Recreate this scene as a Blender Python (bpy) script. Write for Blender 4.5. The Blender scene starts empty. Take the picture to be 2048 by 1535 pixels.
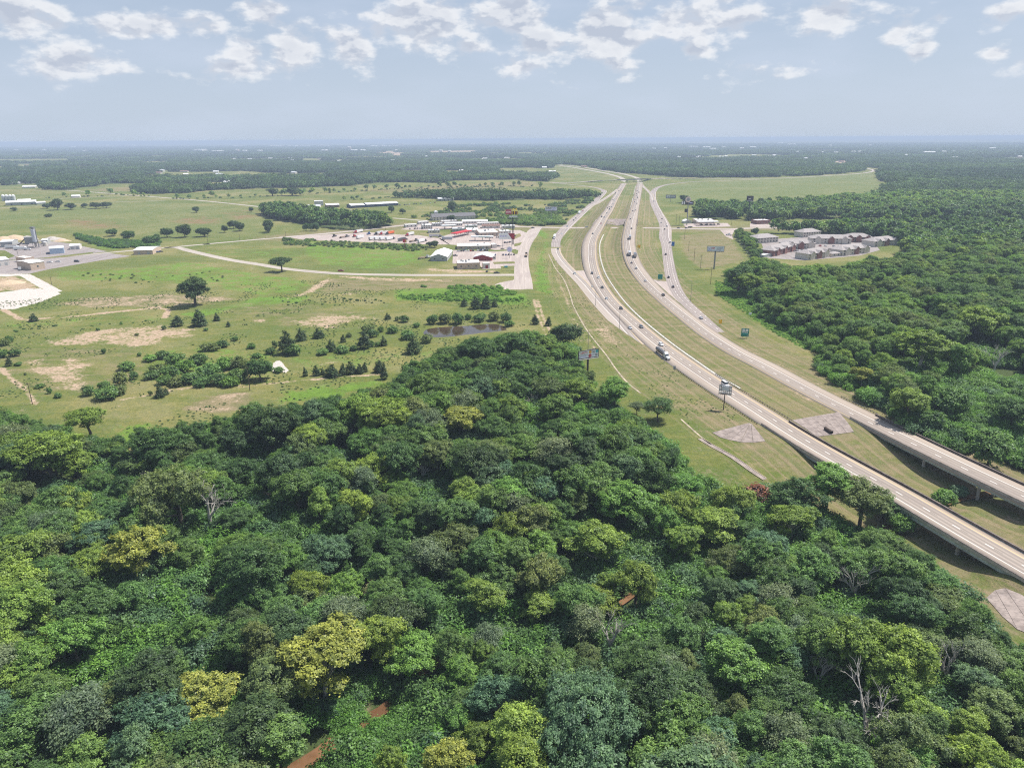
import bpy, bmesh, math, random
import numpy as np
from mathutils import Matrix, Vector
R = math.radians
rnd = random.Random(7)
S = bpy.context.scene
COL = S.collection

# ------------------------------------------------------------------ camera
CAM_H, FPX, IW, IH = 120.0, 1440.0, 2048.0, 1535.0
PITCH = math.atan2(489.8, FPX)
ROLL = math.atan2(13.0, 2048.0)
cam_data = bpy.data.cameras.new('camera'); cam = bpy.data.objects.new('camera', cam_data); COL.objects.link(cam)
cam_data.sensor_fit = 'HORIZONTAL'; cam_data.sensor_width = 36.0; cam_data.lens = 36.0 * FPX / IW
cam_data.clip_start = 1.0; cam_data.clip_end = 200000.0
cam.matrix_world = Matrix.Translation((0, 0, CAM_H)) @ Matrix.Rotation(math.pi/2 - PITCH, 4, 'X') @ Matrix.Rotation(-ROLL, 4, 'Z')
S.camera = cam

# ------------------------------------------------------------------ light and exposure
SUN_EL, SUN_AZ = R(60), math.atan2(0.90, 0.43)       # azimuth from +Y (view direction) towards +X (right)
sd = Vector((math.sin(SUN_AZ)*math.cos(SUN_EL), math.cos(SUN_AZ)*math.cos(SUN_EL), math.sin(SUN_EL)))
sun_data = bpy.data.lights.new('sun', 'SUN'); sun_data.energy = 4.7; sun_data.angle = R(0.55); sun_data.color = (1.0, 0.955, 0.89)
sun = bpy.data.objects.new('sun', sun_data); COL.objects.link(sun); sun.location = (0, 0, 400)
sun.rotation_euler = sd.to_track_quat('Z', 'Y').to_euler()
S.view_settings.view_transform = 'Standard'; S.view_settings.look = 'None'
S.view_settings.exposure = 0.56; S.view_settings.gamma = 1.0; S.view_settings.use_curve_mapping = False
S.render.engine = 'CYCLES'
cy = S.cycles
cy.max_bounces = 4; cy.diffuse_bounces = 2; cy.glossy_bounces = 2; cy.transmission_bounces = 2; cy.transparent_max_bounces = 4; cy.volume_bounces = 0
cy.use_adaptive_sampling = True; cy.adaptive_threshold = 0.014
cy.use_denoising = False; cy.use_fast_gi = False; cy.caustics_reflective = False; cy.caustics_refractive = False
cy.sample_clamp_indirect = 6.0; cy.pixel_filter_type = 'BLACKMAN_HARRIS'; cy.filter_width = 1.15

# ------------------------------------------------------------------ pixel <-> place helpers (photograph is 2048 x 1535)
_cr, _sr, _cp, _sp = math.cos(ROLL), math.sin(ROLL), math.cos(PITCH), math.sin(PITCH)
def ray(x, y):
    a, b = x - IW/2, IH/2 - y
    a2, b2 = a*_cr + b*_sr, -a*_sr + b*_cr
    return a2, FPX*_cp + b2*_sp, -FPX*_sp + b2*_cp
def at_z(x, y, z=0.0):
    """the place at height z that the photograph shows at pixel x, y"""
    X, Y, Z = ray(x, y); t = (CAM_H - z) / -Z
    return np.array([X*t, Y*t, z])

# ------------------------------------------------------------------ world: Nishita sky with cumulus
world = bpy.data.worlds.new('World'); S.world = world; world.use_nodes = True
nt = world.node_tree; nt.nodes.clear()
class NB:
    """small node-graph builder"""
    def __init__(s, tree): s.t = tree
    def n(s, typ, **kw):
        nd = s.t.nodes.new(typ)
        for k, v in kw.items():
            if k.startswith('i_'):
                key = k[2:]; key = int(key) if key.isdigit() else key.replace('_', ' ')
                s.put(nd.inputs[key], v)
            else: setattr(nd, k, v)
        return nd
    def put(s, sock, v):
        if hasattr(v, 'is_output'): s.t.links.new(v, sock)
        elif hasattr(v, 'outputs'): s.t.links.new(v.outputs[0], sock)
        else: sock.default_value = v
    def m(s, op, a, b=0.0, c=0.0, clamp=False):
        nd = s.t.nodes.new('ShaderNodeMath'); nd.operation = op; nd.use_clamp = clamp
        s.put(nd.inputs[0], a); s.put(nd.inputs[1], b); s.put(nd.inputs[2], c); return nd.outputs[0]
    def v(s, op, a, b=(0, 0, 0)):
        nd = s.t.nodes.new('ShaderNodeVectorMath'); nd.operation = op
        s.put(nd.inputs[0], a)
        if op == 'SCALE': s.put(nd.inputs['Scale'], b)
        else: s.put(nd.inputs[1], b)
        return nd.outputs['Value'] if op in ('LENGTH', 'DOT_PRODUCT', 'DISTANCE') else nd.outputs[0]
    def xyz(s, x, y, z=0.0):
        nd = s.t.nodes.new('ShaderNodeCombineXYZ')
        s.put(nd.inputs[0], x); s.put(nd.inputs[1], y); s.put(nd.inputs[2], z); return nd.outputs[0]
    def sep(s, v):
        nd = s.t.nodes.new('ShaderNodeSeparateXYZ'); s.put(nd.inputs[0], v); return nd.outputs
    def noise(s, vec, scale, detail=3.0, rough=0.55, lac=2.0, dist=0.0, dim='3D'):
        nd = s.t.nodes.new('ShaderNodeTexNoise'); nd.noise_dimensions = dim
        s.put(nd.inputs['Vector'], vec); nd.inputs['Scale'].default_value = scale; nd.inputs['Detail'].default_value = detail
        nd.inputs['Roughness'].default_value = rough; nd.inputs['Lacunarity'].default_value = lac; nd.inputs['Distortion'].default_value = dist
        return nd.outputs[0]
    def ramp(s, fac, a, b, to0=0.0, to1=1.0, smooth=True):
        nd = s.t.nodes.new('ShaderNodeMapRange'); nd.interpolation_type = 'SMOOTHSTEP' if smooth else 'LINEAR'; nd.clamp = True
        s.put(nd.inputs[0], fac); s.put(nd.inputs[1], a); s.put(nd.inputs[2], b); s.put(nd.inputs[3], to0); s.put(nd.inputs[4], to1)
        return nd.outputs[0]
    def mix(s, fac, a, b, blend='MIX'):
        nd = s.t.nodes.new('ShaderNodeMix'); nd.data_type = 'RGBA'; nd.blend_type = blend; nd.clamp_factor = True
        s.put(nd.inputs[0], fac)
        s.put(nd.inputs[6], (*a, 1) if isinstance(a, tuple) and len(a) == 3 else a)
        s.put(nd.inputs[7], (*b, 1) if isinstance(b, tuple) and len(b) == 3 else b)
        return nd.outputs[2]
    def attr(s, name, kind='GEOMETRY'):
        nd = s.t.nodes.new('ShaderNodeAttribute'); nd.attribute_name = name; nd.attribute_type = kind; return nd
w = NB(nt)
sky = w.n('ShaderNodeTexSky', sky_type='NISHITA', sun_disc=False, sun_elevation=SUN_EL, sun_rotation=SUN_AZ,
          altitude=100.0, air_density=1.0, dust_density=1.6, ozone_density=1.6)
dirv = w.n('ShaderNodeTexCoord').outputs['Generated']
dx, dy, dz = w.sep(w.v('NORMALIZE', dirv))
az = w.m('ARCTAN2', dx, dy); el = w.m('ARCSINE', dz)
pv = w.xyz(w.m('MULTIPLY', az, 1.0), w.m('MULTIPLY', el, 1.9))
n1 = w.noise(pv, 24.0, 7.0, 0.55)
n1s = w.noise(w.v('ADD', pv, (0.006, 0.020, 0)), 24.0, 5.0, 0.52)
# cumulus banks where the photograph shows them: pixel centre, half-width, half-height, weight
CLOUDS = [(280,48,110,26,1.0),(40,30,90,50,.85),(150,122,80,30,.95),(495,100,34,30,.9),(585,92,56,46,1.0),(525,20,40,24,.8),(500,142,100,26,.75),
  (705,90,52,36,1.0),(760,70,34,22,.8),(870,45,160,55,.8),(1040,35,70,45,1.0),(1095,82,62,38,1.0),(1050,133,56,22,.9),(940,95,80,26,.6),
  (1225,65,72,48,1.05),(1330,35,70,45,1.0),(1430,40,90,55,.7),(1395,98,40,20,.75),(1240,128,60,24,.6),(1670,25,95,30,.9),(1800,60,48,26,.8),
  (1840,102,22,18,.7),(2020,18,60,24,.8),(1990,110,40,14,.6),(2040,130,50,30,.65),(1500,140,110,26,.45),(1880,35,30,12,.5),(1160,175,60,22,.4)]
acc = None
for (cx, cy_, hw, hh, wt) in CLOUDS:
    X, Y, Z = ray(cx, cy_); L = math.sqrt(X*X+Y*Y+Z*Z)
    a0, e0 = math.atan2(X, Y), math.asin(Z/L)
    d = w.v('LENGTH', w.xyz(w.m('MULTIPLY', w.m('SUBTRACT', az, a0), FPX/hw*0.94), w.m('MULTIPLY', w.m('SUBTRACT', el, e0), FPX/hh*0.90)))
    b = w.m('MULTIPLY', w.m('SUBTRACT', 1.25, d), wt)
    acc = b if acc is None else w.m('SMOOTH_MAX', acc, b, 0.25)
gen = w.m('SUBTRACT', w.m('MULTIPLY', w.noise(w.xyz(az, w.m('MULTIPLY', el, 1.6)), 5.0, 3.0, 0.5), 3.2), 2.30)   # scattered banks over the rest of the sky
gen = w.m('ADD', gen, w.ramp(el, 0.22, 0.5, 0.0, 0.45))
acc = w.m('MAXIMUM', w.m('MAXIMUM', acc, gen), -0.6)
nlow = w.noise(pv, 13.0, 3.0, 0.5)
body = w.m('ADD', w.m('MULTIPLY', acc, 0.78), w.m('ADD', w.m('MULTIPLY', w.m('SUBTRACT', n1, 0.5), 1.7), w.m('MULTIPLY', w.m('SUBTRACT', nlow, 0.56), 1.2)))
mask = w.ramp(body, 0.12, 0.55)
mask = w.m('MULTIPLY', mask, w.ramp(el, 0.02, 0.085, 0.22, 0.90))
lit = w.m('ADD', w.ramp(w.m('SUBTRACT', n1, n1s), -0.09, 0.09, 0.0, 0.8), w.ramp(body, 0.9, 0.2, -0.20, 0.35))
veil = w.ramp(w.noise(w.xyz(az, w.m('MULTIPLY', el, 3.0)), 6.0, 4.0, 0.5), 0.40, 0.75, 0.0, 0.40)   # thin high haze between the banks
skyc = w.mix(w.ramp(el, 0.0, 0.9, 0.90, 0.25), sky.outputs[0], w.mix(w.ramp(el, 0.0, 0.20), (4.10, 4.80, 5.80), (3.35, 4.05, 5.15)))
skyc = w.mix(veil, skyc, (4.6, 5.2, 6.3))
cloudc = w.mix(lit, (3.85, 4.25, 5.05), (6.7, 6.8, 7.0))
col = w.mix(mask, skyc, cloudc)
bg = w.n('ShaderNodeBackground', i_Color=col, i_Strength=0.092)
nt.links.new(bg.outputs[0], w.n('ShaderNodeOutputWorld').inputs[0])
world.cycles.sampling_method = 'MANUAL'; world.cycles.sample_map_resolution = 512

# ------------------------------------------------------------------ objects and properties
def tag(o, label=None, cat=None, group=None, kind=None):
    if label: o['label'] = label
    if cat: o['category'] = cat
    if group: o['group'] = group
    if kind: o['kind'] = kind
    return o
def empty(name, loc=(0, 0, 0), rz=0.0):
    o = bpy.data.objects.new(name, None); COL.objects.link(o); o.empty_display_size = 0.3
    o.location = loc; o.rotation_euler = (0, 0, rz); return o
def link(name, me, parent=None, loc=None, rz=None):
    o = bpy.data.objects.new(name, me); COL.objects.link(o)
    if parent is not None: o.parent = parent
    if loc is not None: o.location = loc
    if rz is not None: o.rotation_euler = (0, 0, rz)
    return o
def copy_tree(o, parent=None):
    c = o.copy(); COL.objects.link(c); c.parent = parent
    for ch in o.children: copy_tree(ch, c)
    return c
def np_mesh(name, V, F, mats=(), smooth=False, matidx=None):
    """mesh from arrays; F is (n,3) or (n,4) ints"""
    V = np.asarray(V, dtype=np.float32); F = np.asarray(F, dtype=np.int32)
    me = bpy.data.meshes.new(name); k = F.shape[1]
    me.vertices.add(len(V)); me.vertices.foreach_set('co', V.ravel())
    me.loops.add(F.size); me.loops.foreach_set('vertex_index', F.ravel())
    me.polygons.add(len(F)); me.polygons.foreach_set('loop_start', np.arange(0, F.size, k, dtype=np.int32))
    me.polygons.foreach_set('loop_total', np.full(len(F), k, dtype=np.int32))
    if smooth: me.polygons.foreach_set('use_smooth', np.ones(len(F), dtype=bool))
    for m in mats: me.materials.append(m)
    if matidx is not None: me.polygons.foreach_set('material_index', np.asarray(matidx, dtype=np.int32))
    me.update(calc_edges=True); return me
class MB:
    """collects simple solids into one mesh"""
    def __init__(s): s.v, s.f, s.mi, s.cur = [], [], [], 0
    def raw(s, vs, fs):
        b = len(s.v); s.v += [tuple(map(float, p)) for p in vs]
        for f in fs: s.f.append(tuple(b + i for i in f)); s.mi.append(s.cur)
        return s
    def box(s, x0, x1, y0, y1, z0, z1):
        return s.raw([(x0,y0,z0),(x1,y0,z0),(x1,y1,z0),(x0,y1,z0),(x0,y0,z1),(x1,y0,z1),(x1,y1,z1),(x0,y1,z1)],
                     [(3,2,1,0),(4,5,6,7),(0,1,5,4),(1,2,6,5),(2,3,7,6),(3,0,4,7)])
    def hexa(s, bot, top):
        return s.raw(list(bot)+list(top), [(3,2,1,0),(4,5,6,7),(0,1,5,4),(1,2,6,5),(2,3,7,6),(3,0,4,7)])
    def prism(s, prof, x0, x1, axis='x'):
        n = len(prof); vs = []
        for x in (x0, x1):
            for (a, b) in prof: vs.append((x, a, b) if axis == 'x' else (a, x, b))
        fs = [tuple(range(n-1, -1, -1)), tuple(range(n, 2*n))] + [(i, (i+1) % n, n+(i+1) % n, n+i) for i in range(n)]
        return s.raw(vs, fs)
    def tube(s, p0, p1, r0, r1=None, n=8, caps=True):
        r1 = r0 if r1 is None else r1
        p0, p1 = Vector(p0), Vector(p1); d = (p1-p0); d.normalize()
        u = d.cross(Vector((0, 0, 1)) if abs(d.z) < 0.9 else Vector((1, 0, 0))); u.normalize(); v = d.cross(u)
        vs = []
        for p, r in ((p0, r0), (p1, r1)):
            for i in range(n):
                a = 2*math.pi*i/n; vs.append(p + u*(math.cos(a)*r) + v*(math.sin(a)*r))
        fs = [(i, n+i, n+(i+1) % n, (i+1) % n) for i in range(n)]
        if caps: fs += [tuple(range(n)), tuple(range(2*n-1, n-1, -1))]
        return s.raw(vs, fs)
    def path(s, pts, rad, n=6):
        for i in range(len(pts)-1): s.tube(pts[i], pts[i+1], rad[i], rad[i+1], n, caps=(i == 0 or i == len(pts)-2))
        return s
    def mesh(s, name, mats, smooth=False):
        me = bpy.data.meshes.new(name); me.from_pydata(s.v, [], s.f)
        for m in (mats if isinstance(mats, (list, tuple)) else [mats]): me.materials.append(m)
        me.polygons.foreach_set('material_index', np.asarray(s.mi, dtype=np.int32))
        if smooth: me.polygons.foreach_set('use_smooth', np.ones(len(s.f), dtype=bool))
        me.update(); return me
    def build(s, name, mats, parent=None, smooth=False, bevel=0.0):
        o = link(name, s.mesh(name, mats, smooth), parent)
        if bevel: 
            md = o.modifiers.new('bevel', 'BEVEL'); md.width = bevel; md.segments = 2; md.limit_method = 'ANGLE'
        return o

# ------------------------------------------------------------------ numpy noise, polygons, curves
def _hash(ix, iy, seed):
    h = (ix.astype(np.int64)*374761393 + iy.astype(np.int64)*668265263 + seed*974634541) & 0x7fffffff
    h = ((h ^ (h >> 13)) * 1274126177) & 0x7fffffff
    return ((h ^ (h >> 16)) & 0xffff) / 65535.0
def vnoise(x, y, seed=0):
    x = np.asarray(x, float); y = np.asarray(y, float)
    ix, iy = np.floor(x), np.floor(y); fx, fy = x-ix, y-iy
    fx = fx*fx*(3-2*fx); fy = fy*fy*(3-2*fy)
    a = _hash(ix, iy, seed); b = _hash(ix+1, iy, seed); c = _hash(ix, iy+1, seed); d = _hash(ix+1, iy+1, seed)
    return (a*(1-fx)+b*fx)*(1-fy) + (c*(1-fx)+d*fx)*fy
def fbm(x, y, seed=0, oct=3):
    r = 0; amp = 0.5; tot = 0
    for k in range(oct): r = r + amp*vnoise(x*2**k, y*2**k, seed+k*17); tot += amp; amp *= 0.5
    return r/tot
def sstep(a, b, x):
    t = np.clip((x-a)/(b-a), 0, 1); return t*t*(3-2*t)
def poly_sd(X, Y, P):
    """signed distance to polygon P (positive inside)"""
    P = np.asarray(P, float)[:, :2]; d = np.full(X.shape, 1e18); ins = np.zeros(X.shape, bool); n = len(P)
    for i in range(n):
        (x0, y0), (x1, y1) = P[i], P[(i+1) % n]
        ex, ey = x1-x0, y1-y0; L = ex*ex+ey*ey + 1e-9
        t = np.clip(((X-x0)*ex+(Y-y0)*ey)/L, 0, 1)
        d = np.minimum(d, (X-x0-t*ex)**2 + (Y-y0-t*ey)**2)
        c = ((y0 > Y) != (y1 > Y)) & (X < ex*(Y-y0)/(ey if abs(ey) > 1e-9 else 1e-9) + x0)
        ins ^= c
    d = np.sqrt(d); return np.where(ins, d, -d)
def line_d(X, Y, P):
    """distance to polyline and value of the third coordinate at the nearest place"""
    P = np.asarray(P, float); d = np.full(X.shape, 1e18); z = np.zeros(X.shape)
    for i in range(len(P)-1):
        x0, y0, z0 = P[i][:3]; x1, y1, z1 = P[i+1][:3]
        ex, ey = x1-x0, y1-y0; L = ex*ex+ey*ey+1e-9
        t = np.clip(((X-x0)*ex+(Y-y0)*ey)/L, 0, 1)
        q = (X-x0-t*ex)**2+(Y-y0-t*ey)**2; k = q < d
        d = np.where(k, q, d); z = np.where(k, z0+t*(z1-z0), z)
    return np.sqrt(d), z
def pxw(pts, z=0.0): return np.array([at_z(p[0], p[1], p[2] if len(p) > 2 else z) for p in pts])
def catmull(P, n=12):
    P = np.asarray(P, float); Q = np.vstack([2*P[0]-P[1], P, 2*P[-1]-P[-2]]); out = []
    for i in range(1, len(Q)-2):
        p0, p1, p2, p3 = Q[i-1], Q[i], Q[i+1], Q[i+2]
        for t in np.linspace(0, 1, n, endpoint=False):
            out.append(0.5*((2*p1)+(-p0+p2)*t+(2*p0-5*p1+4*p2-p3)*t*t+(-p0+3*p1-3*p2+p3)*t**3))
    out.append(Q[-2]); return np.array(out)
def resample(P, ds):
    P = np.asarray(P, float); L = np.r_[0, np.cumsum(np.linalg.norm(np.diff(P[:, :2], axis=0), axis=1))]
    n = max(2, int(L[-1]/ds)+1); t = np.linspace(0, L[-1], n)
    return np.column_stack([np.interp(t, L, P[:, k]) for k in range(P.shape[1])]), t
def smooth1(a, k):
    if k < 2: return a
    p = np.pad(a, (k, k), 'edge'); c = np.convolve(p, np.ones(2*k+1)/(2*k+1), 'same'); return c[k:-k]

# ------------------------------------------------------------------ layout of the land (pixels of the photograph turned into places)
ZROW = [(366,0),(392,.5),(405,3),(419,6),(433,7.5),(457,7.5),(472,6.3),(488,4.4),(509,2.2),(534,.7),(560,0),(3000,0)]
def zr(y): return float(np.interp(y, [a for a, b in ZROW], [b for a, b in ZROW]))
def edge(pts): return catmull(np.array([at_z(x, y, zr(y)) for x, y in pts]), 10)
LC_L = edge([(1242,366),(1226,392),(1209,419),(1196,436),(1180,456),(1166.5,480),(1163.5,497),(1163.5,512),(1167,534),(1174,554),(1184,571),(1204,599),(1222,621),(1255,655),(1293.4,692),(1335,727),(1365.8,748),(1406,776),(1447,801),(1494,830),(1537,867-6),(1605.6,903),(1769,992),(1882,1060),(2048,1156),(2240,1268)])
LC_R = edge([(1254,366),(1239.6,392),(1227,419),(1217,436),(1208,456),(1198,475),(1194,492),(1194,508),(1197,528),(1204,549),(1214,568.5),(1229,591.6),(1246.5,610.6),(1275.8,635.5),(1325.6,678),(1376,712),(1414,738),(1454.7,765),(1498,793),(1560.7,832),(1611.5,861),(1683.8,904),(1778,957),(1908.6,1031),(2048,1110),(2240,1219)])
RC_L = edge([(1273,366.9),(1267,396),(1260,419.5),(1253.5,437),(1248.8,451.6),(1244.8,470),(1243,486),(1245,503),(1251,525.7),(1261,543),(1275.8,563.7),(1294.8,584),(1319.7,606),(1349,631),(1381,657),(1420,686),(1465,714),(1500,730),(1553.5,762),(1620,798),(1676.6,826),(1794,886),(1928,952),(2048,1008),(2240,1098)])
RC_R = edge([(1286,367),(1281.5,396),(1277.7,419.5),(1275.2,437),(1273.5,452),(1271.3,470),(1270.6,486),(1274,505),(1283,526),(1297,548),(1315,568),(1337,589),(1362,611),(1392,634),(1430,662),(1482.6,694),(1520,713),(1580,743),(1660.6,784.5),(1740.8,824.6),(1821,863),(1928,914),(2048,970),(2240,1058)])
def centre(A, B):
    """centre line and width from two edges"""
    d = ((A[:, None, :2]-B[None, :, :2])**2).sum(2); j = d.argmin(1)
    c = (A+B[j])/2; wd = np.sqrt(d[np.arange(len(A)), j]); 
    keep = np.r_[True, np.linalg.norm(np.diff(c[:, :2], axis=0), axis=1) > 0.4]
    Q = np.column_stack([c, wd])[keep]; Q, t = resample(Q, 5.0)
    for k in range(3): Q[:, k] = smooth1(Q[:, k], 2)
    Q[:, 3] = np.clip(smooth1(Q[:, 3], 12), 11.5, 17.0)
    return Q
LC, RC = centre(LC_L, LC_R), centre(RC_L, RC_R)
CROSS = pxw([(560,475),(627,469.4),(728.6,459.5),(830,449),(930,450.5),(1030,453),(1127,455.5),(1180,455.5),(1232,455.5),(1280,455.5),(1317.5,456),(1381,457.5),(1457,458),(1520,456),(1607,457.5),(1647,458.6),(1760,456),(1888,454.6),(2300,452)])
CROSSC = catmull(CROSS, 8)
# creek and its valley
CREEK = catmull(pxw([(380,1640),(560,1560),(655,1500),(690,1465),(765,1420),(800,1390),(860,1340),(960,1290),(1100,1250),(1230,1212),(1290,1172),(1400,1135),(1550,1110),(1700,1090),(1820,1040),(1905,1003),(1945,993),(2000,985),(2120,985),(2400,960)], -7.5), 6)
def cut_d(X, Y):
    d, _ = line_d(X, Y, CREEK); return d
def split_at(C, sel): return C[sel]
dL, _ = line_d(LC[:, 0], LC[:, 1], CROSSC); dR, _ = line_d(RC[:, 0], RC[:, 1], CROSSC)
crossY = float(CROSSC[np.abs(CROSSC[:, 0]-150).argmin(), 1])
def near_idx(C, p): return int(((C[:, :2]-p[:2])**2).sum(1).argmin())
iL0, iR0 = near_idx(LC, at_z(1551, 846)), near_idx(RC, at_z(1716, 832))           # north ends of the creek bridges
iL1, iR1 = near_idx(LC, at_z(2085, 1158)), near_idx(RC, at_z(2190, 1058))          # south ends
GAP = 34.0
def embankments():
    out = []
    for C, d, i0, i1 in ((LC, dL, iL0, iL1), (RC, dR, iR0, iR1)):
        far = (C[:, 1] > crossY) & (d > GAP); near = (C[:, 1] < crossY) & (d > GAP); idx = np.arange(len(C))
        out.append((C[far], 7.5)); out.append((C[near & (idx <= i0)], 7.0)); out.append((C[idx >= i1], 7.0))
    return out
OVER = catmull(np.array([at_z(x, y, z) for x, y, z in [(1099,364.5,0),(1140,365.4,.5),(1188.8,361.8,4),(1220,360.3,7),(1247,359.3,8),(1286,357.8,8),(1320,357,7),(1360,356.4,4),(1400,356.6,1),(1500,357.6,0),(1580,355.6,0),(1660,351,0),(1720,347,0),(1746,342,0),(1735,337,0),(1700,330,0),(1666,325,0),(1698,322.6,0)]]), 10)
oL = np.abs(OVER[:, 0]-at_z(1233, 359.8, 8)[0]).argmin(); oR = np.abs(OVER[:, 0]-at_z(1300, 357.4, 8)[0]).argmin()
EMB = embankments() + [(np.column_stack([OVER[:oL+1], np.full(oL+1, 10.)]), 7.0), (np.column_stack([OVER[oR:], np.full(len(OVER)-oR, 10.)]), 7.0)]
POND = catmull(pxw([(838,664),(850,656),(880,652),(930,649),(985,645),(1012,650),(1020,659),(1005,662),(960,667),(900,674),(865,675),(845,671),(838,664)]), 6)
def hmap(X, Y, emb=True):
    X = np.asarray(X, float); Y = np.asarray(Y, float)
    z = np.zeros(X.shape)
    near = (Y < 420) & (Y > -200) & (np.abs(X) < 520)
    if near.any():
        d = cut_d(X[near], Y[near])
        zz = -6.5*(1-sstep(14, 62, d)) - 1.6*(1-sstep(3.0, 8.0, d))
        z[near] = zz
    m = (Y > 380) & (Y < 560) & (X > -120) & (X < 60)
    if m.any(): z[m] -= 0.8*sstep(-1, 7, poly_sd(X[m], Y[m], POND))
    if emb:
        for C, hw in EMB:
            x0, y0 = C[:, 0].min()-70, C[:, 1].min()-70; x1, y1 = C[:, 0].max()+70, C[:, 1].max()+70
            m = (X > x0) & (X < x1) & (Y > y0) & (Y < y1)
            if not m.any() or len(C) < 2: continue
            Cc, _ = resample(C[:, :3], 12.0)
            d, zc = line_d(X[m], Y[m], Cc)
            slope = 0.40 if C[:, 1].max() < 700 and C[:, 2].max() < 8 and C[:, 1].min() < 420 else 0.32
            e = np.where(d < 60, zc - 0.30 - slope*np.maximum(0, d-hw), -99)
            z[m] = np.maximum(z[m], e)
    return z
def h1(x, y): return float(hmap(np.array([x]), np.array([y]))[0])
def ground_at(px, py):
    """place on the terrain seen at a pixel"""
    z = 0.0
    for _ in range(12):
        p = at_z(px, py, z); zn = h1(p[0], p[1])
        if abs(zn-z) < 0.02: break
        z = z + 0.7*(zn-z)
    return np.array([p[0], p[1], zn])
def mpp(p):
    """metres per photograph pixel at a place"""
    return (p[1]*_cp + (CAM_H-p[2])*_sp)/FPX
def to_px(X, Y, Z=0.0):
    dep = Y*_cp + (CAM_H-Z)*_sp; up = Y*_sp - (CAM_H-Z)*_cp
    a2, b2 = FPX*X/dep, FPX*up/dep
    return a2*_cr - b2*_sr + IW/2, IH/2 - (a2*_sr + b2*_cr)

# ------------------------------------------------------------------ where woods stand
FAR = pxw([(-1200,386),(-700,384),(0,381),(150,379),(160,374),(275,370),(280,389),(345,387),(440,379),(600,375),(690,372),(760,365),(890,366),(895,361),(1040,359),(1095,364),(1105,356),(1150,347),(1100,338),(1100,331),(1213,340),(1237,345),(1276,347),(1334,353),(1400,355),(1500,355),(1600,352),(1660,348.5),(1740,341),(1772,338),(2800,332),(2800,283),(-1200,297)])
def _hole(p):
    my = sum(q[1] for q in p)/len(p)                        # clearings are longer towards the viewer than trees in front let one see
    return pxw([(q[0], q[1]+(4.5 if q[1] > my and my < 356 else 0)) for q in p])
OPEN = [_hole(p) for p in (
 [(1095,333),(1120,328),(1180,333),(1240,343),(1290,353),(1240,353),(1170,342),(1120,336)],
 [(985,343),(1000,336),(1060,335),(1110,337),(1165,347),(1140,352),(1100,347),(1030,346)],
 [(500,352),(505,348.5),(560,347.5),(660,345),(662,349),(600,351)], [(790,345),(800,341),(852,340),(855,344)], [(886,347),(888,341.5),(935,340.5),(940,345)],
 [(118,333),(120,328),(142,328),(142,333)], [(152,341),(153,331),(166,331),(170,341)], [(-40,340),(-40,333),(15,332),(15,338)], [(25,333),(25,329),(70,328),(70,333)],
 [(125,349),(127,342),(142,342),(142,349)], [(63,381),(65,366),(80,366),(83,381)], [(168,342),(175,341),(195,349),(185,352)],
 [(280,326),(282,322.5),(340,321.5),(340,325)], [(-100,321),(-100,318.5),(150,317.5),(150,320)],
 [(718,307.5),(760,303.2),(790,302.5),(832,311),(800,312.5),(760,306.5)], [(848,302),(955,300.8),(958,303.4),(850,304)],
 [(1652,327),(1665,322),(1702,321),(1702,326),(1670,328)], [(1715,333),(1772,337),(1778,343),(1735,344)], [(1736,325),(1750,324),(1748,330),(1738,330)],
 [(690,374),(760,370),(830,367),(830,364),(760,366)],
 [(430,360),(470,357),(520,357),(515,360)], [(340,372),(420,369),(470,371),(440,376),(350,378)], [(560,365),(650,361),(660,364),(580,368)], [(200,355),(260,352),(262,355),(205,358)], [(20,346),(60,345),(58,349),(22,349)], [(500,330),(560,329),(560,331)], [(300,340),(345,338),(345,341)], [(1400,345),(1440,344),(1442,346)], [(1820,318),(1870,317),(1870,319)] )]
WOODS = {k: pxw(p) for k, p in dict(
 north=[(522,428),(545,419),(600,425),(690,438),(760,441),(790,453),(720,460),(680,459),(600,447),(545,439)],
 row=[(800,394),(860,391),(920,389),(985,389),(1040,393),(1100,394),(1180,389),(1182,394),(1100,399),(1000,401),(920,401),(850,398)],
 east=[(1484,421),(1545,415),(1600,412),(1660,407),(1700,402),(1745,399),(1770,387),(1790,374),(1775,363),(1762,350),(1770,340),(2800,333),(2800,450),(1930,446),(1900,443),(1800,446),(1720,444),(1660,441),(1600,437),(1560,441),(1500,441)],
 station=[(1388,434),(1398,416),(1440,413),(1478,417),(1482,438),(1440,440)],
 south=[(1540,466),(1640,463),(1700,461),(1790,459),(1930,457),(2800,455),(2800,1020),(2300,960),(2048,905),(1990,896),(1930,882),(1850,870),(1815,846),(1762,814),(1716,786),(1662,758),(1642,738),(1648,717),(1640,702),(1592,668),(1538,642),(1508,608),(1494,584),(1464,572),(1460,552),(1482,540),(1520,541),(1560,549),(1600,554),(1660,553),(1740,541),(1800,524),(1810,494),(1760,480),(1650,470),(1560,468)],
 hedge=[(1466,472),(1480,463),(1508,480),(1528,522),(1510,527),(1490,502)]).items()}
WOODS['main'] = np.array([ground_at(x, y) for x, y in [(-700,840),(-200,835),(0,842),(100,885),(235,912),(330,885),(500,855),(640,842),(760,805),(830,745),(900,718),(1000,703),(1080,692),(1150,702),(1160,760),(1200,790),(1270,860),(1330,905),(1375,960),(1430,1000),(1540,1005),(1620,1035),(1700,1062),(1775,1092),(1830,1130),(1900,1200),(1960,1280),(2060,1350),(2400,1560),(2600,1900),(1024,2300),(-600,1900)]])
BRUSH = pxw([(1835,858),(1860,800),(1900,770),(2048,760),(2500,780),(2500,980),(2048,903),(1950,890)])
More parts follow.
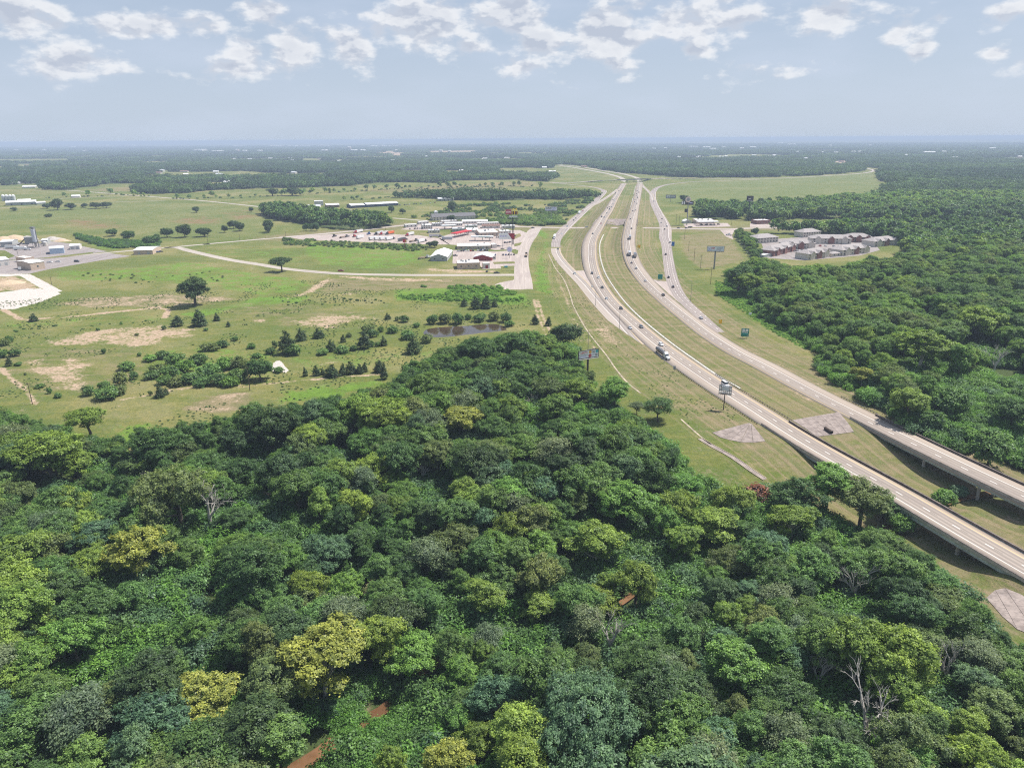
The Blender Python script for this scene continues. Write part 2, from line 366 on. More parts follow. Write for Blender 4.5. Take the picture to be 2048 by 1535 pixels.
def wood_mask(X, Y):
    """1 in woodland, 0 in open land"""
    m = poly_sd(X, Y, FAR) > 0
    hole = np.zeros(X.shape, bool)
    for P in OPEN: hole |= poly_sd(X, Y, P) > 0
    r = np.hypot(X, Y)
    n = fbm(X/560, Y/400, 5, 3); hole |= (n > np.interp(r, [1900, 3000, 6000, 20000], [0.70, 0.625, 0.575, 0.55])) & (r > 1900)
    m &= ~hole
    for k, P in WOODS.items(): m |= poly_sd(X, Y, P) > 0
    return m

# ------------------------------------------------------------------ ground sheet
ang = np.radians(np.r_[np.linspace(-78, -41, 26)[:-1], np.arange(-41, 41, 0.13), np.linspace(41, 78, 26)])
rad = [28.0]
while rad[-1] < 46000:
    r = rad[-1]; k = 0.0092 if r < 1400 else (0.012 if r < 4000 else 0.024)
    rad.append(r*(1+k))
rad = np.array(rad)
RR, AA = np.meshgrid(rad, ang, indexing='ij')
GX, GY = RR*np.sin(AA), RR*np.cos(AA)
gx, gy = GX.ravel(), GY.ravel()
gz = hmap(gx, gy)
# gentle unevenness away from the roads
rd = np.full(gx.shape, 1e9)
nearm = np.hypot(gx, gy) < 2600
for C in (LC, RC, CROSSC):
    Cc, _ = resample(C[:, :3], 20.0); d, _z = line_d(gx[nearm], gy[nearm], Cc); rd[nearm] = np.minimum(rd[nearm], d)
nr, na = RR.shape
ii = np.arange(nr*na).reshape(nr, na)
F = np.stack([ii[:-1, :-1], ii[:-1, 1:], ii[1:, 1:], ii[1:, :-1]], -1).reshape(-1, 4)[:, ::-1]
PAINT = {k: np.zeros(gx.shape) for k in ('dirt', 'lush', 'dry', 'red', 'gravel', 'floor', 'pale', 'rdist')}
def paint(k, pts, strength=1.0, soft=6.0, z=0.0, line=None):
    P = pxw(pts, z)
    x0, y0 = P[:, 0].min()-soft*2, P[:, 1].min()-soft*2; x1, y1 = P[:, 0].max()+soft*2, P[:, 1].max()+soft*2
    if line: x0 -= line; y0 -= line; x1 += line; y1 += line
    m = (gx > x0) & (gx < x1) & (gy > y0) & (gy < y1)
    if not m.any(): return
    if line: s = line - line_d(gx[m], gy[m], P)[0]
    else: s = poly_sd(gx[m], gy[m], P)
    PAINT[k][m] = np.maximum(PAINT[k][m], strength*sstep(-soft, soft, s))
wm = wood_mask(gx, gy)
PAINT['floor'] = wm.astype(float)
for P in ([(45,688),(110,680),(190,657),(260,654),(330,649),(380,654),(395,670),(340,682),(290,694),(200,690),(100,695)],
          [(40,724),(75,717),(100,732),(130,714),(170,717),(200,727),(170,747),(175,777),(130,784),(95,762),(60,742)],
          [(585,642),(640,630),(700,628),(748,636),(700,645),(650,657),(600,652)], [(500,642),(535,635),(532,647)]):
    paint('dirt', P, 0.80, 9)
for P in ([(640,589),(700,584),(735,585),(700,590),(640,593)], [(660,550),(760,554),(880,558),(890,563),(800,563),(700,558)],
          [(735,622),(770,619),(772,622)], [(630,728),(690,719),(685,724),(640,731)], [(890,562),(915,560),(905,565)], [(855,536),(960,540),(1000,541),(990,546),(900,546),(855,541)],
          [(215,812),(245,808),(240,813)]):
    paint('dirt', P, 0.75, 3.0)
paint('dirt', [(610,582),(640,562),(665,553),(648,572),(618,588),(556,603)], 0.95, 5)
for P in ([(105,608),(170,594),(250,592),(330,587),(380,588),(450,593),(475,599),(400,608),(300,614),(180,615)],):
    paint('dirt', P, 0.58, 8); paint('dry', P, 0.9, 8)
for L, wd, s in ([(0,735),(20,755),(50,778),(72,808)], 1.6, .9), ([(244,799),(330,783),(416,769),(500,772),(601,760),(690,753),(760,748)], 2.2, .75), ([(221,813),(330,796),(420,778)], 1.2, .6), \
              ([(1068,598),(1076,633),(1094,673)], 1.6, .8), ([(1075,598),(1086,633),(1104,673)], 1.6, .8), ([(5,618),(43,639),(63,639),(152,631.5),(228,624),(317,616),(338,619),(330,634)], 2.4, 1.2), \
              ([(1106,545),(1130,590),(1143,632),(1170,668),(1192,700)], 1.3, .6), ([(380,820),(470,806),(505,800)], 1.0, .3):
    paint('dirt', L, s, 1.6, line=wd)
paint('dry', [(355,818),(400,798),(450,785),(495,783),(508,797),(500,817),(440,828)], 1.0, 3); paint('dirt', [(355,818),(400,798),(450,785),(495,783),(508,797),(500,817),(440,828)], 0.5, 3)
for P, s in (([(100,542),(250,537),(380,522),(520,547),(640,561),(600,586),(500,592),(420,572),(250,562),(120,562)], .72), ([(345,628),(420,617),(520,592),(620,592),(600,607),(480,614),(400,638)], .95),
          ([(560,782),(770,757),(760,775),(640,808),(560,806)], .95), ([(210,868),(260,842),(330,838),(300,875),(240,910)], .8), ([(1060,462),(1085,457),(1097,470),(1076,510),(1062,570),(1090,592),(1108,585),(1090,530),(1097,482)], 1.0),
          ([(1425,560),(1500,580),(1560,625),(1600,660),(1655,707),(1610,698),(1540,662),(1480,618),(1430,586)], 1.1), ([(780,577),(990,571),(1060,592),(1060,612),(960,607),(790,602)], 1.0),
          ([(1128,477),(1160,472),(1163,510),(1160,540),(1135,522),(1125,502)], .7), ([(1290,480),(1318,476),(1326,515),(1328,555),(1310,558),(1292,530)], .5), ([(610,480),(700,487),(800,490),(850,500),(850,525),(760,540),(640,530),(600,505)], .75),
          ([(380,505),(480,497),(600,492),(620,520),(560,530),(480,520)], .5), ([(1690,530),(1735,512),(1745,521),(1650,536),(1640,530)], 1.0), ([(560,715),(720,690),(850,690),(900,700),(800,735),(620,745)], .5), ([(0,640),(330,628),(340,640),(0,660)], .55),
          ([(270,700),(400,690),(560,705),(560,770),(430,772),(300,768)], .6), ([(150,470),(215,478),(250,500),(200,498),(160,480)], .9)):
    paint('lush', P, s, 9)
for P in ([(1358,470),(1440,463),(1466,480),(1492,520),(1450,532),(1400,537),(1368,512)],): paint('dry', P, .85, 5)
for P, s_ in (([(0,692),(300,692),(290,785),(60,795),(0,745)], .55), ([(640,556),(1000,556),(990,573),(640,587)], .85), ([(400,602),(620,604),(760,620),(700,662),(500,652)], .5), ([(1110,560),(1160,620),(1300,745),(1480,840),(1380,860),(1260,780),(1150,660)], .6), ([(60,430),(350,410),(520,425),(500,470),(330,485),(200,465)], .25)): paint('dry', P, s_, 14)
for P in ([(115,440),(150,438),(250,445),(240,457),(180,455)], [(345,440),(400,432),(440,438),(430,448),(370,447)], [(450,425),(520,418),(520,430),(470,440)]): paint('red', P, 1.25, 22)
for P in ([(700,382),(830,374),(900,369),(1040,362),(1095,368),(1000,378),(800,386)], [(160,379),(275,373),(280,382),(200,384)]): paint('red', P, .35, 30); paint('dry', P, .7, 30)
paint('gravel', [(-90,590),(0,584),(60,577),(100,578),(121,587),(80,604),(30,617),(-90,624)], 1.0, 2.2)
paint('gravel', [(541,742),(548,724),(560,720),(578,740),(572,745)], 0.9, 1.5)
paint('dirt', [(-90,556),(0,553),(30,552),(75,569),(80,577),(40,581),(-90,588)], .9, 5); paint('gravel', [(-90,548),(60,547),(104,570),(127,582),(108,585),(75,574),(40,552),(-90,556)], .75, 3)
paint('dirt', [(718,307.5),(760,303.2),(790,302.5),(832,311),(800,312.5),(760,306.5)], 1.3, 20); paint('dirt', [(848,302),(955,300.8),(958,303.4),(850,304)], 1.3, 20)
paint('dirt', [(1652,327),(1665,322),(1702,321),(1702,326),(1670,328)], 1.1, 12); paint('dirt', [(1735,338),(1772,338),(1778,342),(1750,343)], 1.0, 8)
paint('pale', [(-300,425),(0,422),(300,404),(520,420),(520,470),(330,480),(100,440),(-300,440)], .8, 40); paint('pale', [(1310,372),(1500,360),(1740,348),(1760,372),(1700,398),(1480,412),(1330,400)], .9, 25)
paint('dirt', [(1175,655),(1205,640),(1235,665),(1262,698),(1225,692),(1190,672)], .5, 6)
paint('dirt', [(1835,858),(1860,800),(1900,770),(2048,760),(2500,780),(2500,980),(2048,903),(1950,890)], .55, 6)
# roadside: mown, drier grass near the carriageways
PAINT['dry'] = np.maximum(PAINT['dry'], 0.80*(1-sstep(22, 48, rd)) * (gy < 1500) * (PAINT['floor'] < .5))
PAINT['dirt'] = np.maximum(PAINT['dirt'], 0.42*(1-sstep(7.5, 16, rd)) * (gy < 900) * (gy > 120) * (0.4+0.6*vnoise(gx/30, gy/30, 3)))
PAINT['rdist'] = np.minimum(rd, 400.0)
CLEAR = [np.array([ground_at(x, y) for x, y in p]) for p in ([(488,968),(566,980),(572,1014),(505,1016)], [(585,1026),(668,1032),(672,1052),(596,1050)], [(262,918),(316,926),(310,956),(268,952)], [(915,1200),(945,1196),(950,1226),(922,1230)], [(350,1150),(385,1140),(392,1170),(360,1175)])]
for P in CLEAR:
    m = (np.abs(gx-P[:, 0].mean()) < 60) & (np.abs(gy-P[:, 1].mean()) < 60); s_ = sstep(-2.5, 2.5, poly_sd(gx[m], gy[m], P)); PAINT['floor'][m] *= 1-s_; PAINT['dry'][m] = np.maximum(PAINT['dry'][m], .55*s_); PAINT['dirt'][m] = np.maximum(PAINT['dirt'][m], .48*s_)
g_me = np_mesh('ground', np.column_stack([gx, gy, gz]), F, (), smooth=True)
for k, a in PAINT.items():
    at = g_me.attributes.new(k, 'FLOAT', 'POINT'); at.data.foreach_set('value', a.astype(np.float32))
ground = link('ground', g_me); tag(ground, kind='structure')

# ------------------------------------------------------------------ materials
def new_mat(name):
    m = bpy.data.materials.new(name); m.use_nodes = True; t = m.node_tree; t.nodes.clear()
    b = NB(t); out = t.nodes.new('ShaderNodeOutputMaterial'); return m, b, out
def bsdf(b, out, color, rough=0.8, spec=0.3, metal=0.0, normal=None):
    p = b.n('ShaderNodeBsdfPrincipled'); b.put(p.inputs['Base Color'], (*color, 1) if isinstance(color, tuple) and len(color) == 3 else color)
    b.put(p.inputs['Roughness'], rough); b.put(p.inputs['Specular IOR Level'], spec); b.put(p.inputs['Metallic'], metal)
    if normal is not None: b.put(p.inputs['Normal'], normal)
    b.t.links.new(p.outputs[0], out.inputs[0]); return p
def obj_co(b): return b.n('ShaderNodeTexCoord').outputs['Object']
def bump(b, h, dist=0.1, strength=0.5):
    nd = b.n('ShaderNodeBump'); b.put(nd.inputs['Height'], h); nd.inputs['Distance'].default_value = dist; nd.inputs['Strength'].default_value = strength; return nd.outputs[0]
def plain(name, color, rough=0.7, spec=0.3, metal=0.0, var=0.12, scale=0.8):
    """a plain colour with worn, uneven tone"""
    m, b, out = new_mat(name); co = obj_co(b)
    n = b.noise(co, scale, 5.0, 0.6)
    c = b.mix(b.ramp(n, 0.3, 0.75), tuple(x*(1-var) for x in color), tuple(min(1, x*(1+var)) for x in color))
    bsdf(b, out, c, rough, spec, metal); return m
M = {}
def grass_mat():
    m, b, out = new_mat('meadow'); co = obj_co(b)
    big = b.noise(co, 0.010, 6.0, 0.62); mid = b.noise(co, 0.075, 6.0, 0.66); fine = b.noise(co, 0.45, 6.0, 0.70); tiny = b.noise(co, 2.2, 4.0, 0.7)
    strk = b.noise(b.v('MULTIPLY', co, (0.060, 0.13, 1)), 1.0, 6.0, 0.68)
    at = {k: b.attr(k).outputs['Fac'] for k in ('dirt', 'lush', 'dry', 'red', 'gravel', 'floor', 'pale')}
    rds = b.attr('rdist').outputs['Fac']; mow = b.noise(b.xyz(b.m('MULTIPLY', rds, 0.55), b.m('MULTIPLY', big, 3.0)), 1.0, 3.0, 0.6, dim='2D')      # mowing lines follow the road
    verge = b.ramp(rds, 55.0, 25.0)
    def j(a, **amp):                                   # attribute broken up by noise
        for k, v in amp.items(): a = b.m('ADD', a, b.m('MULTIPLY', b.m('SUBTRACT', {'big': big, 'mid': mid, 'fine': fine, 'strk': strk, 'tiny': tiny}[k], 0.5), v))
        return a
    c = b.mix(b.ramp(j(0.5, big=1.0, strk=0.8), 0.30, 0.70), (0.118, 0.152, 0.035), (0.225, 0.208, 0.070))
    c = b.mix(b.ramp(j(0.45, mid=1.8, fine=1.6), 0.38, 0.66, 0, 0.85), c, (0.090, 0.142, 0.031))
    c = b.mix(b.ramp(j(0.38, mid=1.4, fine=2.2), 0.45, 0.70, 0, 0.65), c, (0.262, 0.232, 0.122))
    c = b.mix(b.ramp(j(0.5, big=1.6, mid=0.5), 0.46, 0.72, 0, 0.55), c, (0.285, 0.245, 0.120))
    c = b.mix(b.m('MULTIPLY', at['pale'], 0.75), c, b.mix(b.ramp(strk, 0.35, 0.65), (0.116, 0.158, 0.046), (0.192, 0.206, 0.076)))
    c = b.mix(b.ramp(j(at['lush'], mid=2.0, fine=1.3), 0.45, 0.95), c, b.mix(b.ramp(j(0.5, fine=1.4, mid=0.8), 0.25, 0.75), (0.078, 0.150, 0.024), (0.178, 0.282, 0.045)))
    c = b.mix(b.ramp(j(at['dry'], mid=1.4, strk=1.6, fine=0.9), 0.25, 1.05), c, b.mix(b.ramp(j(0.5, strk=1.2, fine=1.0), 0.25, 0.75), (0.172, 0.160, 0.078), (0.275, 0.218, 0.128)))
    c = b.mix(b.m('MULTIPLY', verge, b.ramp(mow, 0.50, 0.66, 0, 0.55)), c, (0.120, 0.150, 0.048)); c = b.mix(b.m('MULTIPLY', verge, b.ramp(mow, 0.46, 0.34, 0, 0.55)), c, (0.300, 0.225, 0.150))
    c = b.mix(b.m('MULTIPLY', at['red'], b.ramp(j(0.5, big=1.2, strk=1.4, mid=.8), 0.30, 0.75)), c, (0.240, 0.160, 0.085))
    c = b.mix(b.ramp(j(0.5, tiny=0.8, fine=0.9), 0.35, 0.75), c, b.mix(1.0, c, (0.66, 0.70, 0.60), 'MULTIPLY'))
    c = b.mix(b.ramp(j(at['dirt'], mid=2.0, fine=1.9, strk=0.8), 0.46, 0.92), c, b.mix(b.ramp(j(0.5, fine=1.2, tiny=0.5), 0.2, 0.8), (0.285, 0.205, 0.132), (0.490, 0.372, 0.268)))
    c = b.mix(b.ramp(j(at['gravel'], fine=0.9, mid=0.5), 0.42, 0.52), c, b.mix(b.ramp(j(0.5, fine=1.6, tiny=1.0), 0.55, 0.85), (0.540, 0.490, 0.445), (0.250, 0.225, 0.195)))
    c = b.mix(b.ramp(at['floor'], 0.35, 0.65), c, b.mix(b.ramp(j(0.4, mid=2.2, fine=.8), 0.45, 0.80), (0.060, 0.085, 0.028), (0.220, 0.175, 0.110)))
    bsdf(b, out, c, 0.95, 0.1, normal=bump(b, b.m('ADD', tiny, b.m('MULTIPLY', fine, 3.0)), 0.45, 0.7)); return m
M['meadow'] = grass_mat()
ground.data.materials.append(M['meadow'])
def concrete_road(name, base=(0.325, 0.276, 0.236), lanes=None, tone=0.12):
    """paving with UV in metres: x from the median edge, y along; lanes = (yellow, [dashes], white) offsets"""
    m, b, out = new_mat(name)
    uv = b.n('ShaderNodeUVMap', uv_map='m').outputs[0]; u, v, _ = b.sep(uv); co = obj_co(b)
    lng = b.noise(b.xyz(b.m('MULTIPLY', u, 0.9), b.m('MULTIPLY', v, 0.012)), 1.0, 4.0, 0.6, dim='2D')
    pat = b.noise(b.xyz(b.m('MULTIPLY', u, 0.15), b.m('MULTIPLY', v, 0.02)), 1.0, 2.0, 0.5, dim='2D')
    fine = b.noise(co, 1.6, 5.0, 0.7)
    c = b.mix(b.ramp(lng, 0.3, 0.7), tuple(x*(1-tone) for x in base), tuple(x*(1+tone) for x in base))
    c = b.mix(b.ramp(pat, 0.50, 0.62, 0, 0.6), c, (base[0]*0.82, base[1]*0.80, base[2]*0.82))
    c = b.mix(b.m('MULTIPLY', b.ramp(fine, 0.5, 0.8), 0.35), c, tuple(x*0.72 for x in base))
    jv = b.m('ABSOLUTE', b.m('SUBTRACT', b.m('FRACT', b.m('MULTIPLY', v, 1/4.6)), 0.5))
    c = b.mix(b.ramp(jv, 0.485, 0.497, 0, 0.30), c, tuple(x*0.55 for x in base))
    if lanes:
        yel, dash, wht, lw = lanes
        def stripe(u0, w_): return b.ramp(b.m('ABSOLUTE', b.m('SUBTRACT', u, u0)), w_*0.5, w_*0.5+0.05, 1.0, 0.0)
        for k in range(len(dash)+1):                                   # tyre-darkened wheel tracks in each lane
            for off in (0.95, 2.75):
                a = (yel if k == 0 else dash[k-1]) + off
                c = b.mix(b.m('MULTIPLY', b.ramp(b.m('ABSOLUTE', b.m('SUBTRACT', u, a)), 0.1, 0.80, 0.75, 0.0), b.ramp(lng, 0.2, 0.6, 0.5, 1.0)), c, tuple(x*0.60 for x in base))
        if yel > 0: c = b.mix(b.m('MULTIPLY', b.m('LESS_THAN', u, yel), 0.55), c, (base[0]*1.12, base[1]*1.05, base[2]*0.90))
        c = b.mix(b.m('MULTIPLY', b.m('GREATER_THAN', u, wht), 0.40), c, (base[0]*1.06, base[1]*1.02, base[2]*0.94))
        if yel > 0: c = b.mix(b.m('MULTIPLY', stripe(yel, lw), 0.85), c, (0.66, 0.47, 0.20))
        on = b.m('LESS_THAN', b.m('FRACT', b.m('MULTIPLY', v, 1/12.19)), 0.25)
        onb = b.m('LESS_THAN', b.m('ABSOLUTE', b.m('SUBTRACT', b.m('FRACT', b.m('MULTIPLY', v, 1/12.19)), 0.375)), 0.125)
        for d in dash:
            c = b.mix(b.m('MULTIPLY', b.m('MULTIPLY', stripe(d, lw), onb), 0.55), c, (0.06, 0.055, 0.05))
            c = b.mix(b.m('MULTIPLY', b.m('MULTIPLY', stripe(d, lw), on), 0.9), c, (0.80, 0.78, 0.74))
        c = b.mix(b.m('MULTIPLY', stripe(wht, lw), 0.9), c, (0.74, 0.72, 0.68))
    bsdf(b, out, c, 0.85, 0.25, normal=bump(b, fine, 0.02, 0.3)); return m
M['highway'] = concrete_road('highway_concrete', lanes=(2.0, [5.7], 9.4, 0.19))
M['ramp'] = concrete_road('ramp_concrete', base=(0.345, 0.300, 0.265), lanes=(1.2, [], 5.2, 0.22))
M['frontage'] = concrete_road('frontage_concrete', base=(0.330, 0.282, 0.255), lanes=(0.0, [4.0, 8.0], 12.2, 0.22))
M['street'] = concrete_road('street_concrete', base=(0.385, 0.330, 0.292))
M['country'] = concrete_road('country_road', base=(0.385, 0.340, 0.290), tone=0.08)
M['lot'] = concrete_road('lot_concrete', base=(0.385, 0.322, 0.288), tone=0.10)
M['yard'] = concrete_road('yard_concrete', base=(0.275, 0.242, 0.228), tone=0.16)
M['mow'] = plain('pale_concrete', (0.56, 0.53, 0.47), 0.85, var=0.10, scale=0.3)
def stained_concrete():
    m, b, out = new_mat('weathered_slab'); co = obj_co(b)
    n = b.noise(co, 0.35, 5.0, 0.65); st = b.noise(b.v('MULTIPLY', co, (1.5, 1.5, 0.15)), 0.8, 4.0, 0.6)
    c = b.mix(b.ramp(n, 0.3, 0.7), (0.185, 0.152, 0.136), (0.330, 0.275, 0.245)); c = b.mix(b.ramp(st, 0.5, 0.75, 0, 0.6), c, (0.110, 0.092, 0.088))
    bsdf(b, out, c, 0.9, 0.2, normal=bump(b, n, 0.05, 0.5)); return m
M['ditch'] = plain('worn_ditch_concrete', (0.36, 0.30, 0.22), 0.9, var=0.4, scale=0.25)
M['slab'] = stained_concrete()
M['conc'] = plain('grey_concrete', (0.46, 0.42, 0.37), 0.88, var=0.22, scale=0.5)
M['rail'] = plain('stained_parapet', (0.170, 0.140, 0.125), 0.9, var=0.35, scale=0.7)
M['girder'] = plain('painted_girder', (0.450, 0.490, 0.440), 0.6, var=0.18, scale=0.35)
M['steel'] = plain('galvanised_steel', (0.30, 0.30, 0.30), 0.5, 0.5, 0.5)
M['rust'] = plain('weathered_steel', (0.085, 0.062, 0.050), 0.85, var=0.3)
def water_mat(name, deep, rough=0.06, mud=None):
    m, b, out = new_mat(name); co = obj_co(b)
    n = b.noise(co, 0.6, 3.0, 0.5); big = b.noise(co, 0.09, 4.0, 0.6)
    c = b.mix(b.ramp(big, 0.4, 0.65), deep, mud or tuple(x*1.5 for x in deep))
    bsdf(b, out, c, rough, 0.6, normal=bump(b, n, 0.02, 0.25)); return m
M['pond'] = water_mat('pond_water', (0.050, 0.036, 0.024), 0.05)
M['creek'] = water_mat('creek_water', (0.130, 0.068, 0.034), 0.16, (0.215, 0.118, 0.062))
def leaf_mat(name, by):
    """foliage: colour from the object (by='object') or picked per plant (a list of colours)"""
    m, b, out = new_mat(name)
    info = b.n('ShaderNodeObjectInfo'); geo = b.n('ShaderNodeNewGeometry')
    if by == 'object': c = info.outputs['Color']
    else:
        rp = b.n('ShaderNodeValToRGB'); rp.color_ramp.interpolation = 'LINEAR'
        els = rp.color_ramp.elements
        while len(els) < len(by): els.new(0.5)
        for i, cc in enumerate(by): els[i].position = i/(len(by)-1); els[i].color = (*cc, 1)
        b.put(rp.inputs[0], info.outputs['Random']); c = rp.outputs[0]
    if by != 'object':                                  # stands of slightly different growth
        nz = b.noise(info.outputs['Location'], 0.0016, 4.0, 0.6); c = b.mix(1.0, c, b.mix(b.ramp(nz, 0.35, 0.65), (0.66, 0.72, 0.80), (1.40, 1.32, 1.12)), 'MULTIPLY')
    isl = geo.outputs['Random Per Island']
    c = b.mix(1.0, c, b.mix(isl, (0.62, 0.66, 0.60), (1.35, 1.30, 1.15)), 'MULTIPLY')
    cl = b.attr('tone').outputs['Fac']
    c = b.mix(1.0, c, b.mix(cl, (0.58, 0.63, 0.68), (1.42, 1.36, 1.18)), 'MULTIPLY')
    d = b.n('ShaderNodeBsdfDiffuse'); b.put(d.inputs[0], c)
    tr = b.n('ShaderNodeBsdfTranslucent'); b.put(tr.inputs[0], b.mix(1.0, c, (1.15, 1.25, 0.55), 'MULTIPLY'))
    g = b.n('ShaderNodeBsdfGlossy'); g.inputs['Roughness'].default_value = 0.45; b.put(g.inputs[0], (0.9, 0.95, 1.0, 1))
    s1 = b.n('ShaderNodeMixShader'); s1.inputs[0].default_value = 0.34; b.t.links.new(d.outputs[0], s1.inputs[1]); b.t.links.new(tr.outputs[0], s1.inputs[2])
    s2 = b.n('ShaderNodeMixShader'); s2.inputs[0].default_value = 0.014; b.t.links.new(s1.outputs[0], s2.inputs[1]); b.t.links.new(g.outputs[0], s2.inputs[2])
    b.t.links.new(s2.outputs[0], out.inputs[0]); return m
GREENS = dict(dark=(0.078, 0.128, 0.058), deep=(0.098, 0.176, 0.066), mid=(0.132, 0.230, 0.078), fresh=(0.162, 0.292, 0.078), blue=(0.120, 0.210, 0.125), olive=(0.160, 0.210, 0.084),
              lime=(0.215, 0.308, 0.074), yellow=(0.310, 0.340, 0.090), red=(0.240, 0.110, 0.080), vine=(0.165, 0.330, 0.068), grey=(0.160, 0.212, 0.130), cedar=(0.066, 0.106, 0.052))
M['leaf'] = leaf_mat('foliage', 'object')
M['leaf_wood'] = leaf_mat('woodland_foliage', [GREENS[k] for k in ('deep', 'mid', 'fresh', 'olive', 'mid', 'lime', 'mid', 'deep', 'fresh', 'lime')])
M['leaf_far'] = leaf_mat('far_foliage', [tuple(0.82*x for x in GREENS[k]) for k in ('dark', 'deep', 'blue', 'mid', 'dark', 'deep')])
M['leaf_under'] = leaf_mat('undergrowth_foliage', [GREENS[k] for k in ('vine', 'fresh', 'mid', 'blue', 'vine', 'mid')])
M['leaf_scrub'] = leaf_mat('scrub_foliage', [GREENS[k] for k in ('mid', 'olive', 'fresh', 'grey', 'deep', 'mid')])
def bark(name, col):
    m, b, out = new_mat(name); co = obj_co(b); n = b.noise(b.v('MULTIPLY', co, (3, 3, 0.6)), 1.4, 4.0, 0.6)
    bsdf(b, out, b.mix(n, tuple(x*0.6 for x in col), tuple(x*1.35 for x in col)), 0.95, 0.1); return m
M['bark'] = bark('bark', (0.105, 0.085, 0.065)); M['white_bark'] = bark('pale_bark', (0.46, 0.42, 0.36)); M['dead'] = bark('dead_wood', (0.42, 0.39, 0.35))

# ------------------------------------------------------------------ ribbons and sweeps along a centre line
def frames(C):
    T = np.gradient(C[:, :2], axis=0); T /= np.linalg.norm(T, axis=1)[:, None]+1e-9
    return T, np.column_stack([-T[:, 1], T[:, 0]])
def ribbon(name, C, mat, med=0, lift=0.06, skirt=0.0, drape=False, parent=None, kind='structure'):
    """paved strip; C rows are x, y, z, width. med=+1/-1: side of the median edge (UV x starts there)"""
    C = np.asarray(C, float); T, N = frames(C); n = len(C); W = C[:, 3]
    L = np.r_[0, np.cumsum(np.linalg.norm(np.diff(C[:, :2], axis=0), axis=1))]
    cols = np.linspace(-0.5, 0.5, 5); V, UV = [], []
    for k in cols:
        p = C[:, :2] + N*(W*k)[:, None]; z = C[:, 2] + lift
        if drape: z = hmap(p[:, 0], p[:, 1]) + lift
        V.append(np.column_stack([p, z])); UV.append(np.column_stack([W*(0.5-k) if med > 0 else W*(0.5+k), L]))
    if skirt:
        for k in (0, 4):
            q = V[k].copy(); q[:, 2] -= skirt
            (V.insert(0, q), UV.insert(0, UV[0])) if k == 0 else (V.append(q), UV.append(UV[-1]))
    m = len(V); P = np.stack(V, 1).reshape(-1, 3); U = np.stack(UV, 1).reshape(-1, 2)
    ii = np.arange(n*m).reshape(n, m)
    Fc = np.stack([ii[:-1, :-1], ii[:-1, 1:], ii[1:, 1:], ii[1:, :-1]], -1).reshape(-1, 4)
    # faces must look up
    a, b_, c_ = P[Fc[len(Fc)//2][0]], P[Fc[len(Fc)//2][1]], P[Fc[len(Fc)//2][2]]
    if np.cross(b_-a, c_-a)[2] < 0: Fc = Fc[:, ::-1]
    me = np_mesh(name, P, Fc, [mat]); uvl = me.uv_layers.new(name='m'); uvl.data.foreach_set('uv', U[Fc.ravel()].astype(np.float32).ravel())
    o = link(name, me, parent)
    if kind: tag(o, kind=kind)
    return o
def sweep(name, C, prof, mat, parent=None, lift=0.0, drape=False, cap=True):
    """closed profile [(side, up)] carried along a centre line"""
    C = np.asarray(C, float); T, N = frames(C); n = len(C); m = len(prof); V = []
    for (s_, u_) in prof:
        p = C[:, :2] + N*s_; z = C[:, 2] + u_ + lift
        if drape: z = hmap(C[:, 0], C[:, 1]) + u_ + lift
        V.append(np.column_stack([p, z]))
    P = np.stack(V, 1).reshape(-1, 3); ii = np.arange(n*m).reshape(n, m); jj = np.roll(ii, -1, axis=1)
    F4 = np.stack([ii[:-1], jj[:-1], jj[1:], ii[1:]], -1).reshape(-1, 4)
    me = bpy.data.meshes.new(name)
    fs = [tuple(f) for f in F4.tolist()]
    if cap: fs += [tuple(ii[0].tolist()[::-1]), tuple(ii[-1].tolist())]
    me.from_pydata(P.tolist(), [], fs); me.materials.append(mat); me.update()
    bm = bmesh.new(); bm.from_mesh(me); bmesh.ops.recalc_face_normals(bm, faces=bm.faces); bm.to_mesh(me); bm.free()
    return link(name, me, parent)
def rect(s0, s1, z0, z1): return [(s0, z0), (s1, z0), (s1, z1), (s0, z1)]
def line_px(pts, wd, ds=6.0, n=8, zf=None):
    """centre line from pixels; each pt (x, y[, width])"""
    Q = np.array([[*at_z(p[0], p[1], zf(p[1]) if zf else 0.0), p[2] if len(p) > 2 else wd] for p in pts])
    C, _ = resample(catmull(Q, n), ds); return C
def sheet(name, pts, mat, z=0.03):
    P = pxw(pts); P[:, 2] = z
    me = bpy.data.meshes.new(name); me.from_pydata(P.tolist(), [], [tuple(range(len(P)))]); me.materials.append(mat)
    if me.polygons[0].normal.z < 0: me.flip_normals()
    uvl = me.uv_layers.new(name='m')
    for lp in me.loops: uvl.data[lp.index].uv = P[lp.vertex_index][:2]
    me.update(); return tag(link(name, me), kind='structure')

hw_l = ribbon('highway', LC, M['highway'], med=+1, lift=0.08, skirt=0.9); hw_l['label'] = 'left carriageway of the concrete highway'
hw_r = ribbon('highway', RC, M['highway'], med=-1, lift=0.08, skirt=0.9); hw_r['label'] = 'right carriageway of the concrete highway'
FARL = line_px([(1242,366),(1247,360),(1240,354.5),(1225,350),(1208,346),(1169,338.8),(1140,334),(1118,331)], 15, 20)
FARR = line_px([(1280,366),(1279,360),(1273,355.5),(1257,350.5),(1237.7,346.3),(1208,341.8),(1169,335),(1140,331.5),(1118,329.5)], 15, 20)
ribbon('highway', FARL, M['country'], lift=0.1); ribbon('highway', FARR, M['country'], lift=0.1)
onr = centre(edge([(1101.5,488),(1104,500),(1116,521),(1136.6,543),(1158.6,566.7),(1187.9,601.8),(1217,634),(1246.5,660.4),(1288,692)]), edge([(1121.5,488),(1121.8,500),(1128,514),(1149.8,543),(1172,566),(1199,598),(1227,628),(1257,657),(1292,690)]))
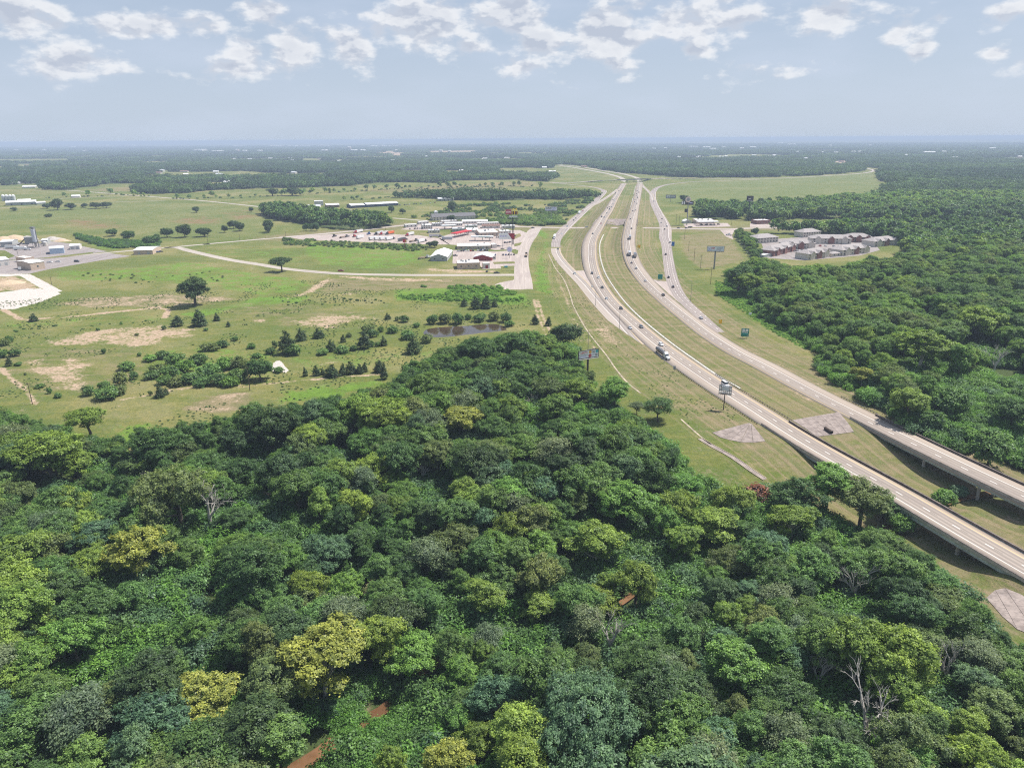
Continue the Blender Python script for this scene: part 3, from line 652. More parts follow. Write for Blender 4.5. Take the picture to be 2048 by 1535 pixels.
onr[:, 3] = np.clip(onr[:, 3], 6, 11)*np.interp(np.arange(len(onr)), [0, len(onr)-14, len(onr)-1], [1, 1, 0.1]); onr[:, 2] = 0
ribbon('slip_road', onr, M['ramp'], med=+1, lift=0.05)
sheet('gore_paving', [(1148,541.5),(1170,541),(1190,575),(1222,616),(1240,640),(1205,608),(1172,573)], M['lot'], 0.03)
sheet('gore_paving', [(1306,559),(1333,563),(1342,562),(1362,592),(1392,622),(1430,655),(1400,640),(1350,598)], M['lot'], 0.03)
fw = line_px([(1099,364.6,8),(1140,369,8),(1178,373,8),(1199,377.5,9),(1208,382.5,13),(1202,391,13),(1187,406,13),(1167,423,13),(1147,441,14),(1131,456,14),(1118,471,12),(1112,484,11),(1112,494,11)], 12, 8)
ribbon('frontage_road', fw, M['frontage'], med=-1, lift=0.05)
ribbon('slip_road', line_px([(1236,378,8),(1229,383.5,8),(1219,391,8),(1199,404,8),(1184,411.5,8),(1170,421,7)], 8, 8), M['ramp'], med=1, lift=0.075)
fe = line_px([(1520,359.3,9),(1440,361.5,9),(1381,364,9),(1340,368.3,9),(1318,374,11),(1307.5,382,13),(1305.5,394,13),(1308.5,408,13.5),(1318,427,14),(1327,444,15),(1331,457,16),(1330.5,473,16),(1333,490,12),(1336,515,11),(1341,545,11),(1349,572,11),(1362,595,10),(1384,617,9),(1412,641,7.5),(1440,664,6)], 12, 8)
ribbon('frontage_road', fe, M['frontage'], med=-1, lift=0.05)
ribbon('slip_road', line_px([(1282,367,7),(1288,374,7),(1296,381.5,7),(1303.5,390,8),(1307,401,8)], 8, 8), M['ramp'], med=1, lift=0.075)
cr = np.column_stack([resample(CROSSC, 10.0)[0], np.zeros(len(resample(CROSSC, 10.0)[0]))]); cr[:, 3] = 13
ribbon('cross_street', cr, M['street'], lift=0.065)
ribbon('overpass_road', np.column_stack([resample(OVER, 12.0)[0], np.full(len(resample(OVER, 12.0)[0]), 13.0)]), M['country'], lift=0.12, skirt=0.8)
ribbon('business_street', line_px([(1076,455.5,12),(1069,460,16),(1062.8,469,17),(1051,486.6,16),(1044.5,505,14.5),(1043,523.8,14.5),(1044,542,15),(1046,560,16),(1046,578,17)], 15, 6), M['street'], lift=0.055)
sheet('turning_place', [(990,569),(1000,565),(1026,560),(1036,556),(1062,556),(1066,577),(1040,579),(1010,579),(996,575)], M['street'], 0.045)
CTRY = {'side_road': [(330,494.8,9),(355.6,495,9),(381,502,10),(457,519,10),(520,529,10),(576,538,10),(678,547,10),(805,549.8,10),(940,550,10),(1030,549.5,10)],
        'farm_road': [(132,380.5),(203,385.6),(266.7,390.6),(381,399.5),(450,406),(520,413.5),(548,416)], 'farm_track': [(-60,418),(0,416),(127,408.4),(330,400.8)],
        'lane': [(406,488.6),(520,478.5),(580,474)], 'plant_road': [(130,513),(200,507),(230,504),(330,495.5),(420,487.5)], 'farm_lane': [(101,399),(160,395),(266,391.5)],
        'back_road': [(785,436),(850,441),(900,440)]}
for k, p in CTRY.items(): ribbon(k, line_px(p, {'farm_road': 9, 'farm_track': 5, 'farm_lane': 6}.get(k, 8), 15), M['country'], lift=0.05)
for nm, p, mt in (('truck_park', [(575,474),(640,470),(735,464),(800,469),(835,470),(882,477),(900,489),(850,488.5),(790,486),(690,482.5),(610,480)], M['lot']),
                  ('forecourt', [(876,476),(905,466),(960,461),(1040,460),(1054,466),(1042,484),(1038,498),(990,500),(930,491),(898,489)], M['lot']),
                  ('car_park', [(906,500),(990,503),(1037,500),(1031,520),(1030,536),(965,538),(958,527),(905,527)], M['lot']),
                  ('apron', [(800,459),(850,445),(930,442),(1010,447),(1040,452),(1000,459),(920,456),(860,461)], M['lot']),
                  ('station_lot', [(1366,448),(1395,446),(1455,446),(1462,453),(1372,455)], M['lot']), ('drive', [(1440,460),(1470,459),(1464,470),(1466,479),(1452,473)], M['lot']),
                  ('restaurant_lot', [(1500,446),(1540,443),(1560,449),(1600,450),(1620,455.5),(1500,454)], M['lot']),
                  ('apartment_paving', [(1520,480),(1620,473),(1745,483),(1760,500),(1720,511),(1610,521),(1535,516)], M['yard']),
                  ('plant_yard', [(-80,484),(0,484),(80,480),(140,487),(215,503),(130,513),(60,517),(-80,524)], M['yard']), ('depot_yard', [(-80,524.5),(60,518),(130,514.5),(215,506),(262,512),(200,521),(100,538),(60,547),(-80,549)], M['yard'])):
    sheet(nm, p, mt, 0.035)
for p in ([(1020,471),(1040,467),(1043,472),(1027,479)], [(1028,488),(1044,484.5),(1040,490.5),(1029,493)], [(986,524),(1029,523),(1030,527),(988,528)], [(1001,532.5),(1029,531.5),(1028,541),(1004,541.5)], [(836,466),(902,462.5),(897,468.5),(842,469)], [(1018,501),(1037,500),(1035,508),(1030,508)]):
    sheet('lawn', p, M['meadow'], 0.12)
for p in ([(75,517),(130,510.5),(190,503.5),(182,507.5),(128,514.2),(95,517)], [(-60,500),(10,501),(30,512),(8,520),(-60,522)], [(20,483),(60,481.5),(100,485),(60,487)]): sheet('lawn', p, M['meadow'], 0.12)
# water
crk = np.column_stack([resample(CREEK, 4.0)[0], np.full(len(resample(CREEK, 4.0)[0]), 6.0)]); crk[:, 3] = np.interp(crk[:, 0], [-40, 10, 90], [4.2, 3.2, 2.8]) + 1.2*np.sin(np.arange(len(crk))*0.37)
crk[:, 2] = -7.35
ribbon('creek_water', crk, M['creek'], lift=0.0)
pm = bpy.data.meshes.new('pond_water'); pm.from_pydata([(p[0], p[1], -0.30) for p in POND[:-1]], [], [tuple(range(len(POND)-1))]); pm.materials.append(M['pond'])
if pm.polygons[0].normal.z < 0: pm.flip_normals()
tag(link('pond_water', pm), kind='structure')

# ------------------------------------------------------------------ bridges
def yaw_of(C, i):
    a, b_ = C[max(0, i-1)], C[min(len(C)-1, i+1)]; return math.atan2(b_[1]-a[1], b_[0]-a[0])
def bridge(C, wd, label, n_bents, girders=4, depth=1.5, rail_h=0.72, base=None, panel=True):
    """slab on girders with parapets, bents and columns; C is the centre line of the deck"""
    root = empty('highway_bridge', C[len(C)//2][:3]); inv = Matrix.Translation(-Vector(C[len(C)//2][:3]))
    D = C.copy(); D[:, :3] -= C[len(C)//2][:3]; h = wd/2+0.55
    sweep('deck', D, rect(-h, h, -0.30, 0.03), M['conc'], root)
    for sgn in (-1, 1):
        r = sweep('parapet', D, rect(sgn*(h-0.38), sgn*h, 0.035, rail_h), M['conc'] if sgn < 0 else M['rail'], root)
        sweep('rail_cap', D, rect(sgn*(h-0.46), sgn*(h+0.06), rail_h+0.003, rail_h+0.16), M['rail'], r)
    for k in range(girders):
        s0 = -wd/2+0.15 + k*(wd-0.3)/(girders-1)
        sweep('girder', D, [(s0-.07,-.31),(s0-.28,-.31),(s0-.28,-.50),(s0-.10,-.56),(s0-.10,-.30-depth+.22),(s0-.32,-.30-depth+.18),(s0-.32,-.30-depth),(s0+.32,-.30-depth),(s0+.32,-.30-depth+.18),(s0+.10,-.30-depth+.22),(s0+.10,-.56),(s0+.28,-.50),(s0+.28,-.31)], M['girder'], root)
    for k in range(n_bents):
        i = int(round((k+1)*(len(C)-1)/(n_bents+1))); y = yaw_of(C, i) + math.pi/2
        p = C[i]; cap = MB(); cw = wd/2-0.9
        cap.hexa([(-cw+1.2,-.75,-.3-depth-1.15),(cw-1.2,-.75,-.3-depth-1.15),(cw-1.2,.75,-.3-depth-1.15),(-cw+1.2,.75,-.3-depth-1.15)], [(-cw,-.75,-.31-depth),(cw,-.75,-.31-depth),(cw,.75,-.31-depth),(-cw,.75,-.31-depth)])
        co = cap.build('bent_cap', M['conc'], root); co.location = D[i][:3]; co.rotation_euler = (0, 0, y)
        for q in (-0.30, 0.30):
            gx_, gy_ = p[0]+math.cos(y)*wd*q, p[1]+math.sin(y)*wd*q
            zb = h1(gx_, gy_) if base is None else base
            cl = MB().tube((0, 0, zb-1.5-p[2]), (0, 0, -.3-depth-1.1), 0.62, n=14).build('column', M['conc'], root)
            cl.location = (gx_-root.location.x, gy_-root.location.y, D[i][2])
    for e, i in ((-1, 0), (1, len(C)-1)):                                     # abutment walls
        y = yaw_of(C, i) + math.pi/2; ab = MB().box(-wd/2-0.4, wd/2+0.4, -0.6, 0.6, -3.4, -0.31); o = ab.build('abutment', M['conc'], root)
        t = (C[i][:2]-C[min(len(C)-1, max(0, i-e*1))][:2]); t = t/np.linalg.norm(t)*0.7
        o.location = Vector(D[i][:3]) + Vector((t[0], t[1], 0)); o.rotation_euler = (0, 0, y)
    return tag(root, label, 'bridge')
bridge(LC[iL0:iL1+1], 13.0, 'near highway bridge over the wooded creek, carrying the left carriageway', 4)['group'] = 'creek bridges'
bridge(RC[iR0:iR1+1], 13.0, 'farther highway bridge over the creek, carrying the right carriageway', 4)['group'] = 'creek bridges'
for C, d, lb in ((LC, dL, 'left'), (RC, dR, 'right')):
    s_ = C[d <= GAP+4]; bridge(s_, float(s_[:, 3].mean()), f'short highway bridge carrying the {lb} carriageway over the cross street', 2, depth=1.2, base=0.0)['group'] = 'street bridges'
ov = np.column_stack([OVER[oL:oR+1], np.full(oR+1-oL, 13.)]); ov, _ = resample(ov, 8.0)
ob = bridge(ov, 13.5, 'distant road overpass spanning both highway carriageways', 3, depth=1.5, base=0.0); ob.name = 'road_overpass'

# ------------------------------------------------------------------ paved slopes at the abutments
def slope_panels(name, top, bot, label, lift=0.16, n=5, tz=None):
    """slabs between a top edge and a bottom edge given in pixels (one slab per column)"""
    root = empty(name); T_ = [at_z(*p) if len(p) > 2 else ground_at(*p) for p in top]; B_ = [at_z(*p) if len(p) > 2 else ground_at(*p) for p in bot]
    root.location = T_[0]
    for k in range(len(T_)-1):
        a, b_, c_, d_ = T_[k], T_[k+1], B_[k+1], B_[k]; V = []
        for i in range(n+1):
            l = a+(d_-a)*i/n; r = b_+(c_-b_)*i/n; w_ = r-l; ln = np.linalg.norm(w_)+1e-6; g = min(0.06/ln, 0.3)
            for q in (l+w_*g, l+w_*0.5, r-w_*g):
                z = max(h1(q[0], q[1]), q[2])+lift; V.append((q[0], q[1], z))
        nV = len(V); V += [(x, y, z-0.5) for x, y, z in V]; fs = []
        for i in range(n):
            for j in range(2): o_ = i*3+j; fs.append((o_, o_+3, o_+4, o_+1))
        ring = [0, 1, 2] + [3*i+2 for i in range(1, n+1)] + [3*n+1, 3*n] + [3*i for i in range(n-1, 0, -1)]
        for i in range(len(ring)): u, v_ = ring[i], ring[(i+1) % len(ring)]; fs.append((u, v_, v_+nV, u+nV))
        me = bpy.data.meshes.new('panel'); me.from_pydata([tuple(np.array(v_)-T_[0]) for v_ in V], [], fs); me.materials.append(M['slab']); me.update()
        bm = bmesh.new(); bm.from_mesh(me); bmesh.ops.recalc_face_normals(bm, faces=bm.faces); bm.to_mesh(me); bm.free()
        if me.polygons[0].normal.z < 0: me.flip_normals()
        link('panel', me, root)
    return tag(root, label, 'slope paving', 'paved bridge slopes')
def lerp_px(a, b_, n): return [(a[0]+(b_[0]-a[0])*i/n, a[1]+(b_[1]-a[1])*i/n) for i in range(n+1)]
slope_panels('slope_paving', [(1496,846),(1497.5,846),(1499,846),(1500.5,846.5),(1502,847),(1504,848)], [(1424,865),(1441.6,875),(1461,880),(1481,884),(1506,885),(1531,882)], 'fan of grey concrete slabs below the near bridge end')
slope_panels('slope_paving', lerp_px((1584,840),(1678,824), 5), [(1633,873),(1648,871.5),(1663,869.5),(1678,867.5),(1693,865.5),(1708,863.5)], 'stained concrete slabs sloping down between the two creek bridges')
slope_panels('slope_paving', [(1972,1196),(1990,1180),(2010,1176),(2045,1190)], [(2004,1232),(2034,1258),(2075,1275),(2130,1290)], 'pale concrete slabs at the lower right, beside the wood')
slope_panels('slope_paving', [(1218+5.7*i,438,7.2) for i in range(7)], [(1213.5+5.6*i,452.3,0.1) for i in range(7)], 'brown concrete slabs under the highway in the median, above the cross street', lift=0.25, n=2)
def log_pipe():
    p, q = ground_at(1650, 859), ground_at(1663, 868); v = Vector(q-p); L = v.length
    o = MB(); n = 14
    for r0, r1 in ((0.75, 0.60),):
        o.tube((0, 0, 0), (0, L, 0.0), r0, n=n, caps=False); o.tube((0, L, 0), (0, 0, 0.0), r1, n=n, caps=False)
    ob_ = o.build('culvert_pipe', M['rust'], smooth=True); ob_.location = (p[0], p[1], p[2]+0.85)
    ob_.rotation_euler = (math.atan2(q[2]-p[2], math.hypot(v.x, v.y)), 0, math.atan2(v.y, v.x)-math.pi/2)
    tag(ob_, 'dark rusty culvert pipe lying at the foot of the slabs between the bridges', 'pipe')
log_pipe()
# concrete drains and the strip of the median barrier
def drain(name, pts, wd, label, mat, curb=True, lift=0.08, cat='drain'):
    Q = np.array([[*ground_at(p[0], p[1]), wd] for p in pts]); C, _ = resample(catmull(Q, 6), 3.0)
    C[:, 2] = hmap(C[:, 0], C[:, 1])
    root = empty(name, C[0][:3]); D = C.copy(); D[:, :3] -= C[0][:3]
    sweep('channel_floor', D, rect(-wd/2, wd/2, -0.4, lift), mat, root)
    if curb:
        for s_ in (-1, 1): sweep('kerb', D, rect(s_*wd/2, s_*(wd/2+0.25), -0.4, lift+0.15), M['ditch'], root)
    return tag(root, label, cat)
drain('drain_channel', [(1362,838),(1382,856),(1405,876),(1422,888)], 0.8, 'narrow concrete drain through the grass beside the lone oak', M['ditch'], False)
drain('drain_channel', [(1400,877),(1425,892),(1455,908),(1480,924),(1505,942),(1530,958)], 2.0, 'grey concrete drain channel with pale kerbs below the near bridge', M['slab'], curb='low')
drain('drain_channel', [(1097,508),(1110,535),(1124,553),(1133,570),(1141,592),(1147,612),(1160,637),(1175,662),(1195,688),(1214,712),(1232,738),(1255,765),(1281,786)], 0.9, 'long broken concrete ditch running down the verge left of the highway', M['ditch'], False)
def median_strip(pts, label, zf=None):
    Q = np.array([[*ground_at(p[0], p[1]), 0.] for p in pts]); C, _ = resample(catmull(Q, 8), 4.0); C[:, 2] = hmap(C[:, 0], C[:, 1]); C[:, 2] = smooth1(C[:, 2], 3)+0.05
    root = empty('cable_barrier', C[0][:3]); D = C.copy(); D[:, :3] -= C[0][:3]
    sweep('mow_strip', D, rect(-0.62, 0.62, -0.7, 0.14), M['mow'], root)
    for zc in (0.55, 0.75, 0.95): sweep('cable', D, rect(-0.02, 0.02, zc, zc+0.035), M['steel'], root)
    pb = MB(); E_, _ = resample(D, 5.0)
    for q in E_: pb.box(q[0]-.05, q[0]+.05, q[1]-.05, q[1]+.05, q[2]+0.1, q[2]+1.05)
    tag(pb.build('posts', M['steel'], root), kind='stuff')
    return tag(root, label, 'barrier', 'median cable barriers')
median_strip([(1207,469),(1200.5,484),(1199,500),(1203,525),(1211,547),(1226,572),(1250,604),(1285,639),(1340,684),(1400,727),(1440,754),(1480,777)], 'cable barrier on a white concrete strip curving down the median to the creek bridges')
median_strip([(1255,437.5),(1260,420),(1264,404),(1268,386),(1271,372)], 'cable barrier on a white concrete strip in the median beyond the cross street')
def guardrail(C, i0, i1, side, label):
    seg = C[i0:i1+1].copy(); s_ = side*(seg[:, 3].mean()/2+0.7); root = empty('guard_rail', seg[0][:3]); D = seg.copy(); D[:, :3] -= seg[0][:3]
    sweep('beam', D, [(s_-.05,.45),(s_+.05,.50),(s_-.02,.60),(s_+.05,.70),(s_-.05,.76),(s_-.10,.60)], M['steel'], root)
    T, N = frames(D); pb = MB(); t = np.arange(0, len(D)-1, 0.4)
    for u in t:
        k = int(u); f_ = u-k; q = D[k, :3]*(1-f_)+D[k+1, :3]*f_; q = q[:2]+N[k]*(s_+side*0.14); z = D[k, 2]
        pb.box(q[0]-.09, q[0]+.09, q[1]-.09, q[1]+.09, z-0.5, z+0.72)
    tag(pb.build('posts', M['rust'], root), kind='stuff')
    return tag(root, label, 'guard rail', 'guard rails before the creek bridges')
guardrail(LC, near_idx(LC, at_z(1372, 733)), iL0, -1, 'guard rail on the left edge of the left carriageway before the bridge')
guardrail(LC, near_idx(LC, at_z(1400, 752)), iL0, +1, 'guard rail on the median side of the left carriageway before the bridge')
guardrail(RC, near_idx(RC, at_z(1650, 795)), iR0, +1, 'guard rail on the outer edge of the right carriageway before the bridge')

# ------------------------------------------------------------------ plants: foliage is many leaf-sized faces around clumps on limbs
def rdir(rg, n): v = rg.normal(size=(n, 3)); return v/np.linalg.norm(v, axis=1)[:, None]
def leaf_quads(rg, P, Nrm, size, aspect=0.62):
    n = len(P); a = rdir(rg, n); u = np.cross(Nrm, a); u /= np.linalg.norm(u, axis=1)[:, None]+1e-9; v = np.cross(Nrm, u)
    s = size*rg.uniform(0.65, 1.35, n)[:, None]; fold = Nrm*s*0.18
    V = np.stack([P-u*s, P-v*s*aspect+fold, P+u*s, P+v*s*aspect+fold], 1).reshape(-1, 3)
    return V, np.arange(4*n).reshape(n, 4)
def foliage(seed, lobes, n, size, cl_per=22, spread=0.55, up=1.0, jit=0.9):
    """lobes: rows x, y, z, radius, z-scale"""
    rg = np.random.default_rng(seed); lobes = np.asarray(lobes, float); w_ = lobes[:, 3]**2; w_ /= w_.sum()
    C, D, Rr = [], [], []
    for k, (x, y, z, r, zs) in enumerate(lobes):
        m = max(4, int(cl_per*(r/lobes[:, 3].mean())**2)); d = rdir(rg, m); d[:, 2] = np.abs(d[:, 2])*np.where(rg.random(m) < 0.72, 1, -0.7)
        d /= np.linalg.norm(d, axis=1)[:, None]; q = np.array([x, y, z]) + d*r*np.array([1, 1, zs])*rg.uniform(0.62, 1.22, m)[:, None]
        keep = np.ones(m, bool)
        for j, L in enumerate(lobes):
            if j != k: keep &= np.linalg.norm((q-L[:3])/np.array([1, 1, L[4]]), axis=1) > 0.72*L[3]
        C.append(q[keep]); D.append(d[keep]); Rr.append(np.full(keep.sum(), r))
    C, D = np.vstack(C), np.vstack(D); m = len(C); tone = rg.random(m)
    k = rg.integers(0, m, n); P = C[k] + rg.normal(size=(n, 3))*spread*np.array([1, 1, 0.75])
    Nr = D[k]*0.9 + rdir(rg, n)*jit + np.array([0, 0, up]); Nr /= np.linalg.norm(Nr, axis=1)[:, None]
    V, Fq = leaf_quads(rg, P, Nr, size); return V, Fq, np.repeat(tone[k], 4)
def leaf_mesh(name, V, Fq, tone, mat):
    me = np_mesh(name, V, Fq, [mat]); a = me.attributes.new('tone', 'FLOAT', 'POINT'); a.data.foreach_set('value', tone.astype(np.float32)); return me
def make_lobes(rg, Rc, Hc, zc, n, spread=0.62, rl=(0.36, 0.52), zs=0.8):
    L = [(0, 0, zc+Hc*0.35, Rc*0.5, zs)]
    for i in range(n):
        a = 2*math.pi*(i+rg.random()*0.8)/n*2.618; q = math.sqrt(rg.random())*spread; zz = rg.uniform(-0.55, 0.75)*(1-0.5*q)
        L.append((math.cos(a)*q*Rc, math.sin(a)*q*Rc, zc+zz*Hc, Rc*rg.uniform(*rl), zs))
    return L
def limbs_mesh(name, lobes, zc, r0, mat, rg, forks=6, lean=0.4):
    mb = MB(); top = zc
    pts = [(0, 0, -0.6), (rg.normal()*0.15, rg.normal()*0.15, zc*0.35), (rg.normal()*lean, rg.normal()*lean, zc*0.72), (rg.normal()*lean, rg.normal()*lean, top)]
    mb.path([pts[0], pts[1], pts[2], pts[3]], [r0*1.25, r0, r0*0.75, r0*0.3], 7)
    for L in sorted(lobes, key=lambda l: -l[3])[:forks]:
        b0 = Vector(pts[1]).lerp(Vector(pts[2]), rg.uniform(0.2, 1.0)); e = Vector(L[:3]); mid = b0.lerp(e, 0.5) + Vector((0, 0, -0.05*zc))
        mb.path([tuple(b0), tuple(mid), tuple(e)], [r0*0.5, r0*0.33, r0*0.1], 5)
    return mb.mesh(name, mat, smooth=True)
def dead_mesh(name, seed, h, r0, mat, depth=4, spread=0.55):
    rg = np.random.default_rng(seed); mb = MB()
    def grow(p, d, L, r, k):
        q = p + d*L; mb.tube(tuple(p), tuple(q), r, r*0.70, 6 if k > 1 else 4, caps=(k == 0))
        if k == 0: return
        for j in range(3 if k > 1 else 2):
            e = rdir(rg, 1)[0]; nd = Vector(d) + Vector(e)*spread*1.3 + Vector((0, 0, 0.16)); nd.normalize()
            grow(p + d*L*rg.uniform(0.55, 1.0), nd, L*rg.uniform(0.5, 0.8), r*0.55, k-1)
    grow(Vector((0, 0, -0.5)), Vector((rg.normal()*0.06, rg.normal()*0.06, 1)), h*0.42, r0, depth)
    return mb.mesh(name, mat)
SPEC = {}          # kind -> list of (crown mesh, trunk mesh, nominal height, nominal crown radius)
def add_spec(kind, seed, h, rc, n, size, nl=11, zc=None, Hc=None, zs=0.8, bark_='bark', mat='leaf', spread=0.6, rl=(0.36, 0.52), cl=22, lobes=None, leafspread=0.5, jit=0.8, trunk_r=None, forks=6):
    rg = np.random.default_rng(seed); zc = zc or h*0.62; Hc = Hc or h*0.36
    lob = lobes or make_lobes(rg, rc, Hc, zc, nl, spread, rl, zs)
    V, Fq, tn = foliage(seed+1, lob, n, size, cl, leafspread, jit=jit)
    V[:, 2] = np.maximum(V[:, 2], 0.02)
    SPEC.setdefault(kind, []).append((leaf_mesh('crown', V, Fq, tn, M[mat]), limbs_mesh('trunk', lob, zc*1.05, trunk_r or rc*0.065, M[bark_], rg, forks), h, rc))
for s_ in range(4): add_spec('broad', 100+s_, 17, 7.0, 20000, 0.215, nl=17, rl=(0.18, 0.38), cl=34, leafspread=0.36, spread=0.80)
for s_ in range(3): add_spec('tall', 200+s_, 21, 5.6, 19000, 0.215, nl=17, zc=13, Hc=8.4, zs=0.95, spread=0.72, rl=(0.22, 0.42), cl=34, leafspread=0.36)
for s_ in range(3): add_spec('spread', 300+s_, 15, 8.5, 22000, 0.215, nl=22, zc=9.8, Hc=4.6, zs=0.72, spread=0.84, rl=(0.14, 0.32), cl=34, leafspread=0.36)
for s_ in range(3): add_spec('sparse', 400+s_, 15, 5.4, 8500, 0.20, nl=16, rl=(0.18, 0.30), spread=0.8, forks=13, trunk_r=0.24)
for s_ in range(3): add_spec('sycamore', 450+s_, 20, 8.0, 19000, 0.255, nl=19, zc=12.5, Hc=7.4, bark_='white_bark', rl=(0.17, 0.33), spread=0.84, forks=11, jit=0.95, cl=28, leafspread=0.38, trunk_r=0.42)
for s_ in range(3): add_spec('round', 480+s_, 10, 5.4, 5200, 0.36, nl=13, zc=4.9, Hc=3.4, zs=0.85, spread=0.62, rl=(0.30, 0.46), cl=28, trunk_r=0.3)
def cone_lobes(rg, h, r): return [(rg.normal()*0.1*r, rg.normal()*0.1*r, h*(0.16+0.8*t), r*(1.02-0.82*t), 0.9) for t in np.linspace(0, 1, 7)]
for s_ in range(3):
    rg = np.random.default_rng(500+s_); add_spec('cedar', 500+s_, 7.5, 2.2, 2200, 0.26, lobes=cone_lobes(rg, 7.5, 2.2), zc=4, leafspread=0.30, cl=26, trunk_r=0.16, forks=2)
for s_ in range(4):
    rg = np.random.default_rng(600+s_); add_spec('bush', 600+s_, 3.6, 2.6, 1700, 0.26, lobes=make_lobes(rg, 2.5, 1.1, 1.5, 8, 0.62, (0.38, 0.55), 0.75), zc=1.5, leafspread=0.32, trunk_r=0.08, forks=3)
add_spec('giant', 470, 23, 12.5, 44000, 0.225, nl=36, zc=13.5, Hc=7.5, spread=0.82, rl=(0.11, 0.25), cl=34, leafspread=0.40, forks=14)
for s_ in range(2): add_spec('oak', 700+s_, 15, 7.4, 14000, 0.30, nl=19, zc=8.2, Hc=5.2, zs=0.75, spread=0.74, rl=(0.27, 0.42), trunk_r=0.62, forks=12)
add_spec('umbrella', 720, 11, 7.2, 8000, 0.30, nl=17, zc=7.8, Hc=1.9, zs=0.55, spread=0.78, rl=(0.22, 0.36), trunk_r=0.5, forks=12)
DEAD = [dead_mesh('branches', 800+i, 14, 0.46, M['dead'], 5, 0.55) for i in range(3)]
def plant(kind, x, y, h, rc, color, name=None, label=None, cat='tree', group=None, var=None, rz=None, z=None):
    """one tree or shrub: an Empty at its foot, crown and trunk below it"""
    sp = SPEC[kind]; cr_, tr_, H0, R0 = sp[(var if var is not None else rnd.randrange(len(sp))) % len(sp)]
    z = h1(x, y) if z is None else z
    root = empty(name or 'tree', (x, y, z-0.05), rnd.uniform(0, 6.28) if rz is None else rz)
    sx, sz, u = rc/R0, h/H0, rnd.uniform(0.88, 1.14); root.scale = (sx*u, sx/u, sz)
    if h > 6: root.rotation_euler = (rnd.uniform(-.07, .07), rnd.uniform(-.07, .07), root.rotation_euler[2])
    for nm, me in (('crown', cr_), ('trunk', tr_)):
        o = link(nm, me, root); o.color = (*color, 1)
    return tag(root, label, cat, group)
def jitter(c, k=0.16):
    f = 1+rnd.uniform(-k, k); g = rnd.uniform(-k, k)*0.5
    return (max(0, c[0]*f*(1+g)), c[1]*f, max(0, c[2]*f*(1-g)))

# ---- scatter of uncounted plants (kind stuff): instances on points
def scatter(name, meshes, P, rot, scl, idx, label=None, cat=None):
    me = bpy.data.meshes.new(name); me.vertices.add(len(P)); me.vertices.foreach_set('co', np.asarray(P, np.float32).ravel())
    for nm, ty, a in (('rot', 'FLOAT', rot), ('idx', 'INT', idx)):
        at = me.attributes.new(nm, ty, 'POINT'); at.data.foreach_set('value', np.asarray(a, np.float32 if ty == 'FLOAT' else np.int32))
    at = me.attributes.new('scl', 'FLOAT_VECTOR', 'POINT'); at.data.foreach_set('vector', np.asarray(scl, np.float32).ravel())
    o = link(name, me); tag(o, label, cat, kind='stuff')
    src = bpy.data.collections.new(name + '_kinds')
    for i, m_ in enumerate(meshes): so = bpy.data.objects.new(f'{name}_kind_{i:02d}', m_); src.objects.link(so)
    ng = bpy.data.node_groups.new(name, 'GeometryNodeTree'); ng.interface.new_socket('Geometry', in_out='INPUT', socket_type='NodeSocketGeometry'); ng.interface.new_socket('Geometry', in_out='OUTPUT', socket_type='NodeSocketGeometry')
    N_ = ng.nodes; gi, go = N_.new('NodeGroupInput'), N_.new('NodeGroupOutput'); ci = N_.new('GeometryNodeCollectionInfo'); ci.inputs['Collection'].default_value = src
    ci.inputs['Separate Children'].default_value = True; ci.inputs['Reset Children'].default_value = True
    iop = N_.new('GeometryNodeInstanceOnPoints'); iop.inputs['Pick Instance'].default_value = True
    def na(nm, ty): nd = N_.new('GeometryNodeInputNamedAttribute'); nd.data_type = ty; nd.inputs[0].default_value = nm; return nd.outputs[0]
    cx = N_.new('ShaderNodeCombineXYZ'); Lk = ng.links.new
    Lk(na('rot', 'FLOAT'), cx.inputs[2]); Lk(gi.outputs[0], iop.inputs['Points']); Lk(ci.outputs[0], iop.inputs['Instance']); Lk(na('idx', 'INT'), iop.inputs['Instance Index'])
    Lk(cx.outputs[0], iop.inputs['Rotation']); Lk(na('scl', 'FLOAT_VECTOR'), iop.inputs['Scale']); Lk(iop.outputs[0], go.inputs[0])
    md = o.modifiers.new('scatter', 'NODES'); md.node_group = ng; return o
def hexgrid(x0, x1, y0, y1, sp, jit, seed):
    rg = np.random.default_rng(seed); nx, ny = int((x1-x0)/sp)+1, int((y1-y0)/(sp*0.87))+1
    X, Y = np.meshgrid(np.arange(nx)*sp+x0, np.arange(ny)*sp*0.87+y0); X = X + (np.arange(ny) % 2)[:, None]*sp/2
    return (X+rg.uniform(-jit, jit, X.shape)).ravel(), (Y+rg.uniform(-jit, jit, Y.shape)).ravel()
def in_view(X, Y, Z=0.0, mx=120, top=-1e9, bot=1700):
    px, py = to_px(X, Y, Z); return (px > -mx) & (px < IW+mx) & (py < bot) & (Y > 40)

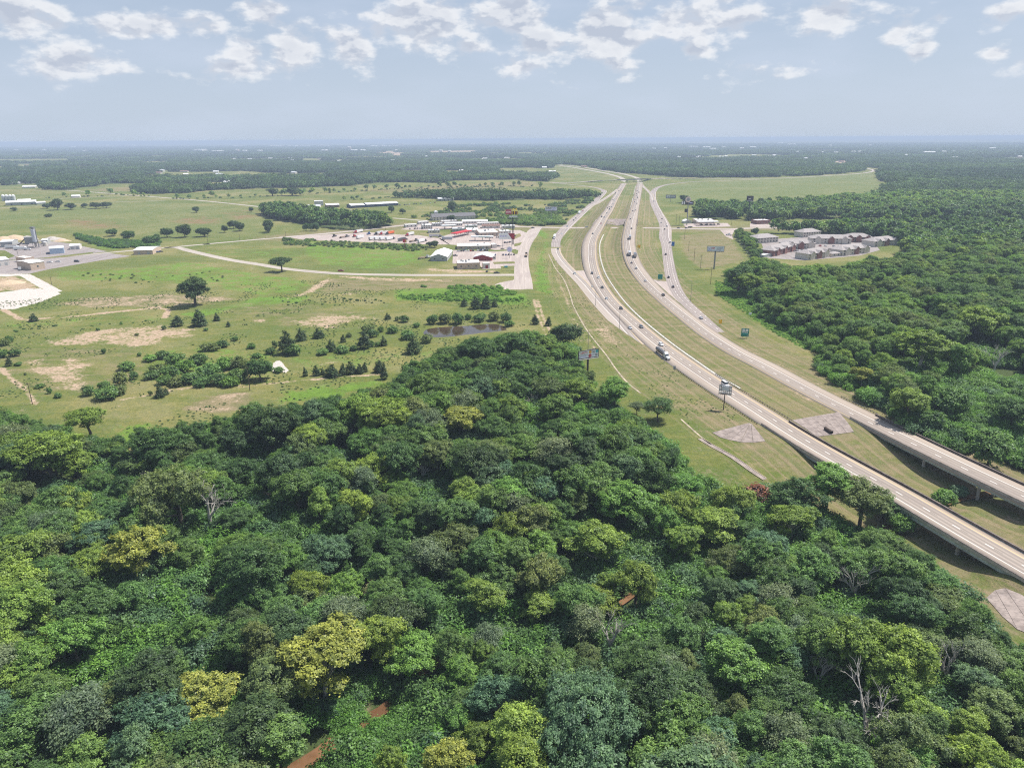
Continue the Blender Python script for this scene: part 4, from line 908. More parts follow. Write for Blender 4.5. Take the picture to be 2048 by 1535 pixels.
# ---- special trees of the woods, by the place of their crowns: x, y, crown width (px), height (m), kind, colour, label
SPECIAL = [(640,1315,172,16,'sycamore','yellow','large yellow-green tree in the near wood, widest of the yellow crowns'),(402,1392,138,14,'sycamore','yellow','pale yellow-green tree low in the near wood, left of the largest yellow crown'),
 (925,838,80,13,'sycamore','yellow','bright lime round-crowned tree with pale trunk near the middle of the wood'),(272,1098,132,15,'sycamore','yellow','golden tree with bare white trunk and limbs in the left part of the wood'),
 (180,1125,92,13,'sycamore','lime','lime green tree left of the golden tree with the white trunk'),(175,836,74,13,'broad','lime','lime green tree standing against the meadow edge at the left of the wood'),
 (95,905,130,15,'broad','lime','yellowish broad tree at the far left edge of the wood'),(150,925,80,13,'broad','lime','yellowish tree just right of the broad tree at the left wood edge'),(968,1190,74,14,'tall','lime','pale lime tall tree near the middle of the wood, by a bare patch'),
 (1195,1085,118,16,'sycamore','lime','lime green tree in the wood directly left of the near bridge shadow'),(1588,1040,88,12,'sycamore','lime','bright lime tree in front of the near bridge, beside the red bush'),(1592,985,104,16,'broad','deep','dark green tree at the left of the group hiding the near bridge'),(1656,968,92,20,'tall','fresh','fresh green tall tree in the middle of the group hiding the near bridge'),
 (1728,1000,112,19,'broad','olive','big olive green tree at the right of the group hiding the near bridge'),(905,1528,110,14,'sycamore','yellow','yellow tree cut by the lower edge of the picture'),(780,1528,70,12,'sycamore','lime','lime tree at the lower edge beside the vines'),
 (1432,1045,90,15,'tall','lime','lime green tree below the drain channel'),(1072,1212,66,12,'tall','lime','small lime green tree right of the pale tall tree'),(1250,1000,120,15,'broad','fresh','fresh green tree left of the red bush, right of centre'),
 (1155,778,70,12,'broad','lime','lime green tree below the colourful billboard'),(1230,782,76,12,'broad','fresh','fresh green tree right of the tree below the colourful billboard'),(1134,660,56,15,'round','dark','big dark tree at the wood corner left of the highway'),
 (1318,812,62,12,'sparse','deep','thin-crowned oak alone on the verge beside the highway'),(1275,812,36,7,'sparse','grey','small half-bare tree left of the lone verge oak'),(540,850,120,16,'broad','dark','dark round tree at the meadow edge above the wood'),
 (355,985,150,15,'spread','olive','wide olive tree near the dead white snag'),(1175,1440,240,19,'giant','blue','huge blue-green crown at the lower middle of the wood'),(1475,1330,140,16,'broad','fresh','fresh green broad crown right of the huge blue-green crown'),
 (1518,990,62,8,'bush','red','red-leaved bush between the wood and the near bridge'),(72,985,30,5,'bush','red','small reddish bush at the left edge of the wood'),(1725,748,46,9,'sycamore','yellow','small yellow tree at the edge of the wood right of the highway'),
 (1820,800,80,14,'broad','lime','olive lime tree at the front of the wood right of the highway'),(1845,690,110,17,'sycamore','lime','tall lime tree with pale trunk in the wood right of the highway'),(1960,640,100,15,'broad','lime','yellow-green crown in the right wood, near the picture edge'),
 (1862,838,56,8,'round','deep','dark green small tree in the bright brush right of the highway'),(1905,792,70,11,'round','mid','mid green tree standing in the middle of the bright brush'),(1985,888,84,6,'round','mid','low rounded green mound of leaves beside the right bridge'),(1942,866,44,6,'round','fresh','small fresh green tree left of the low rounded mound'),(2030,822,76,11,'broad','deep','dark green tree at the right picture edge in the brush'),(1770,1010,60,9,'broad','deep','leafy dark tree pressed against the near bridge side'),(1805,1042,50,8,'round','fresh','blue-green small tree under the near bridge'),(1890,990,44,4,'round','fresh','rounded bush on the creek bank between the bridges'),(1920,978,30,4,'round','blue','small bush beside the creek below the farther bridge'),
 (1480,548,62,13,'oak','deep','dark tree right of the white roadside billboard'),(1490,560,50,11,'broad','lime','lime tree in front of the dark tree by the white billboard')]
def crown_spot(px, py, h, k=0.62):
    zg = 0.0
    for _ in range(10): p = at_z(px, py, zg+k*h); zg = h1(p[0], p[1])
    return p[0], p[1], zg
placed = []      # x, y, r
for (px, py, wpx, h, kd, colr, lab) in SPECIAL:
    dia = wpx*mpp(crown_spot(px, py, h))
    if kd not in ('bush', 'sparse'): h = min(25.0, max(h, dia*0.95))
    x, y, zg = crown_spot(px, py, h, 0.45 if kd == 'bush' else 0.62); r = wpx*mpp((x, y, zg+h*0.6))/2
    plant(kd, x, y, h, r*1.02, GREENS[colr], 'bush' if kd == 'bush' else ('sycamore_tree' if kd == 'sycamore' else 'broadleaf_tree'), lab, 'bush' if kd == 'bush' else 'tree', z=zg)
    placed.append((x, y, r))
SNAGS = [(414,1005,19,'white dead snag with bare forked branches in the left part of the wood'),(1222,1262,14,'pale leafless tree among green crowns low in the wood'),(1712,1160,15,'bare dead tree with tangled grey branches near the bridge'),
         (700,862,10,'greyish bare treetop in the upper wood'),(1995,712,18,'grey bare tree in the wood right of the highway'),(1745,1420,18,'leaning bare trunk with dead limbs low at the right'),(1900,1330,12,'grey half-dead tree near the lower right edge'),
         (1070,800,9,'short broken dead trunk below the colourful billboard'),(845,940,10,'bare dead tree standing in the upper middle of the wood'),(1640,1340,11,'bare grey tree in the lower right of the wood'),(285,960,9,'bare pinkish-grey treetop in the left wood')]
for i, (px, py, h, lab) in enumerate(SNAGS):
    x, y, zg = crown_spot(px, py, h, 0.6); root = empty('dead_tree', (x, y, zg), rnd.uniform(0, 6.28)); s_ = h/12.5; root.scale = (s_, s_, s_)
    link('branches', DEAD[i % 3], root); tag(root, lab, 'dead tree', 'dead trees in the woods'); placed.append((x, y, 2.2))
WINDOWS = [(655,1502,34,18),(765,1425,16,10),(852,1345,20,10),(1268,1200,20,14),(1010,1245,14,10),(520,1000,26,22),(630,1035,18,12),(930,1215,14,12),(415,1060,10,26),(1222,1290,22,22),(1712,1180,24,22)]
VINES = np.array([ground_at(x, y) for x, y in [(690,1400),(790,1385),(870,1350),(900,1440),(915,1540),(900,1640),(640,1640),(660,1545)]])

# ---- the woods near by: every tree one can tell apart is its own object
CAND = []
def stand(P, sp, seed, hr, ymax=1e9, skip=0.0):
    X, Y = hexgrid(P[:, 0].min(), P[:, 0].max(), max(60, P[:, 1].min()), min(ymax, P[:, 1].max()), sp, sp*0.36, seed)
    m = (poly_sd(X, Y, P) > 1.5) & in_view(X, Y, 0.0, 160); X, Y = X[m], Y[m]
    st = fbm(X/45, Y/45, seed+3, 2); hh = hr[0]+(hr[1]-hr[0])*np.clip(st*1.5-0.25+np.random.default_rng(seed).normal(0, .28, len(X)), 0, 1)*(0.45+0.55*sstep(0, 28, poly_sd(X, Y, P)))
    hh *= 0.78+0.22*sstep(0, 22, poly_sd(X, Y, P))
    sp_ = fbm(X/28+40, Y/28, seed+9, 2); gap = fbm(X/22, Y/22, seed+21, 2)
    Z = hmap(X, Y); m = gap > skip
    return [tuple(q) for q in np.column_stack([X, Y, Z, hh, sp_])[m]]
CAND += [(*q, 0) for q in stand(WOODS['main'], 8.3, 11, (10.5, 20.5), skip=0.25)]
CAND += [(*q, 1) for q in stand(WOODS['south'], 9.8, 12, (11.5, 22.0), ymax=760)]
CAND += [(*q, 1) for q in stand(WOODS['hedge'], 8.0, 13, (9, 14))]
PL = np.array(placed); rg = np.random.default_rng(99); keep = []
A = np.array(CAND)
d = np.sqrt(((A[:, None, :2]-PL[None, :, :2])**2).sum(2)); ok = (d > PL[None, :, 2]*0.85 + 1.6).all(1)
ok &= np.all([poly_sd(A[:, 0], A[:, 1], P) < 2.0 for P in CLEAR], axis=0)
ok &= ~((poly_sd(A[:, 0], A[:, 1], VINES) > -1) & (A[:, 5] == 0)); ok &= ~(poly_sd(A[:, 0], A[:, 1], BRUSH) > 0)
cpx, cpy = to_px(A[:, 0], A[:, 1], A[:, 2]+A[:, 3]*0.62); rpx = A[:, 3]*0.36/((A[:, 1]*_cp+100*_sp)/FPX)
for (wx, wy, ww, wh) in WINDOWS: ok &= ~((np.abs(cpx-wx) < ww+rpx*0.75) & (cpy > wy-wh*2) & (cpy < wy+wh+rpx*1.1))
dist = np.hypot(A[:, 0], A[:, 1])
for (sx_, sy_, wd_, hh_, kd_, _c, _l), (qx, qy, qr) in zip(SPECIAL, placed):
    rs = wd_/2; ok &= ~((np.abs(cpx-sx_) < rs*0.7+rpx*0.62) & (cpy > sy_-rs*0.5) & (cpy < sy_+rs*0.75+rpx*0.95) & (dist < math.hypot(qx, qy)) & (dist > 60))
for (sx_, sy_, hh_, _l) in SNAGS: ok &= ~((np.abs(cpx-sx_) < 22+rpx*0.6) & (cpy > sy_-20) & (cpy < sy_+50+rpx*0.9))
A = A[ok]; cpx, cpy, rpx = cpx[ok], cpy[ok], rpx[ok]
PAL0 = ['dark', 'deep', 'mid', 'blue', 'mid', 'olive', 'mid', 'fresh', 'deep', 'lime']; PAL1 = ['deep', 'mid', 'lime', 'fresh', 'olive', 'lime', 'mid', 'mid', 'lime', 'fresh']
WORDS = dict(dark='very dark green', deep='deep green', mid='mid green', fresh='fresh green', blue='blue-green', olive='olive green', lime='yellow-green')
sizepx = rpx*np.where((cpx > -30) & (cpx < IW+30) & (cpy < IH+40), 1.0, 0.0)
order = np.argsort(-sizepx); chosen = np.zeros(len(A), bool); chosen[order[:285]] = True
rest = {0: [], 1: []}
LM = [(640,1315,'the largest yellow crown',0),(402,1392,'the pale yellow crown',0),(925,838,'the round lime tree',0),(272,1098,'the golden white-trunked tree',0),(175,832,'the lime meadow-edge tree',0),(95,905,'the yellowish left-edge tree',0),(968,1190,'the pale lime tall tree',0),(1195,1085,'the lime tree before the bridge shadow',0),
      (1588,1040,'the lime tree by the red bush',0),(1705,1005,'the big tree hiding the bridge',0),(905,1528,'the yellow tree at the lower edge',0),(1432,1045,'the lime tree below the drain',0),(1250,1000,'the fresh green central tree',0),(1180,712,'the food billboard',0),(540,850,'the dark meadow-edge tree',0),(1175,1440,'the huge blue-green crown',0),(1475,1330,'the fresh broad crown',0),
      (414,1015,'the white snag',0),(1222,1262,'the pale leafless tree',0),(1712,1160,'the tangled dead tree',0),(1745,1420,'the leaning bare trunk',0),(1900,1330,'the half-dead tree',0),(845,940,'the bare central dead tree',0),(1640,1340,'the bare grey tree',0),(60,1150,'the left picture edge',0),(60,1400,'the lower left corner',0),(1960,1480,'the lower right corner',0),(1300,1500,'the lower picture edge',0),
      (1725,748,'the small yellow tree',1),(1820,800,'the olive lime front tree',1),(1845,690,'the pale-trunked lime tree',1),(1960,640,'the yellow-green edge crown',1),(1995,712,'the grey bare tree',1),(1480,548,'the dark tree by the billboard',1),(1597,640,'the transformer pole',1),(1700,520,'the apartment houses',1)]
ORDN = ['a second one', 'a third one', 'a fourth one', 'a fifth one', 'a sixth one', 'a seventh one']; NLAB = {}
lmd = np.min([np.hypot(cpx-l[0], cpy-l[1]) for l in LM], axis=0)
for i in np.argsort(lmd):
    x, y, z, h, sp_, grp = A[i]; pal = PAL0 if grp == 0 else PAL1
    ck = pal[int(np.clip(sp_*1.9-0.45+rg.normal(0, .22), 0, .999)*len(pal))]
    kd = rg.choice(['broad', 'tall', 'spread', 'sparse', 'sycamore'], p=[.38, .22, .17, .13, .10] if ck != 'lime' else [.5, .2, .1, 0, .2])
    r = h*{'broad': .40, 'tall': .28, 'spread': .54, 'sparse': .36, 'sycamore': .39}[kd]*rg.uniform(.92, 1.12)
    if kd == 'spread': h *= 0.88
    if chosen[i]:
        shape = dict(broad='round-crowned', tall='tall', spread='wide-crowned', sparse='thin-crowned', sycamore='open-crowned')[kd]
        hue = 'greyish' if kd == 'sparse' else WORDS[ck]
        j = min((q for q in range(len(LM)) if LM[q][3] == grp), key=lambda q: (LM[q][0]-cpx[i])**2 + (LM[q][1]-cpy[i])**2); dx_, dy_ = cpx[i]-LM[j][0], cpy[i]-LM[j][1]
        side = ('right of' if dx_ > 0 else 'left of') if abs(dx_) > abs(dy_) else ('below' if dy_ > 0 else 'above')
        key = f'{hue} {shape} tree {side} {LM[j][2]}'; NLAB[key] = NLAB.get(key, 0)+1
        lab = key if NLAB[key] == 1 else f'{key}, {ORDN[min(NLAB[key]-2, len(ORDN)-1)]}'
        plant(kd, x, y, h, r, jitter(GREENS[ck] if kd != 'sparse' else GREENS['grey']), 'broadleaf_tree', lab, 'tree', 'trees of the foreground wood' if grp == 0 else 'trees of the wood right of the highway', z=z)
    else: rest[int(grp)].append((x, y, z-0.05, h, r, kd))
# the rest of those woods: too many to count
NK = ['broad', 'tall', 'spread', 'sparse', 'sycamore']
def merged(kind, i, mat):
    cr_, tr_, H0, R0 = SPEC[kind][i]; c = cr_.copy(); c.materials.clear(); c.materials.append(M[mat]); return c, tr_, H0, R0
WV, WIDX = [], {}
for k in NK[:3]:
    for i in range(len(SPEC[k])):
        c, tr_, H0, R0 = merged(k, i, 'leaf_wood'); c.materials.append(M['bark'])
        bm = bmesh.new(); bm.from_mesh(c); n0 = len(bm.faces); bm.from_mesh(tr_); bm.faces.ensure_lookup_table()
        for f_ in bm.faces[n0:]: f_.material_index = 1
        bm.to_mesh(c); bm.free(); WIDX.setdefault(k, []).append((len(WV), H0, R0)); WV.append(c)
for grp, nm in ((0, 'foreground_woodland'), (1, 'right_woodland')):
    P_, Ro, Sc, Ix = [], [], [], []
    for (x, y, z, h, r, kd) in rest[grp]:
        kd = kd if kd in WIDX else 'broad'; ix, H0, R0 = WIDX[kd][rg.integers(len(WIDX[kd]))]
        P_.append((x, y, z)); Ro.append(rg.uniform(0, 6.28)); Sc.append((r/R0, r/R0, h/H0)); Ix.append(ix)
    if P_: scatter(nm, WV, P_, Ro, Sc, Ix, 'the uncounted trees of the ' + ('foreground wood' if grp == 0 else 'wood right of the highway'), 'woodland')

# ---- lower-detail trees for the middle distance and clumps for the far woods
def low_tree(seed, h, rc, n=420, size=0.95, mat='leaf_wood'):
    rg_ = np.random.default_rng(seed); lob = make_lobes(rg_, rc, h*0.33, h*0.6, 8, 0.6, (0.38, 0.55), 0.85)
    V, Fq, tn = foliage(seed, lob, n, size, 12, 0.7); V[:, 2] = np.maximum(V[:, 2], 0.1); return leaf_mesh('mid_tree', V, Fq, tn, M[mat])
LOW = [low_tree(900+i, 12+i % 3*1.5, 4.8+0.4*(i % 2)) for i in range(6)]
def patch(seed, sz, n, h, mat='leaf_far', leaves=110, size=1.5):
    rg_ = np.random.default_rng(seed); VV, FF, TT = [], [], []; off = 0
    for i in range(n):
        x, y = rg_.uniform(-sz/2, sz/2, 2); hh = h*rg_.uniform(0.55, 1.35); r = hh*rg_.uniform(0.38, 0.52)
        lob = [(x+rg_.normal()*r*.35, y+rg_.normal()*r*.35, hh*0.55+rg_.normal()*hh*.08, r*rg_.uniform(.6, .9), 0.85) for _ in range(3)]
        V, Fq, tn = foliage(seed*31+i, lob, leaves, size, 9, 0.8); tn = np.clip(tn*0.7+rg_.uniform(-.35, .65), 0, 1)
        VV.append(V); FF.append(Fq+off); TT.append(tn); off += len(V)
    V = np.vstack(VV); V[:, 2] = np.maximum(V[:, 2], 0.1); return leaf_mesh('patch', V, np.vstack(FF), np.concatenate(TT), M[mat])
PATCH = [patch(1000+i, 38, 20, 13.5) for i in range(5)]
PATCHF = [patch(1050+i, 110, 40, 12, leaves=70, size=3.6) for i in range(4)]
def fill(name, X, Y, meshes, smin, smax, seed, label, zs=None, sink=0.2):
    rg_ = np.random.default_rng(seed); n = len(X)
    if n == 0: return
    s_ = rg_.uniform(smin, smax, n); zz = s_ if zs is None else rg_.uniform(*zs, n)
    return scatter(name, meshes, np.column_stack([X, Y, hmap(X, Y)-sink]), rg_.uniform(0, 6.28, n), np.column_stack([s_, s_, zz]), rg_.integers(0, len(meshes), n), label, 'woodland')
# middle woods 0.7 - 1.5 km
X, Y = hexgrid(-1100, 1300, 640, 1500, 7.6, 2.8, 31); m = in_view(X, Y, 0, 100); X, Y = X[m], Y[m]
inS = (poly_sd(X, Y, WOODS['south']) > 0) & (Y >= 760); oth = np.zeros(X.shape, bool)
for k in ('north', 'row', 'east', 'station'): oth |= poly_sd(X, Y, WOODS[k]) > 0
oth &= fbm(X/32, Y/32, 77, 2) > 0.36
oth |= (poly_sd(X, Y, FAR) > 0) & wood_mask(X, Y)
m = (inS | oth) & (Y < 1500); fill('middle_woodland', X[m], Y[m], LOW, 0.70, 1.45, 41, 'woods in the middle distance beyond the fields')
# far woods
X, Y = hexgrid(-3600, 3600, 1500, 4600, 30.0, 9.0, 32); m = in_view(X, Y, 0, 60) & (np.hypot(X, Y) < 5000); X, Y = X[m], Y[m]; m = wood_mask(X, Y) & (np.random.default_rng(5).random(len(X)) > 0.10) & (fbm(X/75, Y/75, 8, 2) > 0.27)
fill('far_woodland', X[m], Y[m], PATCH, 0.75, 1.25, 42, 'dark green far woodland stretching towards the horizon', zs=(0.8, 1.15))
X, Y = hexgrid(-12000, 12000, 4500, 17000, 105.0, 30.0, 33); m = in_view(X, Y, 0, 40) & (np.hypot(X, Y) >= 4950); X, Y = X[m], Y[m]; m = wood_mask(X, Y)
fill('horizon_woodland', X[m], Y[m], PATCHF, 0.9, 1.3, 43, 'hazy woodland below the horizon', zs=(0.7, 1.1))

# ---- undergrowth, vines, scrub
def bushes(seed, mat, n=4, rr=2.5, leaves=520, size=0.36):
    out = []
    for i in range(n):
        rg_ = np.random.default_rng(seed+i); lob = make_lobes(rg_, rr, rr*0.42, rr*0.5, 7, 0.68, (0.36, 0.55), 0.7); V, Fq, tn = foliage(seed+i, lob, leaves, size, 14, 0.32)
        V[:, 2] = np.maximum(V[:, 2], 0.02); out.append(leaf_mesh('bush', V, Fq, tn, M[mat]))
    return out
UND, SCR = bushes(1200, 'leaf_under', 5, 2.5, 2300, 0.16), bushes(1300, 'leaf_scrub', 4, 2.5, 700, 0.30)
X, Y = hexgrid(-420, 420, 70, 420, 3.6, 1.5, 51); m = (poly_sd(X, Y, WOODS['main']) > -1.0) & in_view(X, Y, -5, 120); X, Y = X[m], Y[m]
wx = np.min([np.hypot(*(np.array(to_px(X, Y, -7.0))-np.array([[q[0]], [q[1]]]))) for q in WINDOWS[:4]], axis=0)
m = (cut_d(X, Y) > np.where(wx < 45, 4.6, 1.2)) & (fbm(X/14, Y/14, 61, 2) > 0.34) & np.all([poly_sd(X, Y, P) < 0.5 for P in CLEAR], axis=0) & (np.sqrt(((np.column_stack([X, Y])[:, None]-PL[None, :, :2])**2).sum(2)) > 1.2).all(1)
fill('undergrowth', X[m], Y[m], UND, 0.9, 2.3, 52, 'leafy undergrowth and vines on the floor of the wood')
X, Y = hexgrid(VINES[:, 0].min(), VINES[:, 0].max(), VINES[:, 1].min(), VINES[:, 1].max(), 2.6, 1.0, 53); wx = np.min([np.hypot(*(np.array(to_px(X, Y, -7.0))-np.array([[q[0]], [q[1]]]))) for q in WINDOWS[:4]], axis=0)
m = (poly_sd(X, Y, VINES) > -3) & (cut_d(X, Y) > np.where(wx < 40, 4.2, 1.0))
VIN = bushes(1400, 'leaf_under', 4, 2.5, 2300, 0.16)
for me in VIN: me.materials.clear(); me.materials.append(M['leaf_vine'] if 'leaf_vine' in M else M.setdefault('leaf_vine', leaf_mat('vine_foliage', [GREENS['vine'], GREENS['fresh'], GREENS['vine']])))
fill('vines', X[m], Y[m], VIN, 0.8, 1.5, 54, 'bright green vines sprawling over the creek bank')
X, Y = hexgrid(BRUSH[:, 0].min(), BRUSH[:, 0].max(), BRUSH[:, 1].min(), BRUSH[:, 1].max(), 3.6, 1.5, 55); m = (poly_sd(X, Y, BRUSH) > 0) & (fbm(X/14, Y/14, 71, 2) > 0.44) & in_view(X, Y)
fill('brush', X[m], Y[m], VIN+UND, 0.8, 1.6, 56, 'bright green brush in front of the wood right of the highway')
X, Y = hexgrid(100, 500, 260, 760, 4.2, 1.8, 57); m = (poly_sd(X, Y, WOODS['south']) > -2.0) & in_view(X, Y) & (fbm(X/16, Y/16, 72, 2) > 0.4); fill('undergrowth', X[m], Y[m], UND, 1.0, 2.3, 58, 'undergrowth of the wood right of the highway')
WEED = pxw([(1430,560),(1500,584),(1560,632),(1600,664),(1652,708),(1612,699),(1545,664),(1482,620),(1432,590)])
X, Y = hexgrid(WEED[:, 0].min(), WEED[:, 0].max(), WEED[:, 1].min(), WEED[:, 1].max(), 2.4, 1.0, 59); m = poly_sd(X, Y, WEED) > 0; fill('weeds', X[m], Y[m], VIN, 0.25, 0.55, 60, 'tall bright weeds along the wood edge right of the highway', zs=(0.2, 0.4))
def scrub_area(name, px, sp, smin, smax, seed, label, thr=0.35, mesh=None):
    P = pxw(px); X, Y = hexgrid(P[:, 0].min(), P[:, 0].max(), P[:, 1].min(), P[:, 1].max(), sp, sp*0.45, seed); m = (poly_sd(X, Y, P) > 0) & (fbm(X/30, Y/30, seed, 2) > thr)
    fill(name, X[m], Y[m], mesh or SCR, smin, smax, seed+1, label)
scrub_area('scrub', [(790,432),(870,427),(900,414),(930,410),(1000,407),(1080,412),(1180,394),(1188,402),(1130,442),(1090,452),(1000,449),(940,434),(870,442)], 9.0, 0.6, 1.7, 81, 'dense green scrub north of the truck stop', 0.46)
scrub_area('scrub', [(1000,436),(1120,436),(1128,450),(1000,449)], 6.0, 1.2, 2.4, 83, 'thicket beside the cross street')
scrub_area('bramble', [(792,574),(990,571),(1050,590),(1040,604),(960,603),(800,600)], 4.5, 0.4, 1.0, 85, 'bright bramble band between the side road and the pond', 0.42, VIN)
scrub_area('scrub', [(561,478),(683,483),(860,494),(850,503),(700,496),(561,490)], 7.0, 0.5, 1.3, 87, 'low scrub on the bank below the truck park', 0.42)
scrub_area('scrub', [(150,470),(215,482),(320,486),(318,494),(230,497),(200,492),(155,478)], 4.0, 0.6, 1.6, 89, 'hedge of green scrub beside the plant', 0.25, UND)
scrub_area('scrub', [(560,600),(640,596),(780,601),(780,608),(640,612),(560,612)], 9.0, 0.2, 0.55, 91, 'tiny dark shrubs dotting the slope', 0.3)
scrub_area('scrub', [(300,550),(420,540),(460,560),(350,572),(200,566),(140,560),(180,545)], 10.0, 0.25, 0.6, 93, 'dark weed clumps in the lush field', 0.5)
scrub_area('scrub', [(20,655),(300,640),(310,646),(30,664)], 7.0, 0.2, 0.5, 95, 'weed clumps along the meadow edge', 0.45)
# tufts and weeds over the meadows
MEAD = pxw([(-200,560),(120,600),(600,560),(1000,590),(1064,600),(1090,690),(1000,700),(830,740),(760,800),(500,850),(330,880),(235,905),(100,880),(-200,835)])
X, Y = hexgrid(MEAD[:, 0].min(), MEAD[:, 0].max(), MEAD[:, 1].min(), MEAD[:, 1].max(), 3.2, 1.5, 62)
dd = np.zeros(X.shape)
for P in ([(45,688),(110,680),(190,657),(260,654),(330,649),(380,654),(395,670),(340,682),(290,694),(200,690),(100,695)], [(40,724),(75,717),(130,714),(200,727),(175,777),(130,784),(60,742)], [(585,642),(640,630),(748,636),(650,657)]): dd = np.maximum(dd, sstep(-6, 6, poly_sd(X, Y, pxw(P))))
m = (poly_sd(X, Y, MEAD) > 0) & (fbm(X/18, Y/18, 63, 3) > 0.57 + 0.25*dd) & in_view(X, Y) & (poly_sd(X, Y, POND) < -1)
fill('meadow_weeds', X[m], Y[m], SCR, 0.08, 0.30, 64, 'weeds and tufts dotted over the left meadows', zs=(0.08, 0.22), sink=0.05)
VERGE = pxw([(1064,470),(1100,500),(1140,560),(1260,690),(1490,835),(1420,862),(1360,840),(1290,850),(1210,780),(1160,700),(1100,620),(1070,560)])
X, Y = hexgrid(VERGE[:, 0].min(), VERGE[:, 0].max(), VERGE[:, 1].min(), VERGE[:, 1].max(), 3.0, 1.4, 65); m = (poly_sd(X, Y, VERGE) > 0) & (fbm(X/12, Y/12, 66, 3) > 0.56) & (line_d(X, Y, LC[:, :3])[0] > 9)
fill('verge_weeds', X[m], Y[m], SCR, 0.06, 0.20, 67, 'weeds on the verge left of the highway', zs=(0.05, 0.14), sink=0.03)
HEDGES = [[(343,397),(380,398.5),(420,396),(460,397),(520,394),(570,391),(600,392)], [(600,389),(690,384),(760,380),(800,377),(900,374),(1000,372.5)], [(690,401),(740,398),(790,394)], [(225,388),(260,391),(300,393)], [(90,396),(130,394),(200,393)], [(895,376),(960,374),(1010,374)], [(1020,372),(1080,376)]]
hp = []
for L in HEDGES:
    C, _ = resample(pxw(L), 7.0); C = C[rg.random(len(C)) < 0.75]; hp.append(C[:, :2]+rg.normal(0, 3.5, (len(C), 2)))
hp = np.vstack(hp); fill('hedgerow', hp[:, 0], hp[:, 1], SCR+LOW[:2], 0.6, 1.4, 97, 'hedgerows between the far fields')

# ---- single trees and shrubs of the fields: foot x, foot y, top y, width (px), kind, colour
def by_px(xb, yb, yt, wpx, kd, colr, name, label, cat, group=None):
    p = ground_at(xb, yb); k = mpp(p); h = (yb-yt)*k*1.04; plant(kd, p[0], p[1], h, wpx*k*0.5, jitter(GREENS[colr], 0.1), name, label, cat, group, z=p[2])
by_px(391,611,551,60,'oak','dark','oak_tree','large lone dark oak on the bare brown bank in the left meadow','tree')
by_px(563.5,543,515,39,'umbrella','dark','oak_tree','flat-topped umbrella oak beside the pale side road','tree')
by_px(400,651,620,29,'cedar','cedar','cedar_tree','large rounded dark cedar below the lone oak','tree'); by_px(355.6,652,631,20,'cedar','cedar','cedar_tree','dark cedar at the end of the sandy path','tree')
by_px(68.6,642,627,16,'cedar','cedar','cedar_tree','small dark cedar standing on the sandy path at the left','tree'); by_px(434,641,626,12,'cedar','cedar','cedar_tree','slim cedar right of the large rounded cedar','tree')
G1 = 'trees by the farm pond in the left fields'
for i, t in enumerate([(335,474.5,454,23),(369.6,474.5,448,29),(409,473,454,29)]): by_px(*t, 'round', 'dark', 'field_tree', ['left', 'middle', 'right'][i] + ' one of three dark trees beside the small farm pond', 'tree', G1)
for t, lb in (((449.6,465,449,12),'small dark tree right of the farm pond trees'),((467,457,439,19),'left of two dark trees right of the farm pond'),((480,462,443,21),'right of two dark trees right of the farm pond'),((393,425.5,412,14),'lone dark tree in the middle of the far left field'),((503,424.5,413,10),'small dark tree near the farm road'),((537,464,438,20),'dark tree near the truck stop road'),((537,466,450,14),'lower dark tree beside the truck stop road')): by_px(*t, 'round', 'dark', 'field_tree', lb, 'tree')
for i, t in enumerate([(612,462,445,13),(622,462,445.5,14),(634,462,444,15)]): by_px(*t, 'round', 'deep', 'field_tree', ['first', 'second', 'third'][i] + ' from the left of three trees clumped north of the truck park', 'tree', 'three trees north of the truck park')
for i, t in enumerate([(95,417,406,15),(115.6,420,397,25),(142,419,406,23),(170,415.5,405.5,12),(193,417,403.5,23),(213,416,402.5,19)]): by_px(*t, 'round', 'dark', 'field_tree', ['first','second','third','fourth','fifth','sixth'][i] + ' from the left in the row of dark oaks at the far farm track', 'tree', 'row of oaks by the farm track')
by_px(28,422,414.5,15,'round','deep','field_tree','small tree at the far left below the white farm','tree'); by_px(96.5,434,427,14,'bush','dark','shrub','dark shrub alone in the far left field','bush')
for i, t in enumerate([(226,472,457,24),(256.5,481,460,29),(305,490,470,31),(315,481,466.5,12)]): by_px(*t, 'round', 'deep', 'field_tree', ['first','second','third','fourth'][i] + ' from the left of the trees rising from the hedge by the plant', 'tree', 'trees of the plant hedge')
